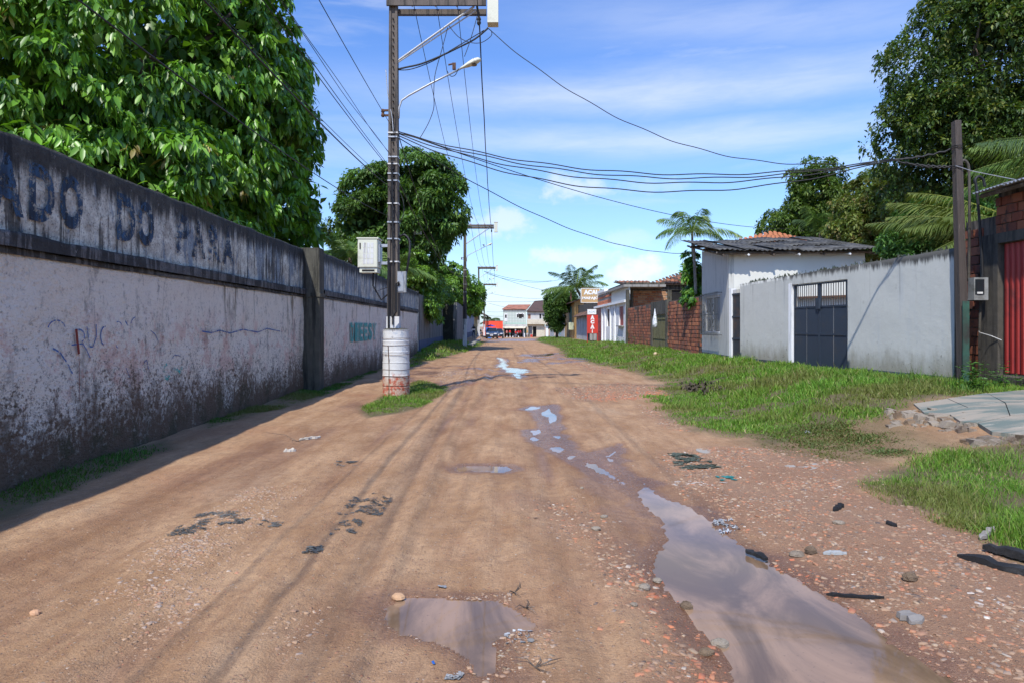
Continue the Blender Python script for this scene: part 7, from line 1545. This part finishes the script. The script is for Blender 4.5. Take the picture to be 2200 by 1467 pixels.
stone(856, 1279, .10, M('sandy_rock', (.48, .29, .16), .9, .2), 'sandy stone at the upper left corner of the small puddle', .4); stone(1712, 1192, .10, ROCK, 'flat cream stone right of the puddle near the grey strip', .4); stone(1742, 1192, .10, ROCKD, 'brown lump right of the flat cream stone', .7); stone(1802, 1134, .09, ROCK, 'pale stone alone on bare ground to the right of the puddle', .4)
stone(1955, 1252, .11, ROCKD, 'brown stone on the rubble between the planks and the puddle', .6); stone(1408, 762, .22, M('cream_rock', (.55, .42, .26), .9, .3), 'cream-coloured lump of rubble in the grass in front of the brick wall', .7)
for (px, py, s, l_) in ((1250,1052,.05,'small pale stone at the far end of the rubble band'),(1280,1140,.07,'broadest pale stone in the middle of the rubble band'),(1298,1112,.06,'pale stone just beyond the broadest one in the rubble band'),(1362,1300,.05,'pale stone nearest the camera in the rubble band')): stone(px, py, s, ROCK, l_, .5, group='pale stones in the rubble band')
def scrap(name, pts, mat, label, cat, h=.03, n=900, sz=.035, seed=0, thick=True):
    """crumpled flat scraps filling an outline"""
    pg = poly(pts); rg = np.random.default_rng(seed + 50); lo, hi = pg.min(0), pg.max(0); q = lo + rg.random((n*4, 2))*(hi - lo); s = sdf(pg, q[:, 0], q[:, 1], 1) + (.05 if 'sheet' in name else .015)*fbm(q[:, 0], q[:, 1], 9, 2, seed); q = q[s < 0][:n]; m = len(q)
    z = hfull(q[:, 0], q[:, 1]) + (.016 if 'pile' in name else .006) + h*.35*rg.random(m)**3; a = rg.random(m)*6.28 if 'sheet' not in name else rg.normal(size=m)*.5 + .5*np.sign(rg.normal(size=m)); L = sz*(.4 + 1.3*rg.random(m)**2); w = L*((.25 + .5*rg.random(m)) if 'sheet' not in name else (.10 + .22*rg.random(m))); ca, sa = np.cos(a), np.sin(a); t = (rg.random((m, 4)) - .4)*h*.5
    V = np.stack([np.stack([q[:, 0] + i*L*ca - j*w*sa, q[:, 1] + i*L*sa + j*w*ca, np.maximum(z + t[:, k], z - h*.2)], -1) for k, (i, j) in enumerate(((-1,-1),(1,-.8),(.8,1),(-.9,.9)))], 1).reshape(-1, 3)
    F_ = np.array([(0,1,2),(0,2,3)])[None] + 4*np.arange(m)[:, None, None]; return tag(npmesh(name, V, F_.reshape(-1, 3), mat), label, cat, kind='stuff' if ('scatter' in label or 'shred' in label) else None)
TAR = M('black_torn_plastic', (.085, .09, .085), .5, .7, 30, (.20, .19, .17), .5, .6, .01)
scrap('torn_sheet', [(378,1140),(400,1120),(450,1108),(490,1102),(515,1108),(500,1122),(450,1128),(410,1148),(385,1150)], TAR, 'torn black plastic sheet trodden into the road at the left, the largest', 'plastic sheet', .010, 800, .015, 1)
scrap('torn_sheet', [(505,1118),(560,1118),(600,1126),(540,1128)], TAR, 'thin strip of black plastic trailing from the largest torn sheet', 'plastic sheet', .01, 260, .014, 2)
scrap('torn_sheet', [(755,1072),(800,1066),(842,1070),(808,1082),(780,1104),(758,1100)], TAR, 'torn black plastic pressed into the road left of centre', 'plastic sheet', .010, 600, .015, 3)
scrap('torn_sheet', [(742,1118),(785,1116),(760,1130),(715,1150),(705,1152),(725,1132)], TAR, 'scattered black plastic shreds below the central torn sheet', 'plastic sheet', .01, 260, .013, 4)
scrap('torn_sheet', [(660,1182),(690,1172),(695,1180),(672,1190)], TAR, 'small black plastic scrap nearest to the camera', 'plastic sheet', .015, 120, .018, 5)
scrap('torn_sheet', [(730,990),(770,988),(765,998),(735,998)], TAR, 'small dark scrap farther up the road', 'plastic sheet', .012, 60, .03, 6)
scrap('torn_sheet', [(1455,985),(1475,975),(1515,985),(1520,1002),(1480,1005),(1458,998)], M('dark_green_sacking', (.07, .085, .06), .9, .4, 20), 'dark greenish sack flattened on the ground right of the puddles', 'sack', .02, 400, .05, 7)
LITT = M('white_litter', (.46, .48, .50), .5, .3, 50, (.20, .19, .17), .8)
scrap('litter', [(912,1400),(935,1388),(962,1390),(955,1402),(930,1420),(915,1412)], LITT, 'crumpled pale plastic scraps left of the small puddle', 'litter', .03, 80, .018, 8)
scrap('litter', [(930,1262),(958,1256),(950,1268),(935,1268)], LITT, 'pale scrap of plastic just beyond the small puddle', 'litter', .02, 22, .025, 9)
scrap('litter', [(960,1444),(990,1448),(985,1458),(962,1455)], LITT, 'pale scraps of plastic at the bottom centre', 'litter', .02, 30, .014, 10)
scrap('litter', [(985,1352),(1010,1348),(1015,1356),(990,1360)], LITT, 'thin pale scrap floating at the near edge of the small puddle', 'litter', .01, 14, .02, 21)
scrap('litter', [(1085,1370),(1120,1352),(1150,1345),(1140,1358),(1100,1378)], LITT, 'row of pale torn shreds along the top of the husk heap', 'litter', .02, 34, .011, 22)
scrap('litter', [(918,1412),(934,1410),(932,1422),(920,1420)], M('blue_plastic', (.02, .10, .35), .5), 'tiny blue wrapper among the pale scraps left of the small puddle', 'litter', .02, 12, .02, 23)
scrap('plastic_bag', [(1540,1130),(1575,1115),(1590,1128),(1575,1142),(1552,1142)], LITT, 'dirty white plastic bag crumpled at the right edge of the long puddle', 'bag', .05, 110, .013, 11)
chips('husk_pile', [(poly([(1045,1378),(1070,1352),(1120,1340),(1178,1352),(1190,1400),(1160,1435),(1100,1432),(1065,1405)]), 1.4)], 5200, (.006, .030), [(.20,.15,.09,4),(.34,.28,.19,3),(.09,.06,.04,4),(.5,.46,.38,1.2),(.04,.035,.03,2)],
      'heap of dead leaves, husks and twigs at the right of the small puddle', 'leaf litter', yfall=False, flat=.3, seed=9)
scrap('litter', [(1726,928),(1748,926),(1750,933),(1728,935)], LITT, 'small white paper scrap on the creeping weeds', 'litter', .03, 16, .03, 13)
scrap('litter', [(1545,1022),(1568,1020),(1566,1028),(1546,1029)], M('teal_plastic', (.02, .20, .18), .5), 'small teal piece of plastic beside the white chips', 'litter', .02, 30, .03, 14)
scrap('dry_grass_clump', [(1492,838),(1505,826),(1535,828),(1542,844),(1505,850)], M('dark_dead_stalks', (.07, .055, .035), .95, .5, 30), 'clump of dark dead stalks in the middle of the green verge', 'dead plant', .35, 260, .045, 15)
def twigs(px, py, n, s, label):
    c = gz(px, py); rg = random.Random(int(px)); b = MB()
    for _ in range(n):
        a = rg.random()*6.28; e = .3 + rg.random()*.8; L = s*(.5 + rg.random()); p1 = c + Vector((math.cos(a)*L*.5, math.sin(a)*L*.5, .01 + L*.2*e)); p2 = c + Vector((math.cos(a + .3)*L, math.sin(a + .3)*L, .01 + L*.3*rg.random())); b.tube([tuple(c), tuple(p1), tuple(p2)], [.004, .003, .0015], 4)
    tag(build('twig', b, WOODD), label, 'twig')
twigs(1105, 1268, 4, .10, 'small dark upturned twig at the upper right of the small puddle'); twigs(1130, 1300, 4, .08, 'second small dark twig right of the small puddle'); twigs(1150, 1430, 4, .10, 'dark twig on the road below the husk heap')
twigs(640, 945, 5, .5, 'dry brown branch lying beside the pale board') 
# broken concrete apron in front of the red gate
def apron():
    r = empty('concrete_apron', (8.5, 10.5, .3), 'cracked green-painted concrete slab in front of the red gate, its edge broken away', 'slab')
    t = material('green_worn_concrete'); p = t.pos(); n = t.ramp(t.noise(t.scale(p, (.5, 2.2, 1)), 1.3, 6, .7), .40, .56); c = t.mix(n, (.13, .16, .135), (.30, .26, .20)); c = t.mix(t.math('MULTIPLY', t.ramp(t.noise(t.scale(p, (.6, 3, 1)), 2.6, 6, .75), .58, .64), .6), c, (.42, .37, .29))
    am = fin(t, c, .85, t.bump(t.noise(p, 30, 5, .7), .4, .01))
    cells = [[(1962,872),(2035,862),(2080,882),(2040,897),(1985,893)],[(2035,862),(2120,850),(2160,872),(2080,882)],[(2120,850),(2240,838),(2280,862),(2160,872)],[(2040,897),(2080,882),(2160,872),(2170,900),(2100,915),(2062,912)],[(2160,872),(2280,862),(2330,900),(2170,900)],[(2100,915),(2170,900),(2330,900),(2330,935),(2190,942),(2130,935)]]
    rg = random.Random(4)
    for i, c_ in enumerate(cells):
        q = np.array([G(*p_) for p_ in c_]); m = q.mean(0); q = m + (q - m)*.985; zt = float(hbase(*m)) + .10 + .02*rg.random(); sl = MB(); n_ = len(q)
        zz = [max(float(hbase(*a)) + .045, 0) + .01*rg.random() for a in q]; vs = [(a[0], a[1], float(hbase(*a)) - .08) for a in q] + [(a[0], a[1], z_) for a, z_ in zip(q, zz)]
        sl.add(vs, [tuple(range(n_))[::-1], tuple(range(n_, 2*n_))] + [(k, (k+1) % n_, (k+1) % n_ + n_, k + n_) for k in range(n_)]); build('slab_piece', sl, am, r)
    # broken lumps along the edge
    for i in range(170):
        if i < 120: px, py = 1908 + 190*rg.random(), 0; py = 884 + 34*rg.random() + (0 if px < 2020 else 8)
        else: px, py = 2080 + 140*rg.random(), 940 + 14*rg.random()
        x, y = G(px, py); z = Z(x, y); s = .035 + .085*rg.random()**3; m = MB(); v = []
        for (a, b_, c) in ((-1,-.8,0),(1,-.9,0),(.9,1,0),(-.9,.8,0),(-.7,-.6,1),(.8,-.6,.8),(.6,.8,1),(-.8,.7,.9)): v.append((x + a*s*(.7+.6*rg.random()), y + b_*s*(.6+.5*rg.random()), z - .02 + c*s*.75*(.7 + .6*rg.random())))
        m.add(v, [(3,2,1,0),(4,5,6,7),(0,1,5,4),(1,2,6,5),(2,3,7,6),(3,0,4,7)]); build('rubble_lump', m, ROCK if rg.random() < .8 else ROCKD, r)
apron()
for (px, py, w, h_) in ((1722, 1002, 50, 9), (1530, 967, 44, 6), (1640, 1003, 18, 4)):
    q = [(px + w*math.cos(a)*(.7 + .4*random.random()), py + h_*math.sin(a)) for a in np.linspace(0, 6.28, 11)[:-1]]; pg = poly(q); z = max(Z(*p_) for p_ in pg) - .022; mb = MB(); mb.prism([tuple(p_) for p_ in pg], z - .04, z + .012)
    tag(build('cement_patch', mb, M('pale_cement', (.33, .30, .26), .9, .15, 12)), {50: 'broad pale patch of spilt cement below the creeping weeds', 44: 'thin pale cement patch near the greenish sack', 18: 'tiny pale cement patch'}[w], 'cement')
def weeds(name, pts, n, label, seed, hh=(.2, .5)):
    rg = np.random.default_rng(seed + 70); V, Fs, c = [], [], []; k = 0
    root = empty(name, tuple(gz(*pts[0])), label, 'plant'); st = MB(); B, D, L = [], [], []
    for i in range(n):
        p = pts[i % len(pts)]; b0 = np.array(gz(p[0] + rg.normal()*16, p[1] + rg.normal()*3)); H = hh[0] + (hh[1]-hh[0])*rg.random(); ln = rg.normal(size=2)*.12*H*2; top = b0 + [ln[0], ln[1], H]; st.tube([tuple(b0), tuple(top)], [.004, .002], 4)
        for q in range(int(H*34)):
            t = .2 + .8*rg.random(); a = rg.random()*6.28; B.append(b0*(1-t) + top*t); D.append([math.cos(a), math.sin(a), .15 + .3*rg.random()]); L.append(.05 + .07*rg.random())
    B, D, L = np.array(B), np.array(D), np.array(L); D /= np.linalg.norm(D, axis=1)[:, None]; v, f = leaves(B, D, L, L*.2, rg=rg); col = np.array([.06, .15, .025])*(.6 + .8*rg.random((len(B), 1))); npmesh('foliage', v, f, MATTE, np.repeat(col, 5, 0), root); build('stem', st, MATTE, root)
weeds('broadleaf_weed', [(2095, 838), (2120, 835), (2075, 840)], 26, 'leafy weeds growing round the foot of the wooden pole and red gate', 1, (.2, .62))
weeds('broadleaf_weed', [(2150, 832), (2185, 830)], 16, 'low leafy weeds below the step of the red gate', 2, (.12, .3))
weeds('spiky_weed', [(1345, 744), (1362, 744), (1330, 742)], 16, 'dark spiky weeds at the corner of the white shop', 3, (.4, .8))
